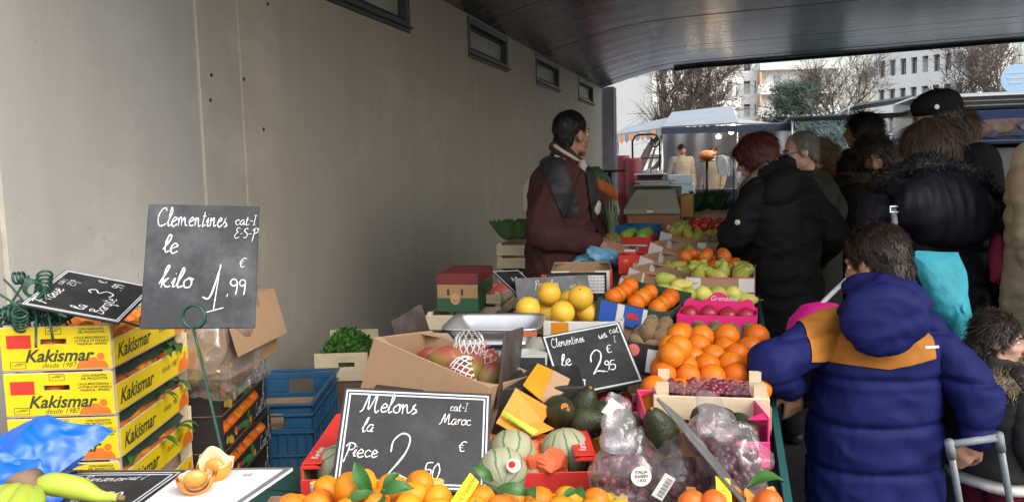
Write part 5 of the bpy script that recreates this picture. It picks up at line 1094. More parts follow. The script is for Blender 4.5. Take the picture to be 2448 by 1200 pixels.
# brown slate between the mangoes and the back of the carton
board('dark brown slate standing upright in the mango carton', at(975,745,2.68), at(1042,705,2.86), at(965,860,2.6), M_slateb)
board('narrow dark brown slate seen edge on beside the scales', at(1222,792,2.33), at(1262,780,2.62), at(1192,975,2.25), M_slateb, th=.008)
# weighing scales
M_inox = mat('stainless_steel', (.66,.66,.67), .36, .10, 12, .05, 60, metal=.85); M_scale = mat('pale_scale_body', (.52,.55,.52), .45, .08, 6); M_orange_r = mat('orange_rim', (.45,.12,.05), .5, .2)
sc0 = at(1185, 792, 2.78); Ms = TM((sc0.x, sc0.y, sc0.z), 8); t = thing('weighing_scales', 'market weighing scales with a stainless steel pan beside the mangoes', 'scales', Ms)
pw, pl, ph = .155, .14, .035
b = MB(); P = []
for (sx, sy, z) in ((.78,.78,-.018),(.80,.80,-.016),(.97,.97,ph-.008),(1.0,1.0,ph),(1.06,1.06,ph+.002),(1.06,1.06,ph-.004),(.99,.99,ph-.009),(.80,.80,-.021)):
    ring = []
    for k in range(32):
        a = 6.283*k/32; ca, sa = math.cos(a), math.sin(a); e = .28; ring.append((math.copysign(abs(ca)**e, ca)*pw*sx, math.copysign(abs(sa)**e, sa)*pl*sy, z))
    P += ring
n = 32; m = len(P)//n; F = [tuple(range(n))]+[(i*n+k, i*n+(k+1)%n, (i+1)*n+(k+1)%n, (i+1)*n+k) for i in range(m-1) for k in range(n)]+[tuple((m-1)*n+k for k in range(n))[::-1]]
b.add(P, F, True); pt('pan', b, M_inox, t)
b = MB(); b.rbox(pw*.3,pw*1.0,-pl*1.085,-pl*1.062,ph-.022,ph-.006,.002); pt('orange_strip', b, M_orange_r, t)
b = MB(); b.lathe([(.05,-.045),(.05,-.022)], 16); pt('pan_support', b, M_inox, t)
b = MB(); b.prism([(-.16,-.13),(.15,-.13),(.15,.13),(-.16,.13)], -.175, -.046); pt('body', b, M_scale, t)
b = MB(); b.prism([(.05,-.21),(.19,-.21),(.19,-.132),(.05,-.132)], -.21, -.03); hd = pt('display_head', b, M_scale, t)
b = MB(); b.rbox(.055,.185,-.213,-.2102,-.075,-.04,.001); pt('display_window', b, mat('display_glass', (.04,.05,.05), .15, .1), hd)
for k in range(12): b = MB(); x = .06+.03*(k % 4); z = -.12-.03*(k//4); b.rbox(x,x+.022,-.2145,-.2102,z,z+.02,.002); pt('key', b, [M_yelc, M_bluec, M_labw][k % 3], hd)
b = MB(); b.rbox(-.19,.20,-.22,.15,.722-sc0.z,-.212,.004); b.rbox(-.17,.04,-.13,.13,-.2115,-.176,.003); tag(b.build('scale_stand', M_cardd, None, Ms), 'dark box stand under the weighing scales', 'stand')
# ---------------------------------------------------------------- behind the vendor's counter: smiling box, wooden crates
o = at(1046, 744, 3.62); Mb2 = TM((o.x, o.y, o.z), 4); t = thing('produce_box', 'red and green printed cardboard box with two slots and a smile, by the wall', 'box', Mb2); W, L, H = .185, .30, .165
b = MB(); b.rbox(0,W,0,L,0,H,.003); bd_ = pt('body', b, mat('smile_box_card', (.36,.21,.11), .75, .12, 8), t)
M_mar = mat('maroon_print', (.16,.03,.03), .6, .15, 8); M_grp = mat('green_print', (.03,.10,.05), .6, .15, 8)
b = MB(); b.rbox(-.002,W+.002,-.002,L+.002,H*.72,H+.003,.002); pt('lid', b, M_mar, t)
b = MB(); b.box(0,W,-.0015,-.0002,.001,H*.36); b.box(W+.0002,W+.0015,0,L,.001,H*.71); pt('green_print', b, M_grp, bd_)
for x in (.28,.62): b = MB(); b.box(W*x-.005,W*x+.005,-.0016,-.0003,H*.44,H*.60); pt('slot', b, M_hole, bd_)
b = MB(); b.add([(W*.45+.022*math.cos(a), -.0022, H*.34+.026*math.sin(a)) for a in [6.283*i/16 for i in range(16)]], [tuple(range(16))]); pt('face_print', b, mat('face_print', (.5,.3,.14), .6, .1), bd_)
b = MB(); b.M = Matrix.Translation((0,-.0028,0)); 
V = [(W*.45+.012*math.cos(a), 0, H*.33+.010*math.sin(a)) for a in [math.pi+math.pi*i/8 for i in range(9)]]+[(W*.45+.009*math.cos(a), 0, H*.33+.007*math.sin(a)) for a in [math.pi+math.pi*i/8 for i in range(9)]]
b.add(V, [(i,i+1,9+i+1,9+i) for i in range(8)]); pt('smile_print', b, M_mar, bd_)
Mw = TM((o.x-.05, o.y-.02, o.z-.16), 4); slat_crate('wooden slat crate under the smiling produce box', Mw, .30, .40, .145, 2, group='wooden crates behind the vendor'); under('case under the crate of the smiling box', Mw, .30, .40, 0)
o = at(1132, 745, 3.75); Mw = TM((o.x, o.y, o.z-.02), 2); slat_crate('small wooden crate between the smiling box and the pale slat crates', Mw, .13, .3, .10, 2, group='wooden crates behind the vendor'); fill('peach', Mw, .12, .28, .09, .055, 'reddish potato in the small wooden crate by the wall', 'potatoes by the wall', name='potato', x0=.005, y0=.01); under('case under the small wooden crate of potatoes', Mw, .13, .3, 0)
o = at(1188, 640, 4.9)
for k in range(4):
    Mw = TM((o.x+.004*k, o.y, o.z-.005-k*.158+.0), 3); slat_crate('pale wooden slat crate behind the vendor, %s of its stack' % ['topmost','second','third','lowest'][k], Mw, .40, .5, .14, 2, group='wooden crates behind the vendor')
Mk = TM((o.x, o.y, o.z-.005-3*.158), 3); under('case under the pale slat crates behind the vendor', Mk, .4, .5, 0)
M_cab = mat('cabbage_leaf', (.10,.20,.07), .5, .4, 10, .3, 40)
for i, (px, py) in enumerate(((1215,560),(1245,548))):
    c = at(px, py, 5.05); t = thing('green_cabbage', ['green leafy cabbage on the slat crates, left of two', 'green leafy cabbage on the slat crates, right of two'][i], 'cabbage', TM((c.x, c.y, o.z+.14+.005)), 'cabbages on the slat crates'); b = MB(); b.ball((0,0,.07), .065, 14, 10); pt('heart', b, M_cab, t)
    for k in range(9):
        a = k*.7; b = MB(); b.grid(lambda u, v: ((.055+.06*v)*math.cos(a+(u-.5)*1.5*(1-.3*v)), (.055+.06*v)*math.sin(a+(u-.5)*1.5*(1-.3*v)), .03+.09*v+.01*math.sin(u*20)*v), 10, 5); pt('leaf', b, M_cab, t)
# ---------------------------------------------------------------- grapefruit box and slates
o = at(1298, 768, 2.98); Mg = TM((o.x, o.y, o.z-.2), 6); Wg, Lg, Hg = .29, .34, .2
t = carton('white box of yellow grapefruit above the small clementine board', Mg, Wg, Lg, Hg, M_white, patches=[('f',.10,.32,.72,.98,M_yelc),('r',0,1,.02,.98,M_card)], name='grapefruit_box'); under('case under the white grapefruit box', Mg, Wg, Lg, 0, .72)
GP = [(1262,738,3.02,1.),(1312,702,3.1,1.08),(1345,748,3.0,1.0),(1388,712,3.08,1.05),(1360,720,3.2,1.),(1405,748,3.1,.95),(1330,725,3.25,1.),(1300,745,3.15,1.),(1378,745,3.2,1.)]
GL = ['leftmost, low on the white box','top left of the heap','front middle with a dark navel','top right of the heap','behind the two top ones','right end, low','hidden in the middle','behind the left front one','behind the right front one']
for i, (px, py, d, s) in enumerate(GP): fruit('grapefruit', at(px,py,d), 'yellow grapefruit on the white box, '+GL[i], 'grapefruit on the white box', sc=s*.98)
board('grey dusty slate standing behind the grapefruit', at(1238,665,3.42), at(1412,656,3.48), at(1240,742,3.36), M_slateg, 0, [('Pomelos', .25, .68, .22), ('cat I', .72, .6, .16), ('la piece', .08, .25, .16)], wd=.09)
board('small black slate with white edge, tilted, left of the grapefruit slate', at(1178,648,3.5), at(1240,645,3.62), at(1236,704,3.4), M_slate2, 1, [('Ail', .35, .5, .2)])
o = at(1318, 690, 3.66); Mc = TM((o.x, o.y, o.z-.06), 10); carton('white and brown carton with a red edge behind the grapefruit slate', Mc, .27, .34, .14, M_card, patches=[('f',0,.3,.02,.98,M_white),('f',.72,.96,.02,.98,M_white),('f',.962,1,.02,.98,M_redc),('r',.0,1,.02,.98,M_redc)]); under('case under the red edged carton', Mc, .27, .34, 0, .76)
o = at(1295, 700, 3.56); Mc = TM((o.x, o.y, o.z-.03), 8); t = carton('dark carton with a black and white printed label beside the grapefruit', Mc, .28, .06, .11, M_blackc, patches=[('f',.58,.97,.25,.95,M_labw),('f',.0,.08,.6,1.,M_redc)]); under('case under the dark labelled carton', Mc, .28, .06, 0, .76)
for k in range(5): lettering('CLEMENTINES DE CORSE', .010, M_inkb, t, Matrix.Translation((.17,-.002,.095-k*.014)) @ Matrix.Rotation(R(90),4,'X'), 'print')
# clementine juice board
board('black chalkboard with grey frame reading Clementines jus 2,95, leaning by the oranges', at(1296,803,2.62), at(1482,768,2.66), at(1342,952,2.46), M_slate2, 1, [('Clementines', .08, .78, .14, {'sx': .62}), ('jus', .62, .78, .14), ('cat', .82, .83, .11), ('I', .84, .68, .1), ('le', .12, .46, .19), ('kilo', .08, .12, .18), ('2', .45, .25, .36, {'wd': .07}), (',95', .58, .27, .15, {'wd': .13}), ('€', .70, .52, .16)], wd=.11)
# ================================================================== avocados
av = carton('orange yellow avocado carton with open flaps, left of the avocados', TM(at(1215,1050,2.22)-Vector((0,0,.13)), YC+2), .27, .30, .12, M_yelc, patches=[('bi',.0,1,.0,1,M_card),('li',.0,1,.0,1,M_card),('ri',0,1,0,1,M_card)], name='avocado_carton')
def plate(name, m, par, pts, th=.004, m2=None):
    b = MB(); P = [Vector(p) for p in pts]; n = (P[1]-P[0]).cross(P[-1]-P[0]).normalized()*th; k = len(P); b.add(P+[p-n for p in P], [tuple(range(k)), tuple(range(k, 2*k))[::-1]]+[(k+i, k+(i+1)%k, (i+1)%k, i)[::-1] for i in range(k)], False); return pt(name, b, m, par)
iM = av.matrix_world.inverted() if False else None
fl = thing('carton_flap', 'torn orange yellow cardboard flap with a lime stripe, standing over the avocado carton', 'cardboard', TM(at(1260,990,2.15)))
o = Vector(fl.location); D = lambda px, py, d: at(px,py,d)-o
f1 = plate('front_face', M_yelc, fl, [D(1186,1010,2.15), D(1233,927,2.2), D(1318,976,2.18), D(1298,1008,2.17), D(1325,1024,2.16), D(1255,1050,2.13)][::-1])
sdir = -Vector(_f)*.0015
plate('lime_stripe', M_lime, fl, [D(1198,990,2.15)+sdir, D(1203,981,2.15)+sdir, D(1287,1029,2.14)+sdir, D(1274,1041,2.13)+sdir][::-1], .0005)
lettering('avocats mûrs à point', .011, M_inkb, fl, frame(D(1213,1000,2.14)+sdir*2, D(1280,1036,2.13)-D(1205,988,2.14), Vector(_u)), 'print', shear=.2)
fl2 = thing('carton_flap', 'brown and orange cardboard flap standing behind the lime striped flap', 'cardboard', TM(at(1300,920,2.3)), None); o = Vector(fl2.location)
plate('orange_face', M_yelc, fl2, [D(1250,920,2.28), D(1285,868,2.36), D(1323,885,2.34), D(1292,955,2.25)][::-1]); plate('brown_face', M_card, fl2, [D(1292.5,955,2.25), D(1323.5,885,2.34), D(1363,905,2.33), D(1352,935,2.3), D(1300,962,2.24)][::-1])
AV = [(1338,985,2.2,(1.2,.3,.4),1.12),(1392,985,2.28,(.3,.2,.6),1.2),(1405,1005,2.18,(1.45,.5,1.5),1.0),(1445,985,2.32,(1.2,.2,2.),.9),(1500,1018,2.1,(.5,-.5,.2),1.0),(1580,1030,2.02,(.35,-.35,.1),1.15),(1700,1000,2.1,(1.3,.6,1.2),1.0),(1770,1025,2.06,(1.4,.4,.5),1.05),(1530,1050,2.08,(1.4,.4,1.5),.95)]
AL = ['with an orange sticker, left end','standing upright behind the stickered one','lying in front of the upright one','by the white card','in the middle, beside the plastic bag','large, leaning on the yellow printed carton','under the film, left one in the pink carton','under the film, right one in the pink carton','low in the middle of the carton']
for i, (px, py, d, r_, s) in enumerate(AV): fruit('avocado', at(px,py,d), 'dark green avocado '+AL[i], 'avocados', rot=r_, sc=s*1.02)
b = MB(); b.M = frame(at(1350,972,2.135), rr_, Vector((0,0,1))); b.lathe([(.010,-.001),(.010,.0)], 14, False); tag(b.build('fruit_sticker', M_orp, None), 'orange oval sticker on the left avocado', 'sticker')
Mpk = TM(at(1545,1062,2.02)-Vector((0,0,.06)), YC-3); carton('pink and yellow printed avocado carton under the plastic bags', Mpk, .30, .27, .125, M_pinkc, patches=[('bi',0,.12,.05,1,M_yelc),('bi',.121,.84,.05,1,M_card),('bi',.841,1,.05,1,M_pinkc),('li',0,1,0,1,M_yelc),('f',.02,.6,.1,.9,M_yelc)], front_drop=.06, name='avocado_carton'); under('case under the pink avocado carton', Mpk, .30, .27, 0, .722)
under('case under the orange avocado carton', TM(at(1215,1050,2.22)-Vector((0,0,.13)), YC+2), .27, .30, 0, .722)
wc = thing('white_card', 'blank white folded card standing behind the avocados', 'card', TM(at(1480,980,2.2))); o = Vector(wc.location); plate('card', M_labw, wc, [D(1432,992,2.16), D(1463,950,2.2), D(1530,1005,2.18), D(1500,1035,2.14)][::-1], .001)
# plums behind the avocados
Mpl = TM(at(1420,985,2.42)-Vector((0,0,.07)), YC-3); slat_crate('low wooden tray of plums between the chalkboard and the avocados', Mpl, .20, .20, .07, 2); fill('pomegranate', Mpl, .19, .19, .065, .05, 'dark red plum in the low wooden tray behind the avocados', 'plums', x0=.005, y0=.005, sc=.58, name='plum'); under('case under the plum tray', Mpl, .2, .2, 0, .722)
# ================================================================== oranges, wooden grape tray
Mo = TM(at(1545,962,2.33)-Vector((0,0,.09)), YC-8); Wo, Lo = .345, .40
carton('low cardboard tray carrying the heap of big oranges', Mo, Wo, Lo, .08, M_card, name='orange_tray'); under('case under the orange tray', Mo, Wo, Lo, 0, .722)
OR_ = ['front row', 'second row', 'third row', 'fourth row', 'fifth row', 'back row']
for k in range(6):
    n = 5 if k < 4 else 4; xa, xb = 1562+9*k, 1812-4*k; yy = 922-23*k+(0 if k else 6)
    for i in range(n):
        px = xa+(xb-xa)*i/(n-1)+random.uniform(-5,5)+(12 if k % 2 else 0)
        if px > 1822: continue
        fruit('orange', at(px, yy+random.uniform(-4,4)+(8 if (k == 0 and i in (1,2,3)) else 0), 2.33+.062*k), 'big orange in the %s of the heap beside the blue jacketed child' % OR_[k], 'oranges heaped in the big tray', sc=1.03)
for i, (px, py, d) in enumerate(((1628,800,2.66),(1622,832,2.44),(1606,850,2.40))): fruit('orange', at(px,py,d), 'big orange piled high at the top left of the heap, %s' % ['topmost','middle','lowest'][i], 'oranges heaped in the big tray', sc=1.05)
Mt = TM(at(1562,935,2.20)-Vector((0,0,.075)), YC-11); Wt, Lt, Ht = .30, .18, .078; t = thing('grape_tray', 'pale wooden tray of film covered red grapes in front of the oranges', 'crate', Mt)
for y in (0, Lt-.007): b = MB(); b.rbox(0,Wt,y,y+.007,.004,Ht*.82,.0015); pt('long_board', b, M_wood, t)
for x in (0, Wt-.007): b = MB(); b.rbox(x,x+.007,.008,Lt-.008,.004,Ht*.82,.0015); pt('end_board', b, M_wood, t)
for x in (.008, Wt-.040):
    for y in (.008, Lt-.028): b = MB(); b.prism([(x,y),(x+.032,y),(x+.032,y+.02),(x,y+.02)], .004, Ht*1.22); pt('corner_block', b, M_wood, t)
b = MB(); b.rbox(0,Wt,0,Lt,0,.0035,.001); pt('base', b, M_wood, t); under('case under the wooden grape tray', Mt, Wt, Lt, 0, .722)
M_grape = mat('red_grape_skin', (.17,.02,.045), .28, .35, 30, coat=.3); M_grape2 = mat('dark_grape_skin', (.09,.012,.035), .3, .35, 30, coat=.3)
def grapes(name, label, M, fn, n, r=.0105, m=M_grape):
    b = MB()
    for i in range(n): p = Vector(fn()); s = r*random.uniform(.85,1.12); b.ball(p, (s, s, s*1.12), 9, 6)
    return tag(b.build(name, m, None, M), label, 'grapes', kind='stuff')
grapes('red_grapes', 'red grapes filling the wooden tray in front of the oranges', Mt, lambda: (random.uniform(.04,Wt-.05), random.uniform(.015,Lt-.02), random.uniform(.02,.068)), 330)
b = MB(); b.grid(lambda u, v: (.01+(Wt-.02)*u, .004+(Lt-.008)*v, Ht*.92+.006*math.sin(u*9)*math.sin(v*5)+.003*noise.noise(Vector((u*9,v*9,1)))), 30, 14); tag(b.build('tray_film', M_gfilm, None, Mt), 'clear film stretched over the wooden grape tray', 'film')
# ---------------------------------------------------------------- bags of grapes at the front right
def grape_bag(label, px, py, d, sx, sz, seed, sy=.07, m=M_grape):
    c = at(px, py, d); M = TM(c, YC); rr = random.Random(seed)
    def fn():
        while True:
            a = Vector((rr.uniform(-1,1), rr.uniform(-1,1), rr.uniform(-1,1)))
            if a.length < 1: return (a.x*sx*.85, a.y*sy*.85, a.z*sz*.62-sz*.30)
    grapes('bagged_grapes', label.replace('clear plastic bag of', 'bunch of')+', the fruit inside', M, fn, 190, .0115, m)
    b = MB(); n = 46
    def shell(u, v):
        a = 2*math.pi*u; ph = -math.pi/2+math.pi*v*.96; r = math.cos(ph)**.8 if math.cos(ph) > 0 else 0; z = math.sin(ph); k = 1. if z < .1 else 1-.55*((z-.1)/.9)**1.2
        q = Vector((sx*1.02*r*k*math.cos(a)+.25*sx*max(0,z)*.5, sy*1.05*r*k*math.sin(a), sz*(z*1.15 if z > 0 else z)-sz*.05)); q2 = q+crumple(q, .016, seed, 22)+crumple(q, .006, seed+3, 70); return q2
    b.grid(shell, n, 30); tag(b.build('plastic_bag', M_gfilm, None, M), label, 'bag', 'clear bags of grapes')
grape_bag('clear plastic bag of dark red grapes with a round white label, left of the slate', 1500, 1120, 1.80, .085, .085, 1); grape_bag('clear plastic bag of red grapes in the middle, behind the leaning slate', 1625, 1125, 1.80, .075, .075, 2); grape_bag('clear plastic bag of red grapes at the right end beside the pink carton', 1765, 1100, 1.86, .07, .075, 3, m=M_grape2); grape_bag('clear plastic bag of grapes behind, on the avocado carton', 1700, 1030, 1.95, .065, .06, 4)
def neck(label, pts, w0, w1, seed):
    P = _catmull3(pts, 6); b = MB(); n = len(P)
    def fn(u, v):
        i = v*(n-1); j = min(int(i), n-2); p = P[j].lerp(P[j+1], i-j); w_ = w0+(w1-w0)*v; a = 6.283*u; q = p+Vector(_r)*math.cos(a)*w_+Vector(_f)*math.sin(a)*w_*.6; return q+crumple(q, .012, seed, 26)
    b.grid(fn, 22, 22); tag(b.build('bag_neck', M_gfilm, None), label, 'bag', 'twisted bag necks')
neck('twisted clear plastic neck of the left grape bag standing up', [at(1490,1075,1.78), at(1480,1020,1.8), at(1478,965,1.84), at(1470,940,1.86)], .05, .012, 2); neck('twisted clear plastic neck of the right grape bag leaning over the tray', [at(1720,1040,1.88), at(1705,990,1.92), at(1690,950,1.98), at(1685,935,2.02)], .05, .014, 5)
rl = thing('round_label', 'round white label with black print on the left grape bag', 'label', frame(at(1533,1138,1.705), rr_+Vector((0,0,.05)), Vector((0,0,1)))); b = MB(); b.lathe([(.0215,-.0008),(.0215,0)], 24, False); pt('disc', b, M_labw, rl)
for k, s in enumerate(('ITALIA', 'RAISIN', '1 KG')): lettering(s, .009, M_inkb, rl, Matrix.Translation((0,.009-.009*k,.0005)), 'print', align='CENTER', offset=.0002)
sl = thing('barcode_label', 'narrow white printed label on the middle grape bag', 'label', frame(at(1570,1190,1.70), rr_*.5+Vector((0,0,.8)), -rr_+Vector((0,0,.4)))); b = MB(); b.rbox(0,.055,-.013,.013,-.0008,0,.0003); pt('paper', b, M_labw, sl)
for k in range(16): b = MB(); x = .006+.0027*k; b.box(x,x+.0008+.0009*(k % 3 == 0),-.009,.004,.0001,.0003); pt('bar', b, M_inkb, sl)
board('thin grey slate seen almost edge on, leaning among the grape bags', at(1622,990,1.86), at(1668,1028,2.0), at(1800,1225,1.56), M_slateg, th=.006)
b = MB(); b.rbox(0,.375,0,.27,0,.06,.003); Mgb = TM(at(1440,1195,1.80)-Vector((0,0,.05)), YC-2); Mgb.translation.z = .722; tag(b.build('display_tray', M_cardd, None, Mgb), 'dark tray under the bags of grapes', 'tray')
# half melon slice and mandarins by the slate
for i, (px, py, d) in enumerate(((1690,1168,1.68),(1812,1172,1.70),(1775,1185,1.62))):
    t = thing('melon_slice', 'orange fleshed melon slice at the front right, %s' % ['left of the yellow tag','right end','beside the leaning slate'][i], 'melon slice', TM(at(px,py,d), 40*i, tx=-30), 'cut melon slices'); b = MB(); b.grid(lambda u, v: (.045*math.cos(math.pi*u), .02*(v-.5)*2*math.sin(math.pi*u), -.035*math.sin(math.pi*u)), 16, 4); pt('rind', b, mat('slice_rind', (.35,.38,.18), .6, .2), t); b = MB()
    b.grid(lambda u, v: (.042*math.cos(math.pi*u)*(1-.45*v), .018*math.sin(math.pi*u)*(1-v)*.9, -.032*math.sin(math.pi*u)*(1-.5*v)+.002), 16, 4); b.grid(lambda u, v: (.042*math.cos(math.pi*u)*(1-.45*v), -.018*math.sin(math.pi*u)*(1-v)*.9, -.032*math.sin(math.pi*u)*(1-.5*v)+.002), 16, 4); pt('flesh', b, mat('melon_flesh', (.82,.30,.06), .4, .15, 20, coat=.4), t)

for i, (px, py, d) in enumerate(((1655,1204,1.6),(1708,1206,1.58),(1836,1204,1.62),(1745,1190,1.66))): fruit('mandarin', at(px,py,d), 'red orange mandarin at the front right corner, %s' % ['left of the yellow tag','behind the yellow tag','by the table edge','behind the melon slices'][i], 'mandarins at the front right corner', sc=.85)
leaf(at(1785,1168,1.66), rr_*.8+ff_*.2, (0,-.3,.9), 1.2, 'green leaf lying at the front right corner by the grapes')
# ================================================================== trays along the long table
def tray(label, px, py, d, yaw, W, L, H, m_out, patches, z0=.78, tx=0., ty=0., riser=True, **kw):
    o = at(px, py, d); M = TM((o.x, o.y, o.z), yaw, tx, ty) @ Matrix.Translation((0,0,-H)); carton(label, M, W, L, H, m_out, patches=patches, **kw)
    if riser and M.translation.z-z0 > .02:
        n = max(1, int((M.translation.z-z0)/.09)); h = (M.translation.z-z0)/n
        under('plain case under the '+label, M, W, L, 0, z0, M_card)
    return M
PW_ = [('f',0,.22,.03,.97,M_white),('f',.78,1.,.03,.97,M_white),('l',0,.3,.03,.97,M_white),('l',.7,1,.03,.97,M_white),('li',0,.25,.03,.97,M_white),('li',.75,1,.03,.97,M_white),('r',0,.3,.03,.97,M_white),('r',.7,1,.03,.97,M_white)]
# kiwis left, in a black box with a white label
Mk = tray('black kiwi box with a white printed label, left of the oranges', 1500, 815, 2.62, 2, .16, .28, .10, M_blackc, [('f',.42,.95,.1,.85,M_labw)], .735, ty=8)
for k in range(4): lettering('KIWI 33 CAT I', .012, M_inkb, None, Mk @ Matrix.Translation((.072,-.003,.07-.015*k)) @ Matrix.Rotation(R(90),4,'X'), 'x') if False else None
fill('kiwi', Mk, .15, .26, .085, .050, 'brown kiwi in the black box left of the oranges', 'kiwis in the black box', layers=2, x0=.005, y0=.01, rot=None)
b = MB(); b.M = Mk @ Matrix.Translation((.022,-.002,.075)) @ Matrix.Rotation(R(90),4,'X'); b.lathe([(.020,-.0005),(.020,.0005)], 20, False); tag(b.build('round_sticker', mat('coral_print', (.75,.18,.16), .5, .1), None), 'coral round sticker on the black kiwi box', 'sticker')
Mk2 = tray('dark kiwi tray behind the orange heap', 1645, 800, 2.82, -1, .235, .24, .07, M_cardd, [], .735)
fill('kiwi', Mk2, .225, .22, .058, .052, 'brown kiwi in the dark tray behind the orange heap', 'kiwis behind the oranges', layers=1, x0=.005, y0=.01)
for i in range(8): pass
# green carton with blue label and oranges
Mg2 = tray('dark green orange carton with a blue and red label', 1428, 712, 3.05, -8, .27, .30, .085, M_green_c, [('f',.06,.30,.05,.95,M_bluec),('f',.301,.40,.05,.95,M_labw),('f',.401,.66,.05,.95,M_bluec),('f',.661,.72,.05,.95,M_labw),('bi',0,1,0,1,M_green_c)], .75, ty=10)
b = MB(); b.M = Mg2 @ Matrix.Translation((.143,-.0030,.036)) @ Matrix.Rotation(R(90),4,'X'); b.add([(.024*math.cos(a), .022*math.sin(a), 0) for a in [math.pi*i/14 for i in range(15)]], [tuple(range(15))]); tag(b.build('red_emblem', M_redc, None), 'red half round emblem on the blue carton label', 'emblem')
fill('orange', Mg2, .26, .28, .085, .066, 'orange in the dark green carton with the blue label', 'oranges in the green carton', layers=1, x0=.005, y0=.01, sc=.88, zf=lambda u, v: .015*v)
b = MB(); sbk = Mg2 @ Matrix.Translation((.02,.302,.0)); b.M = sbk; b.rbox(0,.27,0,.004,0,.12,.001); tag(b.build('green_divider', M_green_c, None), 'dark green card standing behind the oranges of the blue label carton', 'card')
# pink pomegranate carton
Mpi = tray('bright pink pomegranate carton with a wavy back edge', 1617, 752, 3.02, -2, .285, .20, .062, M_pinkc, [], .75); 
pk = thing('pink_display_back', 'bright pink wavy display card behind the pomegranates', 'card', Mpi @ Matrix.Translation((.01,.17,.02))); n = 26; b = MB()
def wv(u): return .085+.018*math.cos(u*6.283*2)-.05*(abs(u-.5)*2)**6
V = [(.265*i/n,0,0) for i in range(n+1)]+[(.265*i/n,0,wv(i/n)) for i in range(n+1)]; V += [(x,.004,z) for x,_,z in V]; m = 2*(n+1)
F = [(i,i+1,n+2+i,n+1+i) for i in range(n)]+[(m+i+1,m+i,m+n+1+i,m+n+2+i) for i in range(n)]+[(n+1+i,n+2+i,m+n+2+i,m+n+1+i) for i in range(n)]+[(0,n+1,m+n+1,m),(n,m+n,m+2*n+1,2*n+1)]
b.add(V, F, False); pt('card', b, M_pinkc, pk); lettering('Grenades', .026, M_labw, pk, Matrix.Translation((.1,-.001,.078)) @ Matrix.Rotation(R(90),4,'X'), 'lettering', shear=.3)
fill('pomegranate', Mpi, .27, .10, .05, .066, 'dark red pomegranate in the bright pink carton', 'pomegranates', layers=1, x0=.008, y0=.03, sc=.84)
b = MB(); b.M = Mpi; b.rbox(.10,.16,-.006,-.001,-.006,.014,.001); tag(b.build('cardboard_tab', M_card, None), 'brown cardboard tab on the front of the pink carton', 'tab')
pr_ = MB(); pr_.M = Mpi @ Matrix.Translation((.02,-.0015,.026)) @ Matrix.Rotation(R(90),4,'X'); chalk(pr_, 'Oo', .0, -.012, .03, .12); tag(pr_.build('scroll_print', M_labw, None), 'pale scroll print on the front of the pink carton', 'print')
# pear trays: stack on the right
for k in range(2):
    M = tray('white and brown pear tray on the right, %s of two' % ('upper' if k == 0 else 'lower'), 1640, 662+36*k, 3.46, -2, .275, .36, .062, M_card, [p for p in PW_]+[('f',.0,1,.94,1.0,M_pinkc),('r',0,1,.9,1.,M_pinkc)], .77, riser=(k == 1), group='white and brown pear trays')
    if k == 0: Mpr = M; fill('pear', M, .26, .34, .062, .066, 'green pear heaped in the upper pear tray', 'pears in the upper tray', layers=1, x0=.006, y0=.01, jit=.3)
    else: fill('yellow_pear', M, .26, .05, .03, .064, 'yellow pear lying in the lower pear tray', 'pears in the lower tray', x0=.006, y0=-.03, rot=(1.5,0,1.5))
# pear trays: tilted stack on the left, running down towards the customers
TN = ['first','second','third','fourth']
for k, (px, py, d) in enumerate(((1484,655,3.46),(1506,632,3.66),(1532,604,3.92),(1556,572,4.25))):
    M = tray('tilted white and brown pear tray, %s from the front' % TN[k], px, py+6, d, -24, .34, .24, .085, M_card, PW_+[('f',0,1,.955,1.,M_redc)], .77, ty=17, group='tilted pear trays', riser=True)
    fill('pear', M, .30, .22, .058, .068, 'green pear in the %s tilted tray' % TN[k], 'pears in the tilted trays', x0=.02, y0=.01, jit=.2, drop=.1, keep=lambda u, v, l: u > .45)
for i, (px, py, d) in enumerate(((1585,668,3.36),(1622,684,3.36),(1585,697,3.30),(1612,702,3.30),(1645,704,3.31),(1680,704,3.31),(1714,704,3.32),(1750,704,3.32))): fruit('yellow_pear' if i % 2 else 'pear', at(px,py,d), 'pear lying in front of the trays, %s from the left' % ['first','second','third','fourth','fifth','sixth','seventh','last'][i], 'loose pears before the trays', rot=(1.4,.3*i,1.3+.4*i))
# mandarins behind the pears
Mmd = tray('tray of red orange mandarins behind the pear heap', 1600, 640, 3.95, -3, .33, .26, .08, M_card, PW_[:2], .80); fill('mandarin', Mmd, .32, .25, .08, .066, 'red orange mandarin heaped behind the pears', 'mandarins behind the pears', layers=2, x0=.005, y0=.005, jit=.3)
Mpe = tray('carton of dark red peppers at the table edge by the maroon haired woman', 1725, 648, 3.9, -2, .14, .2, .06, M_redc, [], .80); fill('tomato', Mpe, .13, .19, .06, .06, 'dark red tomato at the table edge by the black coat', 'tomatoes by the black coat', x0=.004, y0=.005)
# further trays with kiwis and pears
for k, (px, py, d) in enumerate(((1580,552,4.75),(1596,536,5.1))):
    M = tray('tilted brown and white tray further back, %s of two' % ['nearer','farther'][k], px, py, d, -22, .34, .30, .07, M_card, PW_+[('f',0,1,.94,1.,M_redc)], .82, ty=12, group='tilted trays further back'); fill('pear', M, .32, .28, .06, .07, 'pear in the %s tilted tray further back' % ['nearer','farther'][k], 'pears further back', x0=.008, y0=.01, drop=.3)
M = tray('brown and white tray of golden kiwis before the tomatoes', 1668, 580, 4.45, -2, .20, .26, .055, M_card, PW_, .83); fill('kiwi', M, .19, .24, .055, .055, 'golden brown kiwi in the tray before the tomatoes', 'kiwis before the tomatoes', x0=.005, y0=.01)
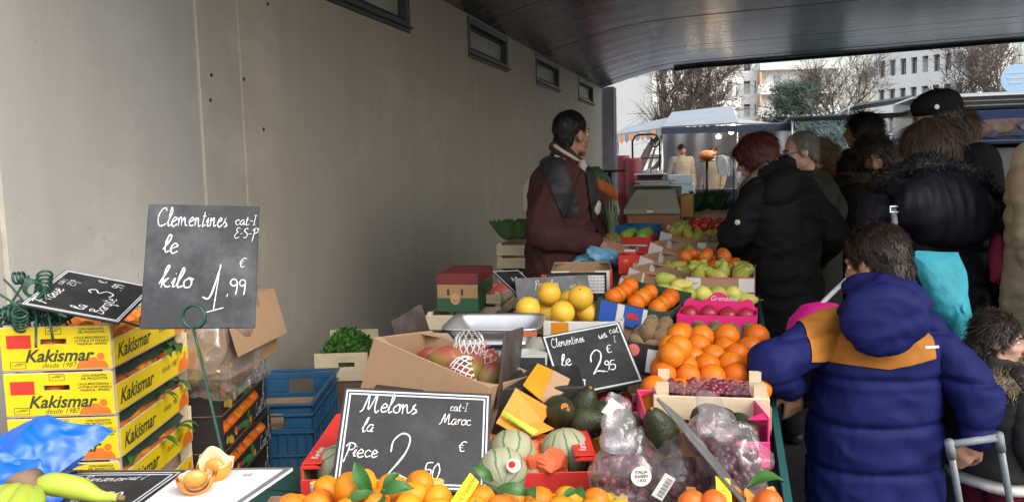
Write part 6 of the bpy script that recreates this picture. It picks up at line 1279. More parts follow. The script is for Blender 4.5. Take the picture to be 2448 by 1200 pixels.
# green apples
M = tray('red carton of green apples beside the vendor', 1472, 566, 4.75, -3, .20, .28, .10, M_redc, [('f',.1,.9,.45,.55,M_labw)], .84); fill('apple', M, .19, .26, .10, .064, 'shiny green apple in the red carton beside the vendor', 'green apples', x0=.005, y0=.01, layers=1)
M = tray('blue crate of apples behind the red apple carton', 1468, 540, 5.1, -14, .22, .26, .08, mat('bright_blue_card', (.03,.16,.42), .5, .12), [], .86)
# tomatoes
M = tray('wide wooden tray of red tomatoes under the black coat', 1622, 566, 5.0, -2, .36, .46, .075, M_wood, [], .84); fill('tomato', M, .35, .45, .085, .068, 'shiny red tomato in the wide tray', 'tomatoes in the wide tray', layers=2, x0=.005, y0=.005, jit=.25)
# red and white boxes by the vendor's hands
M = tray('red and white open carton by the vendor\'s hands', 1478, 612, 4.05, 4, .13, .2, .09, M_redc, [('f',.55,1,.02,.6,M_white)], .80); fill('mandarin', M, .12, .06, .06, .06, 'mandarin in the red carton by the vendor\'s hands', 'mandarins by the vendor', y0=.0, x0=.0)
M = tray('long white and brown carton lying by the vendor\'s bag', 1400, 596, 4.35, 2, .26, .2, .06, M_card, PW_, .82)
# cash scales on the box at the far end
o = at(1500, 560, 5.4); Mbx = TM((o.x, o.y, .86), 1); b = MB(); hb = at(1500,512,5.4).z-.86; b.rbox(0,.34,0,.3,0,hb,.004); tag(b.build('cardboard_box', mat('reddish_cardboard', (.36,.17,.095), .8, .15, 8), None, Mbx), 'reddish brown cardboard box under the far scales', 'box')
t = thing('market_scales', 'old olive grey market scales with sloping front on the far box', 'scales', TM((o.x-.02, o.y-.02, .86+hb+.002), 1)); M_oliv = mat('olive_grey_enamel', (.33,.32,.25), .4, .12, 5, coat=.2)
b = MB(); W = .36; V = [(0,0,0),(W,0,0),(W,0,.03),(0,0,.03),(.0,.3,0),(W,.3,0),(W,.3,.17),(0,.3,.17),(.07,.12,.15),(W-.05,.12,.15),(.07,.3,.17),(W-.05,.3,.17)]
b.add(V, [(0,1,2,3),(3,2,9,8),(8,9,11,10),(0,3,8,10,7,4),(1,5,6,11,9,2),(4,7,10,11,6,5),(0,4,5,1)], False); pt('housing', b, M_oliv, t)
b = MB(); b.rbox(.05,W-.03,.13,.32,.178,.186,.003); b.rbox(.10,W-.08,.16,.28,.172,.177,.002); pt('platform', b, M_inox, t); b = MB(); b.rbox(.06,W-.04,.12,.33,.20,.212,.004); b.rbox(.09,W-.07,.15,.30,.187,.199,.003); pt('pan', b, M_inox, t)
b = MB(); b.rbox(.15,.19,-.003,-.0005,.008,.022,.001); pt('plate', b, M_labw, t)
# dark greens, aubergines, boxes beyond the tomatoes
M_grn = mat('dark_salad_leaf', (.03,.08,.025), .5, .4, 14, rnd=.03)
for i, (px, py, d) in enumerate(((1655,498,5.9),(1685,490,6.1),(1715,495,5.9),(1670,478,6.5),(1705,474,6.5))):
    c = at(px,py,d); t = thing('green_lettuce', 'dark green leafy lettuce beyond the tomatoes, %s' % ['left front','middle front','right front','left back','right back'][i], 'lettuce', TM(c), 'lettuces beyond the tomatoes')
    for k in range(12):
        a = k*2.4; r0 = .02+.007*k; b = MB(); b.grid(lambda u, v: (r0*math.cos(a)+(.05*(u-.5))*-math.sin(a)+.06*v*math.cos(a), r0*math.sin(a)+.05*(u-.5)*math.cos(a)+.06*v*math.sin(a), -.02+.09*v*(1-.05*k)+.012*math.sin(u*18+k)*v), 8, 5); pt('leaf', b, M_grn, t)
M = tray('brown tray under the dark green lettuces', 1632, 512, 5.75, -2, .40, .9, .10, M_card, [], .86)
b = MB(); c = at(1640,482,5.55); b.rbox(-.03,.05,-.1,.1,-.1,.05,.003); tag(b.build('produce_box', mat('ochre_card', (.42,.22,.06), .7, .15), None, TM(c)), 'ochre cardboard box left of the lettuces', 'box')
# pineapples and leeks by the vendor
M_pine = mat('pineapple_skin', (.24,.17,.06), .7, .4, 40, .8, 90, bdist=.006); M_pinl = mat('pineapple_leaf', (.17,.24,.12), .6, .3, 12)
c = at(1462,585,4.62); t = thing('pineapple', 'pineapple with a grey green crown standing beside the vendor\'s arm', 'pineapple', TM((c.x,c.y,c.z)))
b = MB(); b.lathe([(.03,-.09),(.055,-.07),(.062,-.02),(.058,.03),(.04,.06),(.02,.068)], 18, True); pt('fruit', b, M_pine, t)
for ring in range(4):
    for k in range(8):
        a = k*.785+ring*.4; L = .14+.025*ring; sp = .07-.014*ring; b = MB(); b.grid(lambda u, v: ((.012+sp*v**1.3)*math.cos(a)-.010*(u-.5)*2*(1-v)*math.sin(a), (.012+sp*v**1.3)*math.sin(a)+.010*(u-.5)*2*(1-v)*math.cos(a), .06+L*v), 2, 6); pt('crown_leaf', b, M_pinl, t)
b = MB(); b.rbox(-.1,.1,-.1,.1,.86-c.z,-.091,.003); tag(b.build('packing_case', M_card, None, TM(c)), 'case under the pineapple', 'box')
tb = thing('leek_bundle', 'bundle of leeks and carrots in a net hanging behind the vendor\'s shoulder', 'vegetables', TM(at(1455,455,5.2)))
M_lk = mat('leek_green', (.05,.12,.06), .5, .3, 12); M_lw = mat('leek_white', (.62,.63,.56), .5, .1, 12); M_car = mat('carrot', (.62,.17,.04), .6, .15, 20)
for k in range(7):
    a = -.06+.02*k; b = MB(); b.tube([(a,.02*(k%3),-.16),(a*.8-.01,.02*(k%3),-.02)], [.013,.012], 8); l = pt('leek_shank', b, M_lw, tb); b = MB(); b.tube([(a*.8-.01,.02*(k%3),-.019),(a*.5-.04,.02,.08),(a*.3-.09,.03,.15)], [.012,.016,.006], 7); pt('leek_leaf', b, M_lk, l)
for k in range(8): b = MB(); x = -.08+.016*k; b.tube([(x,-.035,.08-.008*k),(x+.03,-.04,.0-.01*k)], [.014,.006], 8); pt('carrot', b, M_car, tb)
c = at(1455,455,5.2); b = MB(); b.tube([(.0,.06,-c.z),(.0,.06,.12)], .012, 8); b.tube([(-.1,.06,.12),(.1,.06,.12)], .008, 6); pt('hanger', b, M_blackm, tb)
# ================================================================== people
def vnoise(co, scale, seed, oct=3):
    rs = np.random.RandomState(seed); out = np.zeros(len(co)); amp = 1.
    for o in range(oct):
        for k in range(4):
            d = rs.randn(3); d /= np.linalg.norm(d); ph = rs.rand()*6.28; w2 = rs.randn(3); w2 /= np.linalg.norm(w2)
            out += amp*np.sin(co@d*scale*6.28+ph+1.3*np.sin(co@w2*scale*3.7+ph*2))/4
        scale *= 2.1; amp *= .5
    return out
class Blob:
    def __init__(s): s.mb = MB()
    def ell(s, c, r, M=None):
        s.mb.M = Matrix.Translation(Vector(c)) @ (M.to_3x3().to_4x4() if M is not None else Matrix.Identity(4)); s.mb.ball((0,0,0), r, 18, 12); s.mb.M = Matrix.Identity(4); return s
    def cap(s, a, b, ra, rb=None):
        rb = ra if rb is None else rb; a, b = Vector(a), Vector(b); s.mb.tube([a, a.lerp(b,.5), b], [ra, (ra+rb)/2, rb], 16); s.mb.ball(a, ra, 16, 10); s.mb.ball(b, rb, 16, 10); return s
    def chain(s, pts, rads):
        for i in range(len(pts)-1): s.cap(pts[i], pts[i+1], rads[i], rads[i+1])
        return s
    def loft(s, secs, RM, n=36, ex=.82):
        '''closed smooth trunk through (centre, rx, ry) sections'''
        C = _catmull3([q[0] for q in secs], 5); X = _catmull3([(q[1], q[2], 0) for q in secs], 5); V = []; R3 = RM.to_3x3(); m = len(C)
        for c, x in zip(C, X):
            for k in range(n):
                a = 6.28318*k/n; ca, sa = math.cos(a), math.sin(a); V.append(c+R3 @ Vector((math.copysign(abs(ca)**ex, ca)*x.x, math.copysign(abs(sa)**ex, sa)*x.y, 0)))
        F = [tuple(range(n))[::-1], tuple((m-1)*n+k for k in range(n))]+[(i*n+k, i*n+(k+1)%n, (i+1)*n+(k+1)%n, (i+1)*n+k) for i in range(m-1) for k in range(n)]; s.mb.add(V, F, True); return s
    def ball(s, c, r): s.mb.ball(Vector(c), r, 16, 10); return s
    def build(s, name, m, parent, voxel=.008, it=4, disp=None, cuts=None):
        o = s.mb.build('tmp', m); rm = o.modifiers.new('r', 'REMESH'); rm.mode = 'VOXEL'; rm.voxel_size = voxel; sm = o.modifiers.new('s', 'SMOOTH'); sm.iterations = it; sm.factor = .5
        me = evalmesh(o); old = o.data; bpy.data.objects.remove(o); bpy.data.meshes.remove(old); n = len(me.vertices)
        if disp is not None:
            co = np.empty(n*3); me.vertices.foreach_get('co', co); co = co.reshape(-1,3); no = np.empty(n*3); me.vertices.foreach_get('normal', no); no = no.reshape(-1,3)
            d = disp(co, no); co = co+(no*d[:,None] if d.ndim == 1 else d); me.vertices.foreach_set('co', co.ravel())
        if cuts:
            bm = bmesh.new(); bm.from_mesh(me)
            for (p, nn) in cuts: bmesh.ops.bisect_plane(bm, geom=bm.verts[:]+bm.edges[:]+bm.faces[:], plane_co=Vector(p), plane_no=Vector(nn), clear_outer=True)
            bm.to_mesh(me); bm.free()
        if not me.materials: me.materials.append(m)
        me.polygons.foreach_set('use_smooth', [True]*len(me.polygons)); me.update(); return link(name, me, parent)
def tufts(src, name, m, parent, n, L, wd, dirfn, seed=0, lift=.3, keep=None, curl=.0):
    """short hair or fur strands standing on the surface of src"""
    rs = random.Random(seed); me = src.data; P = [p for p in me.polygons]; b = MB(); c = 0; tries = 0
    while c < n and tries < n*6:
        tries += 1; p = P[rs.randrange(len(P))]; q = p.center
        if keep and not keep(q): continue
        nn = p.normal; d = (Vector(dirfn(q))+Vector((rs.gauss(0,.22),rs.gauss(0,.22),rs.gauss(0,.22)))); d = d-nn*d.dot(nn)*.9+nn*lift; 
        if d.length < 1e-6: continue
        d.normalize(); l = L*rs.uniform(.6,1.3); s = d.cross(nn); s = s.normalized()*wd if s.length > 1e-6 else d.orthogonal().normalized()*wd
        cv = Vector((rs.gauss(0,1),rs.gauss(0,1),rs.gauss(0,1)))*curl*l; q0 = q-nn*.002; q1 = q+d*l*.5+cv*.5+nn*lift*.1*l; q2 = q+d*l-nn*.18*l+cv
        b.add([q0-s, q0+s, q1+s*.8, q1-s*.8, q2], [(0,1,2,3),(3,2,4)], True); c += 1
    return b.build(name, m, parent)
def skin(key, col): return mat(key, col, .5, .12, 14, .15, 200, spec=.4, sss=.08, bdist=.001)
SK_a = skin('skin_light', (.55,.33,.24)); SK_b = skin('skin_olive', (.42,.23,.15)); SK_c = skin('skin_tan', (.36,.19,.12)); SK_d = skin('skin_rosy', (.60,.34,.26))
M_eyew = mat('eye_white', (.75,.73,.7), .3, .05); M_iris = mat('eye_dark', (.04,.025,.02), .2, .1); M_lip = mat('lips', (.42,.17,.14), .5, .1)
def hairmat(key, col): return mat(key, col, .42, .35, 90, .5, 300, stretch=(1,1,.12), spec=.45)
HR_bk = hairmat('hair_black', (.012,.010,.010)); HR_dk = hairmat('hair_dark_brown', (.030,.020,.016)); HR_br = hairmat('hair_brown', (.075,.045,.032)); HR_mr = hairmat('hair_maroon', (.085,.018,.014)); HR_gr = hairmat('hair_grey', (.17,.155,.14)); HR_bl = hairmat('hair_blonde_brown', (.17,.10,.05))
def face(B, Mh, s, full=True):
    """adds the head shape to blob B; Mh head frame (x right, y front, z up)"""
    T = lambda *p: Mh @ (Vector(p)*s); R3 = Mh
    B.ell(T(0,-.012,.028), (.074*s,.094*s,.084*s), R3); B.ell(T(0,.030,-.030), (.060*s,.062*s,.086*s), R3); B.ell(T(0,.062,-.088), (.028*s,.026*s,.024*s), R3)
    for e in (-1, 1):
        B.cap(T(e*.010,.086,.022), T(e*.044,.074,.020), .012*s, .010*s); B.ell(T(e*.034,.058,-.028), (.026*s,.028*s,.024*s), R3)
        B.ell(T(e*.073,-.004,-.012), (.010*s,.022*s,.032*s), R3); B.cap(T(e*.046,.02,-.075), T(e*.02,.058,-.092), .022*s, .02*s)
    B.chain([T(0,.090,.014), T(0,.106,-.012), T(0,.110,-.028)], [.009*s,.011*s,.0135*s]); B.cap(T(-.013,.096,-.030), T(.013,.096,-.030), .009*s)
    B.cap(T(-.018,.088,-.056), T(.018,.088,-.056), .0085*s); B.cap(T(-.014,.086,-.066), T(.014,.086,-.066), .009*s)
def eyes(Mh, s, parent):
    for e in (-1, 1):
        b = MB(); b.M = Mh @ Matrix.Translation(Vector((e*.028,.073,.002))*s); b.ball((0,0,0), .0135*s, 12, 8); o = b.build('eye', M_eyew, parent)
        b = MB(); b.M = Mh @ Matrix.Translation(Vector((e*.028,.0815,.001))*s); b.ball((0,0,0), (.0065*s,.0055*s,.0065*s), 10, 6); b.build('iris', M_iris, o)
        b = MB(); b.tube([Mh @ (Vector((e*.012,.0985,.024))*s), Mh @ (Vector((e*.030,.0935,.030))*s), Mh @ (Vector((e*.047,.080,.024))*s)], .0035*s, 5); b.build('eyebrow', HR_dk, parent)
    b = MB(); b.tube([Mh @ (Vector((x,.098-abs(x)*.35,-.061))*s) for x in (-.022,-.01,0,.01,.022)], [.002*s,.0045*s,.005*s,.0045*s,.002*s], 6); b.build('lips', M_lip, parent)
def hand(B, w, d, nrm, s=1., curl=.6, side=1):
    """palm and five bent fingers from wrist w along d; nrm is the back-of-hand direction; side +1 puts the thumb on d x nrm"""
    d = Vector(d).normalized(); nrm = (Vector(nrm)-d*Vector(nrm).dot(d)).normalized(); x = d.cross(nrm)*side; w = Vector(w)
    B.cap(w, w+d*.03*s, .024*s, .024*s)
    for k in range(4): B.cap(w+d*.02*s+x*(.018-.012*k)*s, w+d*.075*s+x*(.028-.019*k)*s, .013*s, .0105*s)
    for k, L in enumerate((.068,.078,.072,.056)):
        p = w+d*.08*s+x*(.030-.0200*k)*s; a = 0; pts = [p-d*.01*s]; 
        for seg in (.45,.32,.26): a += curl*(.55+.1*k); p = p+(d*math.cos(a)-nrm*math.sin(a))*L*seg*s; pts.append(p)
        B.chain(pts, [.0098*s,.0092*s,.0084*s,.0074*s])
    t0 = w+d*.018*s+x*.024*s; t1 = t0+(d*.6+x*.75-nrm*.25).normalized()*.036*s; t2 = t1+(d*.85+x*.25-nrm*.45*(curl+.3)).normalized()*.030*s; t3 = t2+(d*.9-x*.1-nrm*.5*(curl+.3)).normalized()*.024*s; B.chain([t0,t1,t2,t3], [.013*s,.0118*s,.010*s,.0085*s])
def person(label, top, H, yaw, hyaw=None, hpitch=0., htilt=0., skinm=SK_a, shoes=True, arms=None, bulk=1., voxel=.010, group=None, lean=0., foot=None, handv=None, name='person', stance=.09, hs=None, hoff=(0,0), shz=1.385):
    """top = world point of the crown; returns the thing plus its joints"""
    top = Vector(top); s = H/1.7; hyaw = yaw if hyaw is None else hyaw; hs = hs or s
    fw = Vector((-math.sin(R(yaw)), math.cos(R(yaw)), 0)); rt = Vector((fw.y, -fw.x, 0)); up = Vector((0,0,1)); foot = Vector((top.x, top.y, 0)) if foot is None else Vector(foot)
    t = thing(name, label, 'person', TM(foot), group); J = {'fw': fw, 'rt': rt, 's': s, 't': t, 'o': foot}
    L = lambda x, y, z: rt*x*s+fw*(y*s+lean*max(0,z-.95)*s)+up*z*s            # local to the thing's origin
    Mh = Matrix.Rotation(R(hyaw), 4, 'Z') @ Matrix.Rotation(R(-hpitch), 4, 'X') @ Matrix.Rotation(R(htilt), 4, 'Y')
    hc = (top-foot)-up*.112*hs+rt*hoff[0]+fw*hoff[1]; Mh.translation = hc; J['Mh'] = Mh; J['hs'] = hs; J['hc'] = hc
    nk = L(0,-.02,shz+.045); nk.x = nk.x*.5+hc.x*.5*1; nk.y = nk.y*.5+hc.y*.5; J['nk'] = nk
    for e, n in ((-1,'L'),(1,'R')):
        J['sh'+n] = L(e*.178,-.01,shz); J['dz'] = 1.385-shz; J['hip'+n] = L(e*.085,0,.90); J['kn'+n] = L(e*stance,.02,.48); J['an'+n] = L(e*(stance+.01),-.02,.075)
        a = (arms or {}).get(n)
        if a: J['el'+n] = Vector(a[0])-foot; J['wr'+n] = Vector(a[1])-foot
        else: J['el'+n] = L(e*.24,-.03,1.10); J['wr'+n] = L(e*.25,.06,.86)
    B = Blob(); 
    for e, n in ((-1,'L'),(1,'R')):
        B.chain([J['hip'+n], J['kn'+n], J['an'+n]], [.082*s*bulk,.055*s,.042*s]); B.cap(J['an'+n]-up*.02*s, J['an'+n]+fw*.14*s-up*.045*s, .04*s, .028*s)
        B.chain([J['sh'+n], J['el'+n], J['wr'+n]], [.05*s,.040*s,.028*s])
        a = (arms or {}).get(n); dd = (J['wr'+n]-J['el'+n])
        if a and len(a) > 2: hand(B, J['wr'+n], a[2], a[3], s*(a[4] if len(a) > 4 else 1.), a[5] if len(a) > 5 else .6, a[6] if len(a) > 6 else 1)
        else: hand(B, J['wr'+n], dd, rt*e, s, .4, -e)
    RM = Matrix.Rotation(R(yaw), 4, 'Z')
    B.ell(L(0,0,.95), (.155*s*bulk,.112*s*bulk,.13*s), RM); B.ell(L(0,0,1.10), (.138*s*bulk,.100*s*bulk,.15*s), RM); B.ell(L(0,0,shz-.125), (.158*s,.112*s,.17*s), RM); B.cap(J['shL'], J['shR'], .052*s)
    B.cap(nk-up*.03*s, hc-Mh.to_3x3() @ Vector((0,.025,.05))*hs, .056*s, .052*hs); face(B, Mh, hs)
    J['L'] = L; J['RM'] = RM
    B.build('body', skinm, t, voxel, 3)
    eyes(Mh, hs, t); return J
def cap_hair(J, m, r=(.082,.104,.092), c=(0,-.020,.036), extra=(), voxel=.008, n=2600, L=.03, seed=0, comb=None, keep=None, front=.055, lift=.25, curl=.05, name='hair', cut=None):
    Mh, s, t = J['Mh'], J['hs'], J['t']; B = Blob(); T = lambda p: Mh @ (Vector(p)*s); B.ell(T(c), tuple(v*s for v in r), Mh)
    for q in extra:
        if len(q) == 2: B.ell(T(q[0]), tuple(v*s for v in q[1]), Mh)
        else: B.cap(T(q[0]), T(q[1]), q[2]*s, q[3]*s)
    R3 = Mh.to_3x3(); cuts = [(T(p), R3 @ Vector(nn)) for p, nn in (cut or [((0,front,.0),(0,1,-.45)),])]
    o = B.build(name, m, t, voxel*s, 3, disp=lambda co, no: .004*vnoise(co, 9, seed+1)+.0025*vnoise(co, 26, seed+2), cuts=cuts)
    iM = Mh.inverted(); comb = comb or (lambda q: (q.x*1.2, -.25+q.y, -1.))
    tufts(o, name+'_strands', m, o, n, L*s, .0022*s, lambda q: R3 @ Vector(comb(iM @ q)), seed, lift, keep, curl); return o
def folds(amp, seed, sc=5., fine=.35): return lambda co, no: amp*.8*vnoise(co, sc*.7, seed, 2)+amp*fine*(.5-1.6*np.abs(vnoise(co*np.array([1,1,1.5]), sc*1.4, seed+7, 2)))
def trousers(J, m, r=1., voxel=.012):
    B = Blob(); s = J['s']
    for n in 'LR': B.chain([J['hip'+n], J['kn'+n], J['an'+n]+Vector((0,0,.02))], [.098*s*r,.074*s*r,.064*s*r])
    B.ell(J['L'](0,0,.94), (.17*s*r,.125*s*r,.13*s), J['RM']); B.build('trousers', m, J['t'], voxel*max(s,.8), 3, folds(.006, 3))
    for n in 'LR':
        B = Blob(); a = J['an'+n]; B.chain([a+J['fw']*-.03*s-Vector((0,0,.035*s)), a+J['fw']*.06*s-Vector((0,0,.035*s)), a+J['fw']*.16*s-Vector((0,0,.045*s))], [.042*s,.045*s,.034*s]); B.cap(a, a+Vector((0,0,.03)), .05*s); B.build('shoe', M_shoe, J['t'], .012, 3)
M_shoe = mat('dark_shoe', (.02,.018,.016), .5, .2)
def coat(J, m, hem=.62, bulk=1.0, thick=.035, sleeve=.06, voxel=.010, disp=None, seed=1, name='coat', collar=True, extra=None, flare=1.0, it=4, shr=1.0):
    B = Blob(); s = J['s']; L = J['L']; RM = J['RM']; k = bulk; th = thick
    prof = [(hem, .168*flare, .128*flare), ((hem+.95)/2, .170*flare, .130*flare), (.95,.166,.128), (1.08,.158,.118), (1.20,.164,.122), (1.30,.168,.118), (1.38,.150,.100), (1.43,.095,.075), (1.46,.055,.055)]
    B.loft([(L(0,0,z-(J['dz'] if z > 1.15 else 0)), (rx*k+th*(1 if z < 1.4 else .5))*s, (ry*k+th*(1 if z < 1.4 else .5))*s) for z, rx, ry in prof], RM)
    B.cap(J['shL'].lerp(J['shR'],.12), J['shR'].lerp(J['shL'],.12), (.045+th*.8)*s); dsp = disp or folds(.007, seed)
    for n in 'LR':
        B2 = Blob(); e = J['wr'+n]-J['el'+n]; sh, el, wr = J['sh'+n], J['el'+n], J['wr'+n]-e.normalized()*.02*s; P = _catmull3([sh, sh.lerp(el,.5), el, el.lerp(wr,.5), wr], 3); q = len(P); r0, r1, r2 = (.056+th*.75)*s*shr, (sleeve+th*.2)*s, (sleeve*.78)*s
        B2.chain(P, [r0+(r1-r0)*min(1,2*i/(q-1)) if i*2 <= q-1 else r1+(r2-r1)*(2*i/(q-1)-1) for i in range(q)]); J.setdefault('sl', []).append(B2.build('sleeve', m, J['t'], voxel, it, dsp))
    if collar: B.cap(J['nk']+Vector((0,0,-.02*s)), J['nk']+Vector((0,0,.025*s)), .075*s, .072*s)
    if extra: extra(B)
    return B.build(name, m, J['t'], voxel, it, dsp)
def puff(amp, pitch, z0, fold, seed):
    def f(co, no): ph = (co[:,2]-z0)/pitch+.10*vnoise(co, 1.6, seed, 1); q = np.abs(np.sin(np.pi*ph)); return amp*(np.minimum(1, q*2.2)**.55-.9)+fold*(1-2*np.abs(vnoise(co*np.array([1,1,.8]), 6, seed+1, 2)))*q+.0012*vnoise(co, 26, seed+3, 1)+.0028*np.exp(-(q/.35)**2)*vnoise(co*np.array([1,1,.25]), 22, seed+5, 1)
    return f
def creases(amp, seed, sc=3.2, zz=1.6):
    """drapery: broad swells with sharper creases"""
    def f(co, no): k = co*np.array([1,1,zz]); return amp*.7*vnoise(co, sc*.7, seed, 2)+amp*.8*(.6-2*np.abs(vnoise(k, sc, seed+1, 2)))+amp*.25*vnoise(k, sc*4, seed+2, 1)
    return f
def cloth(key, col, rough=.75, **kw): return mat(key, col, rough, kw.pop('var', .15), kw.pop('vscale', 18), kw.pop('bump', .35), kw.pop('bscale', 380), bdist=.0015, spec=kw.pop('spec', .18), **kw)
C_blk = cloth('black_coat_fabric', (.010,.010,.011), .7); C_blk2 = cloth('black_wool', (.010,.010,.011), .85); C_puff = cloth('black_blue_nylon', (.012,.012,.018), .5, bump=.25, bscale=120); C_dark = cloth('dark_trousers', (.016,.017,.022)); C_olive = cloth('dark_olive_jacket', (.035,.033,.028)); C_rust = cloth('rust_coat', (.11,.035,.018)); C_beige = cloth('beige_coat', (.42,.33,.21), .8); C_fleece = cloth('maroon_fleece', (.070,.031,.030), .95, bump=.8, bscale=260); C_cream = cloth('cream_trim', (.50,.46,.40), .9); C_leath = cloth('black_leather', (.035,.037,.040), .42, bump=.5, bscale=60, vscale=7, var=.35); C_navy = cloth('navy_blue_nylon', (.010,.014,.095), .68, bump=.5, bscale=34, var=.2); C_tan = cloth('tan_yoke', (.42,.165,.030), .7); C_char = cloth('charcoal_jacket', (.035,.034,.036), .7); C_fur = hairmat('black_fur', (.010,.010,.011)); C_furb = hairmat('beige_fur', (.24,.18,.12)); C_marp = cloth('maroon_trousers', (.16,.018,.035))
SCD = Vector((0,0,0))
# ---------------------------------------------------------------- child in the blue jacket
d = 2.45; top = at(2098, 548, d); H = top.z
tw = at(2345,1062,d-.12)
J = person('child in a navy blue quilted jacket with a tan yoke, seen from behind', top, H, 12, 48, 12, 0, SK_b, arms={'L': (at(1845,872,d-.10), at(1893,925,d+.10), Vector(_r)*.15-Vector(_u)*.9+Vector(_f)*.2, -Vector(_f)*1.0+Vector(_r)*.2, 1.15, .75, 1), 'R': (at(2335,945,d-.08), at(2338,1055,d-.10), Vector(_r)*-.55-Vector(_u)*.65+Vector(_f)*.15, -Vector(_f), 1.1, 1.0, -1)}, voxel=.006, hs=H/1.7*1.22, hoff=(0,.0), bulk=1.05, shz=1.30)
s = J['s']; zz = J['L'](0,0,1.30).z
def chx(B):
    L = J['L']
    for n in 'LR':
        B.ball(J['sh'+n], .095*s)
jk = coat(J, C_navy, .46, 1.16, .055, .080, .0065, puff(.015, .138, .035, .005, 4), name='quilted_jacket', collar=False, flare=1.02, shr=.86)
# tan yoke cut from the jacket's upper back
def shell_copy(src, name, m, parent, off, cuts):
    me = src.data.copy(); n = len(me.vertices); co = np.empty(n*3); me.vertices.foreach_get('co', co); no = np.empty(n*3); me.vertices.foreach_get('normal', no); me.vertices.foreach_set('co', co+no*off); bm = bmesh.new(); bm.from_mesh(me)
    for (p, nn) in cuts: bmesh.ops.bisect_plane(bm, geom=bm.verts[:]+bm.edges[:]+bm.faces[:], plane_co=Vector(p), plane_no=Vector(nn), clear_outer=True)
    bm.to_mesh(me); bm.free(); me.materials.clear(); me.materials.append(m); me.polygons.foreach_set('use_smooth', [True]*len(me.polygons)); return link(name, me, parent)
fo = J['o']; F = lambda px, py: at(px,py,d-.16)-fo; rv = Vector(_r); uv_ = Vector(_u)
YC_ = [(F(1953,800), -rv+uv_*.03), (F(2262,800), rv+uv_*.03), (F(2090,884), -uv_*1.-rv*.10), (F(2170,884), -uv_*1.+rv*.22), (J['nk']+J['fw']*.02, J['fw'])]
for q in [jk]+J['sl']: shell_copy(q, 'tan_yoke', C_tan, J['t'], .004, YC_)
b = MB(); b.M = frame(at(2228,830,d-.30)-fo, rv+uv_*.05, uv_); b.rbox(-.018,.018,-.003,.004,-.002,.002,.001); b.build('white_logo', M_labw, J['t'])
B = Blob(); hc = at(2112,758,d-.15)-fo; B.ell(hc, (.130,.055,.095), J['RM']); B.ell(at(2112,725,d-.08)-fo, (.135,.085,.085), J['RM']); B.ell(at(2108,690,d-.03)-fo, (.115,.085,.055), J['RM']); B.ell(at(2112,815,d-.15)-fo, (.080,.04,.045), J['RM'])
B.build('hood', C_navy, J['t'], .007, 5, lambda co, no: .008*vnoise(co, 3.5, 5, 2)+.011*(.5-1.8*np.abs(vnoise(co*np.array([.8,1,2.2]), 3.4, 6, 2)))+.0025*(.5-1.6*np.abs(vnoise(co, 11, 9, 1))))
cap_hair(J, HR_dk, r=(.083,.100,.088), c=(0,-.016,.040), extra=[((0,-.062,-.025),(.066,.045,.055)), ((0,.045,.075),(.06,.05,.03))], n=5200, L=.028, seed=3, front=.070, cut=[((0,.075,.0),(0,1,-.5)), ((.05,.03,-.02),(.3,1,-.75)), ((-.05,.03,-.02),(-.3,1,-.75))])
trousers(J, C_dark, 1.15)
# shopping trolley handle the child holds
M_gtube = mat('grey_painted_tube', (.24,.27,.30), .35, .08, metal=.2); M_ggrip = mat('grey_plastic_grip', (.22,.25,.28), .5, .1)
h0 = at(2270,1062,d-.14); h1 = at(2388,1045,d-.14); g0 = at(2310,1290,d-.02); g1 = at(2430,1290,d-.02); cc = (h0+h1)/2; t = thing('shopping_trolley', 'shopping trolley with two grey tubes held by the blue jacketed child', 'trolley', TM((cc.x, cc.y, 0))); oo = Vector((cc.x, cc.y, 0))
for a, g_ in ((h0,g0),(h1,g1)):
    e = a+(g_-a)*1.0; e2 = e+(g_-a).normalized()*.1; b = MB(); b.tube([a-oo, e2-oo], .010, 10); tb_ = b.build('handle_tube', M_gtube, t); b = MB(); b.tube([a-oo+(a-g_).normalized()*.012, a-oo-(a-g_).normalized()*.045], .0135, 10); b.build('tube_cap', M_ggrip, tb_)
b = MB(); b.tube([h0-oo, h1-oo], .011, 10); b.build('grip', M_ggrip, t)
gm = (g0+g1)/2-oo; b = MB(); b.rbox(gm.x-.17, gm.x+.17, gm.y-.05, gm.y+.17, .10, gm.z-.06, .03); b.build('bag', mat('trolley_bag_cloth', (.03,.03,.035), .8, .2), t)
for e in (-1,1): b = MB(); b.M = Matrix.Translation((gm.x+e*.19, gm.y+.1, .07)) @ Matrix.Rotation(R(90),4,'Y'); b.lathe([(.07,-.015),(.07,.015)], 18); b.build('wheel', M_rub, t)
# ---------------------------------------------------------------- little girl at the right edge
d = 2.5; top = at(2388, 752, d); H = top.z
J = person('little girl with curly dark hair and a fur collared charcoal jacket at the right edge', top, H, -60, -108, 6, 0, SK_d, voxel=.006, hs=H/1.7*1.12, bulk=1.1)
coat(J, C_char, .90, 1.2, .045, .075, .008, folds(.006, 12), name='jacket')
s = J['s']; B = Blob(); nk = J['nk']
for k in range(16): a = k*6.283/16; B.ball(nk+J['rt']*.185*s*math.cos(a)+J['fw']*.165*s*math.sin(a)+Vector((0,0,-.05*s+.01*math.sin(a))), .062*s)
fc = B.build('fur_collar', C_furb, J['t'], .008, 3, folds(.005, 4, 14)); tufts(fc, 'fur', C_furb, fc, 2600, .035, .0018, lambda q: (q.x-nk.x, q.y-nk.y, -.04), 4, .6)
cap_hair(J, HR_dk, r=(.086,.104,.092), c=(0,-.02,.036), extra=[((0,-.075,-.05),(.075,.05,.07)), ((-.07,-.02,-.04),(.03,.05,.06)), ((0,-.05,.115),(.028,.03,.025))], n=6000, L=.035, seed=8, curl=.5, lift=.12, front=.045)
B = Blob(); L = J['L']; B.ell(L(0,0,.86), (.252*s,.205*s,.060*s), J['RM']); B.build('striped_shirt_hem', M_labw, J['t'], .009, 3, folds(.004, 5, 9))
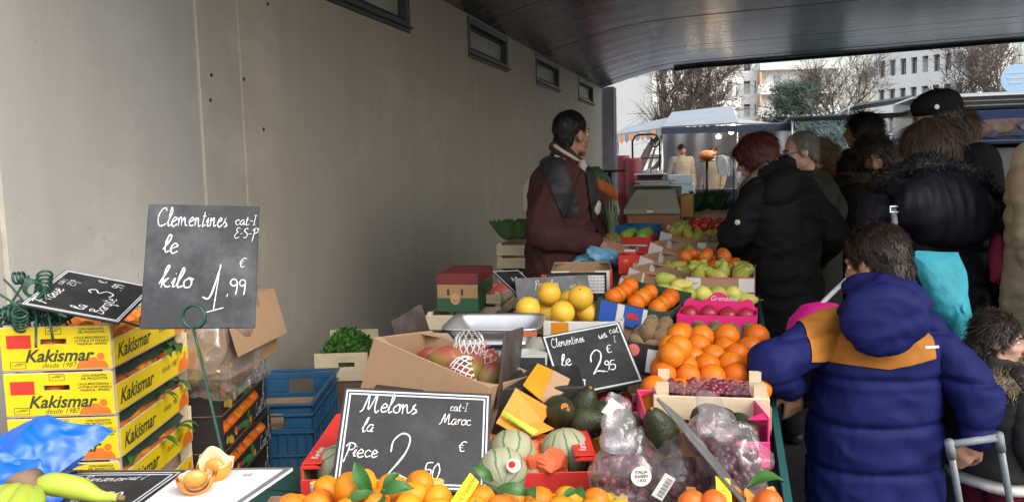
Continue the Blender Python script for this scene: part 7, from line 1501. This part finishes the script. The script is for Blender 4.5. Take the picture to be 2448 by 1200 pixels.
for k in range(2): B = Blob(); B.ell(L(0,0,.845+.03*k), (.2545*s,.2075*s,.010*s), J['RM']); B.build('red_stripe', C_marp, J['t'], .006, 2)
trousers(J, C_marp, 1.15)
# ---------------------------------------------------------------- woman in the hooded black puffer
d = 3.15; top = at(2218, 292, d); H = top.z
J = person('woman with brown bobbed hair in a black quilted coat with fur edged hood', top, H, 22, 52, 8, 0, SK_a, voxel=.009, bulk=1.05, arms={'L': (at(2085,640,d-.05), at(2110,760,d+.12)), 'R': (at(2395,650,d), at(2380,800,d+.1))})
coat(J, C_puff, .42, 1.15, .055, .085, .010, puff(.014, .125, .02, .007, 9), name='quilted_coat', flare=1.05)
fo = J['o']; B = Blob(); B.ell(at(2262,505,d-.17)-fo, (.205,.09,.135), J['RM'] @ Matrix.Rotation(R(12),4,'Y')); B.ell(at(2245,445,d-.10)-fo, (.20,.10,.08), J['RM']); hd = B.build('hood', C_puff, J['t'], .009, 4, lambda co, no: .012*(.5-1.8*np.abs(vnoise(co*np.array([2.2,1,.5]), 3.2, 3, 2)))+.006*vnoise(co, 5, 5, 2))
pts = [at(px,py,dd)-fo for px, py, dd in ((2098,455,d-.02),(2140,418,d-.10),(2200,396,d-.15),(2270,398,d-.16),(2335,425,d-.14),(2378,462,d-.08),(2388,510,d-.06),(2370,545,d-.10))]; pts = _catmull3(pts, 4); B = Blob(); B.chain(pts, [.034+.010*math.sin(i*.9) for i in range(len(pts))]); fr = B.build('fur_trim', C_fur, hd, .010, 3, folds(.005, 3, 12)); tufts(fr, 'fur', C_fur, fr, 7000, .020, .0012, lambda q: (random.gauss(0,1),random.gauss(0,1),random.gauss(.2,1)), 3, .7)
cap_hair(J, HR_br, r=(.092,.112,.098), c=(0,-.018,.030), extra=[((0,-.045,-.045),(.086,.075,.085)), ((.055,-.01,-.05),(.035,.07,.075)), ((-.055,-.01,-.05),(.035,.07,.075))], n=5200, L=.09, seed=6, lift=.08, curl=.02, front=.06, comb=lambda q: (q.x*.8, q.y*.3-.1, -1.))
trousers(J, C_dark, 1.1)
st_ = thing('shoulder_strap', 'pale blue grey bag strap with a silver buckle over the black quilted coat', 'strap', TM(at(2140,550,d-.22))); o2 = Vector(st_.location); b = MB(); A0, A1 = at(2136,500,d-.19)-o2, at(2140,620,d-.24)-o2; b.tube([A0, (A0+A1)/2-Vector(_f)*.01, A1], .011, 8); b.build('webbing', mat('strap_webbing', (.20,.24,.30), .5, .15, 30), st_); b = MB(); b.M = frame(A0-Vector(_f)*.012, _r, _u); b.rbox(-.02,.02,-.014,-.008,-.003,.003,.001); b.rbox(-.02,.02,.006,.012,-.003,.003,.001); b.rbox(-.02,-.015,-.0078,.0058,-.003,.003,.001); b.rbox(.015,.02,-.0078,.0058,-.003,.003,.001); b.build('buckle', M_chrome, st_)
# turquoise bag, magenta and red bags between the people
def soft_bag(name, label, poly, d, th, m, seed):
    c = sum((at(px,py,d) for px, py in poly), Vector())/len(poly); n = len(poly); t = thing(name, label, 'bag', TM(c)); B = MB(); K = 9
    ring = [at(px,py,d)-c for px, py in poly]; P = []
    for i in range(n):
        a, b_ = ring[i], ring[(i+1)%n]
        for k in range(6): P.append(a.lerp(b_, k/6))
    N = len(P); V = []; F = []
    for sgn in (-1, 1):
        o = len(V)
        for j in range(K):
            u = 1-j/K
            for p in P: q = p*u; V.append(q+Vector(_f)*sgn*th*math.sqrt(max(0,1-u*u))+(crumple(q, .022, seed, 9)+crumple(q, .007, seed+2, 30))*(1-u*.75))
        V.append(Vector(_f)*sgn*th); ctr = len(V)-1
        for j in range(K-1):
            for i in range(N):
                q = (o+j*N+i, o+j*N+(i+1)%N, o+(j+1)*N+(i+1)%N, o+(j+1)*N+i); F.append(q if sgn < 0 else q[::-1])
        for i in range(N): q = (o+(K-1)*N+i, o+(K-1)*N+(i+1)%N, ctr); F.append(q if sgn < 0 else q[::-1])
    B.add(V, F, True); B.build('pouch', m, t); return t
M_turq = mat('turquoise_cloth', (.035,.34,.44), .65, .2, 7, .8, 11, bdist=.02); M_mag = mat('magenta_nylon', (.62,.015,.24), .5, .15, 8, .4, 30); M_wine = mat('wine_red_cloth', (.24,.01,.05), .7, .2, 8, .4, 30)
soft_bag('turquoise_bag', 'bright turquoise cloth bag hanging behind the blue jacketed child', [(2192,600),(2292,602),(2305,640),(2308,700),(2330,780),(2372,868),(2368,878),(2318,882),(2290,850),(2262,790),(2225,740),(2185,640),(2180,610)], 2.72, .045, M_turq, 2)
soft_bag('magenta_bag', 'bright pink bag beyond the shoulder of the blue jacketed child', [(1880,790),(1888,760),(1920,730),(1960,722),(2000,726),(2030,745),(2030,800),(1960,830),(1900,830)], 2.85, .07, M_mag, 3)
soft_bag('wine_red_bag', 'wine red bag beside the beige coat at the right edge', [(2372,560),(2385,552),(2400,580),(2428,630),(2420,665),(2390,680),(2370,672),(2365,620)], 3.0, .04, M_wine, 4)
b = MB(); b.tube([at(1955,735,2.83), at(1985,705,2.9), at(2030,662,2.95)], .009, 6); tag(b.build('bag_strap', mat('pale_strap', (.42,.46,.52), .5, .1), None), 'pale grey strap rising from the pink bag', 'strap')
# ---------------------------------------------------------------- woman with maroon hair, black coat
d = 4.25; top = at(1808, 326, d); H = top.z
J = person('woman with short maroon hair in a long black hooded coat, reaching over the tomatoes', top, H, 50, 84, 22, 0, SK_d, voxel=.009, bulk=1.1, lean=.02, foot=(at(1862,600,d).x, at(1862,600,d).y, 0), arms={'L': (at(1758,560,d-.12), at(1740,618,d+.05)), 'R': (at(1985,560,d+.05), at(1930,640,d+.25))}, hoff=(0,0))
coat(J, C_blk, .50, 1.2, .05, .085, .010, creases(.011, 31), name='long_coat', flare=1.08)
fo = J['o']; B = Blob(); B.ell(at(1868,452,d-.14)-fo, (.16,.10,.10), J['RM'] @ Matrix.Rotation(R(-25),4,'Y')); B.ell(at(1850,425,d-.06)-fo, (.125,.10,.085), J['RM']); B.cap(at(1790,470,d-.06)-fo, at(1880,395,d-.06)-fo, .05, .05); B.build('hood', C_blk, J['t'], .009, 4, folds(.010, 12, 4))
B = Blob(); B.chain([at(1778,455,d-.02)-fo, at(1800,430,d-.10)-fo, at(1835,400,d-.10)-fo], [.03,.032,.028]); ff2 = B.build('fur_lining', C_furb, J['t'], .009, 3); tufts(ff2, 'fur', C_furb, ff2, 900, .022, .002, lambda q: (0,0,-1), 5, .6)
cap_hair(J, HR_mr, r=(.092,.112,.094), c=(0,-.015,.036), extra=[((0,-.055,-.02),(.082,.06,.065)), ((.05,.0,-.012),(.04,.07,.055)), ((-.05,.0,-.012),(.04,.07,.055)), ((0,.07,.06),(.065,.035,.035))], n=4200, L=.06, seed=12, lift=.12, front=.085, cut=[((0,.105,.0),(0,1,-.2)), ((0,.02,-.06),(0,.45,-1.))])
trousers(J, C_dark, 1.1)
b = MB(); b.M = frame(at(1763,532,d-.24)-fo, _r, _u); b.lathe([(.014,-.003),(.014,.001),(.010,.003)], 14); b.build('sleeve_badge', mat('badge_metal', (.55,.52,.42), .4, .1), J['t'])
# ---------------------------------------------------------------- man with glasses
d = 4.9; top = at(1912, 318, d); H = top.z
J = person('grey haired man with glasses in a dark olive jacket, looking down to the left', top, H, 75, 106, 14, 0, SK_d, voxel=.008, foot=(at(1938,500,d+.1).x, at(1938,500,d+.1).y, 0), arms={'R': (at(1995,500,d), at(1965,600,d-.1))})
coat(J, C_olive, .55, 1.12, .045, .075, .011, folds(.012, 41, 3.5), name='jacket'); trousers(J, C_dark, 1.05)
cap_hair(J, HR_gr, r=(.080,.100,.086), c=(0,-.024,.030), extra=[((0,-.06,-.03),(.068,.045,.06))], n=3000, L=.022, seed=14, cut=[((0,.035,.05),(0,1,-.15)), ((0,.0,-.02),(0,1,-1.2))])
Mh, hs = J['Mh'], J['hs']; gl = bpy.data.objects.new('glasses', None); COL.objects.link(gl); gl.parent = J['t']
for e in (-1,1):
    b = MB(); b.M = Mh @ Matrix.Scale(hs,4); b.tube([(e*.031+.020*math.cos(a), .098-.004*abs(math.cos(a)), .0+.016*math.sin(a)) for a in [6.283*i/18 for i in range(18)]], .0018, 6, closed=True); b.tube([(e*.051,.096,.004),(e*.074,.04,.006),(e*.078,-.005,.0)], .0018, 5); b.build('lens_rim', M_blackm, gl)
b = MB(); b.M = Mh @ Matrix.Scale(hs,4); b.tube([(-.011,.100,.003),(0,.112,.006),(.011,.100,.003)], .0018, 5); b.build('bridge', M_blackm, gl)
# ---------------------------------------------------------------- woman in rust coat behind him
d = 5.5; top = at(1952, 335, d); H = top.z
J = person('woman with pinned up brown hair in a rust brown coat behind the man with glasses', top, H, 60, 95, 5, 0, SK_a, voxel=.012, foot=(at(1985,500,d).x, at(1985,500,d).y, 0)); coat(J, C_rust, .5, 1.1, .045, .075, .012, folds(.012, 51, 3.5)); trousers(J, C_dark)
cap_hair(J, HR_bl, r=(.086,.106,.092), extra=[((0,-.105,.03),(.05,.05,.05)), ((0,-.06,-.05),(.07,.05,.08))], n=2600, L=.05, seed=16, curl=.2, lift=.3)
# ---------------------------------------------------------------- tall dark figure
d = 6.0; top = at(2060, 274, d); H = top.z
J = person('tall person with long dark hair in a black coat, in shadow before the truck', top, H, 60, 80, 0, 0, SK_b, voxel=.012); coat(J, C_blk2, .45, 1.15, .05, .08, .013, folds(.012, 61, 3.5)); trousers(J, C_dark)
cap_hair(J, HR_bk, r=(.092,.114,.096), extra=[((0,-.06,-.06),(.085,.07,.11)), ((.0,-.05,-.15),(.08,.06,.08))], n=2600, L=.07, seed=18, curl=.25, lift=.35)
# ---------------------------------------------------------------- curly haired woman with fur collar
d = 5.1; top = at(2088, 330, d); H = top.z
J = person('woman with dark curly hair and a brown fur collar, looking down towards the stall', top, H, 170, 175, 25, 0, SK_c, voxel=.009, foot=(at(2085,500,d).x, at(2085,500,d).y, 0)); coat(J, C_blk2, .5, 1.1, .045, .075, .012, folds(.01, 71, 3.5)); trousers(J, C_dark); s = J['s']; nk = J['nk']; B = Blob()
for k in range(16): a = k*6.283/16; B.ball(nk+J['rt']*.12*s*math.cos(a)+J['fw']*.11*s*math.sin(a)+Vector((0,0,-.02)), .05*s)
C_furd = hairmat('brown_fur', (.10,.06,.035)); fc = B.build('fur_collar', C_furd, J['t'], .010, 3, folds(.005, 4, 14)); tufts(fc, 'fur', C_furd, fc, 1800, .04, .002, lambda q: (q.x-nk.x, q.y-nk.y, -.04), 4, .6)
cap_hair(J, HR_dk, r=(.104,.116,.100), c=(0,-.018,.036), extra=[((.075,-.01,-.06),(.045,.07,.09)), ((-.075,-.01,-.06),(.045,.07,.09)), ((0,-.06,-.06),(.09,.06,.10))], n=4200, L=.05, seed=20, curl=.55, lift=.5, front=.062)
# ---------------------------------------------------------------- woman with black cap
d = 3.95; top = at(2238, 228, d); H = top.z
J = person('woman in a black cap with a small white emblem, turned to the left', top, H, 110, 128, 12, 0, SK_b, voxel=.009, foot=(at(2268,500,d).x, at(2268,500,d).y, 0)); coat(J, C_blk2, .5, 1.1, .05, .08, .012, folds(.01, 81, 3.5)); trousers(J, C_dark)
cap_hair(J, HR_bk, r=(.090,.110,.094), extra=[((0,-.07,-.04),(.08,.06,.09)), ((0,-.09,.0),(.06,.05,.06))], n=2600, L=.05, seed=22, front=.04, lift=.2)
Mh, hs = J['Mh'], J['hs']; B = Blob(); B.ell(Mh @ (Vector((0,-.016,.066))*hs), (.104*hs,.120*hs,.066*hs), Mh); B.ell(Mh @ (Vector((.02,-.05,.085))*hs), (.10*hs,.09*hs,.05*hs), Mh); kp = B.build('cap', cloth('black_knit_cap', (.012,.012,.013), .9), J['t'], .008, 4, folds(.004, 6, 9), cuts=[(Mh @ (Vector((0,0,.038))*hs), Mh.to_3x3() @ Vector((0,-.12,-1)))])
b = MB(); q = Mh @ (Vector((-.085,.045,.085))*hs); b.M = frame(at(2240,256,d-.135)-J['o'], _r, _u); b.lathe([(.012,-.002),(.012,.0),(.006,.002)], 14); b.build('cap_emblem', M_labw, kp)
B = Blob(); B.ell(at(2312,305,d+.08)-J['o'], (.045,.06,.08), J['RM']); ff3 = B.build('fur_hood', C_furd, J['t'], .011, 3, folds(.008, 5, 10)); tufts(ff3, 'fur', C_furd, ff3, 1500, .035, .002, lambda q: (0,0,-1), 6, .7)
# ---------------------------------------------------------------- beige coat at the right edge
d = 2.75; top = at(2622, 150, d); H = top.z
J = person('person in a beige padded coat cut off by the right edge', top, H, 25, 25, 0, 0, SK_a, voxel=.010, arms={'L': (at(2492,560,d), at(2500,745,d+.1))}); coat(J, C_beige, .52, 1.15, .055, .075, .010, creases(.008, 91, 4., 2.2), name='padded_coat'); trousers(J, C_blk2, 1.1)
cap_hair(J, HR_bk, r=(.090,.110,.098), extra=[((0,-.05,-.06),(.085,.07,.10))], n=2600, L=.06, seed=24, lift=.1)
# ---------------------------------------------------------------- vendor
d = 4.5; top = at(1366, 271, d); H = top.z
J = person('stallholder in a maroon fleece with a black leather vest, bending towards a blue bag', top, H, -72, -36, 0, 0, SK_c, voxel=.007, lean=.03, foot=(at(1338,600,d).x, at(1338,600,d).y, 0), arms={'R': (at(1296,556,d-.24), at(1425,583,d-.22), Vector(_r)*.95-Vector(_u)*.15, Vector(_u)*.8-Vector(_f)*.6, 1.05, .45, -1), 'L': (at(1430,500,d+.22), at(1448,575,d+.2))})
def vx(B): pass
vc = coat(J, C_fleece, .66, 1.12, .042, .078, .009, creases(.010, 101, 3.6, 1.3), name='fleece_jacket', extra=vx); trousers(J, C_dark, 1.05)
fo = J['o']
cap_hair(J, HR_bk, r=(.080,.100,.088), c=(0,-.018,.038), extra=[((0,-.062,-.03),(.064,.042,.058))], n=4200, L=.010, seed=26, cut=[((0,.058,.0),(0,1,-.35)), ((0,.0,-.02),(0,1,-1.0)), ((0,0,-.082),(0,0,-1))], lift=.5)
b = MB(); col = _catmull3([at(px,py,dd)-fo for px, py, dd in ((1325,348,d-.10),(1345,362,d-.13),(1372,378,d-.12),(1392,392,d-.06))], 5); b.tube(col, [.010]*len(col), 8); b.build('collar_edge', C_cream, J['t'])
B = Blob(); B.chain([at(1324,352,d-.06)-fo, at(1350,372,d-.10)-fo, at(1385,398,d-.06)-fo], [.03,.032,.03]); B.chain([at(1330,355,d+.06)-fo, at(1365,372,d+.08)-fo, at(1392,398,d+.0)-fo], [.03,.03,.03]); B.build('collar', C_fleece, J['t'], .008, 3)
# leather straps cut from a shell over the fleece
def cpl(p, q, keep):
    """cut plane through the eye point and two picture points; keep = a picture point that stays"""
    n = ray(*p).cross(ray(*q)); n = -n if n.dot(ray(*keep)) > 0 else n; return (CAMP-fo, n)
for q_ in [vc]+J['sl']: shell_copy(q_, 'leather_strap', C_leath, J['t'], .010, [cpl((1285,380),(1352,530),(1340,420)), cpl((1335,345),(1392,520),(1320,420)), cpl((1300,515),(1400,520),(1330,420)), (J['nk']+Vector(_f)*.12, Vector(_f))])
shell_copy(vc, 'leather_front', C_leath, J['t'], .014, [cpl((1398,380),(1418,540),(1440,440)), cpl((1380,530),(1460,520),(1420,430))])
B = Blob(); B.chain([at(1392,392,d-.15)-fo, at(1398,425,d-.17)-fo], [.024,.03]); B.build('cream_lapel', C_cream, J['t'], .008, 3); B = Blob(); B.ell(at(1418,495,d-.12)-fo, (.05,.045,.055), J['RM']); B.chain([at(1400,480,d-.15)-fo, at(1395,545,d-.16)-fo], [.024,.02]); B.build('cream_pocket_fleece', C_cream, J['t'], .008, 3, folds(.006, 5, 9))
B = Blob(); B.chain([at(1283,410,d+.02)-fo, at(1265,450,d+.02)-fo, at(1258,500,d+.02)-fo], [.022,.026,.022]); B.build('cream_sleeve_trim', C_cream, J['t'], .008, 3, folds(.008, 6, 12)); b = MB(); b.M = frame(at(1317,473,d-.215)-fo, _r, _u); b.lathe([(.018,-.006),(.018,.002),(.012,.005)], 12); b.build('cream_patch', C_cream, J['t'])
b = MB(); b.tube([at(1326,372,d-.135)-fo, at(1352,384,d-.15)-fo], .007, 6); b.build('cream_piping', C_cream, J['t'])
M_lblue = film_mat(bpy.data.materials.new('pale_blue_film'), (.55,.78,.95), .5, .25) if False else mat('pale_blue_film', (.16,.38,.55), .35, .2, 8, .5, 22)
b = MB(); b.ball((0,0,0), (.115,.09,.055), 44, 28); b.v = [tuple(Vector(p)+crumple(p, .05, 3, 13)+crumple(p, .016, 6, 42)) for p in b.v]; tag(b.build('blue_carrier_bag', M_lblue, None, TM(at(1425,622,d-.26))), 'pale blue plastic bag in the stallholder\'s hands', 'bag')
# ---------------------------------------------------------------- seller inside the far stall
d = 19.6; top = at(1630, 346, d); H = top.z
J = person('seller in a cream apron inside the far lit stall', top, H, 200, 215, 10, 0, SK_d, voxel=.016); coat(J, cloth('cream_apron', (.55,.52,.45), .85), .6, 1.0, .03, .06, .018, folds(.01, 5)); trousers(J, C_dark); cap_hair(J, HR_dk, n=500, L=.03, voxel=.014)
d = 19.4; top = at(1706, 350, d); H = top.z
J = person('second seller in a pale jacket near the bulbs of the far stall', top, H, 150, 160, 10, 0, SK_d, voxel=.016); coat(J, cloth('pale_jacket', (.45,.42,.36), .85), .6, 1.0, .03, .06, .018, folds(.01, 6)); trousers(J, C_dark); cap_hair(J, HR_br, n=500, L=.03, voxel=.014)

bpy.data.scenes.remove(_TMP)
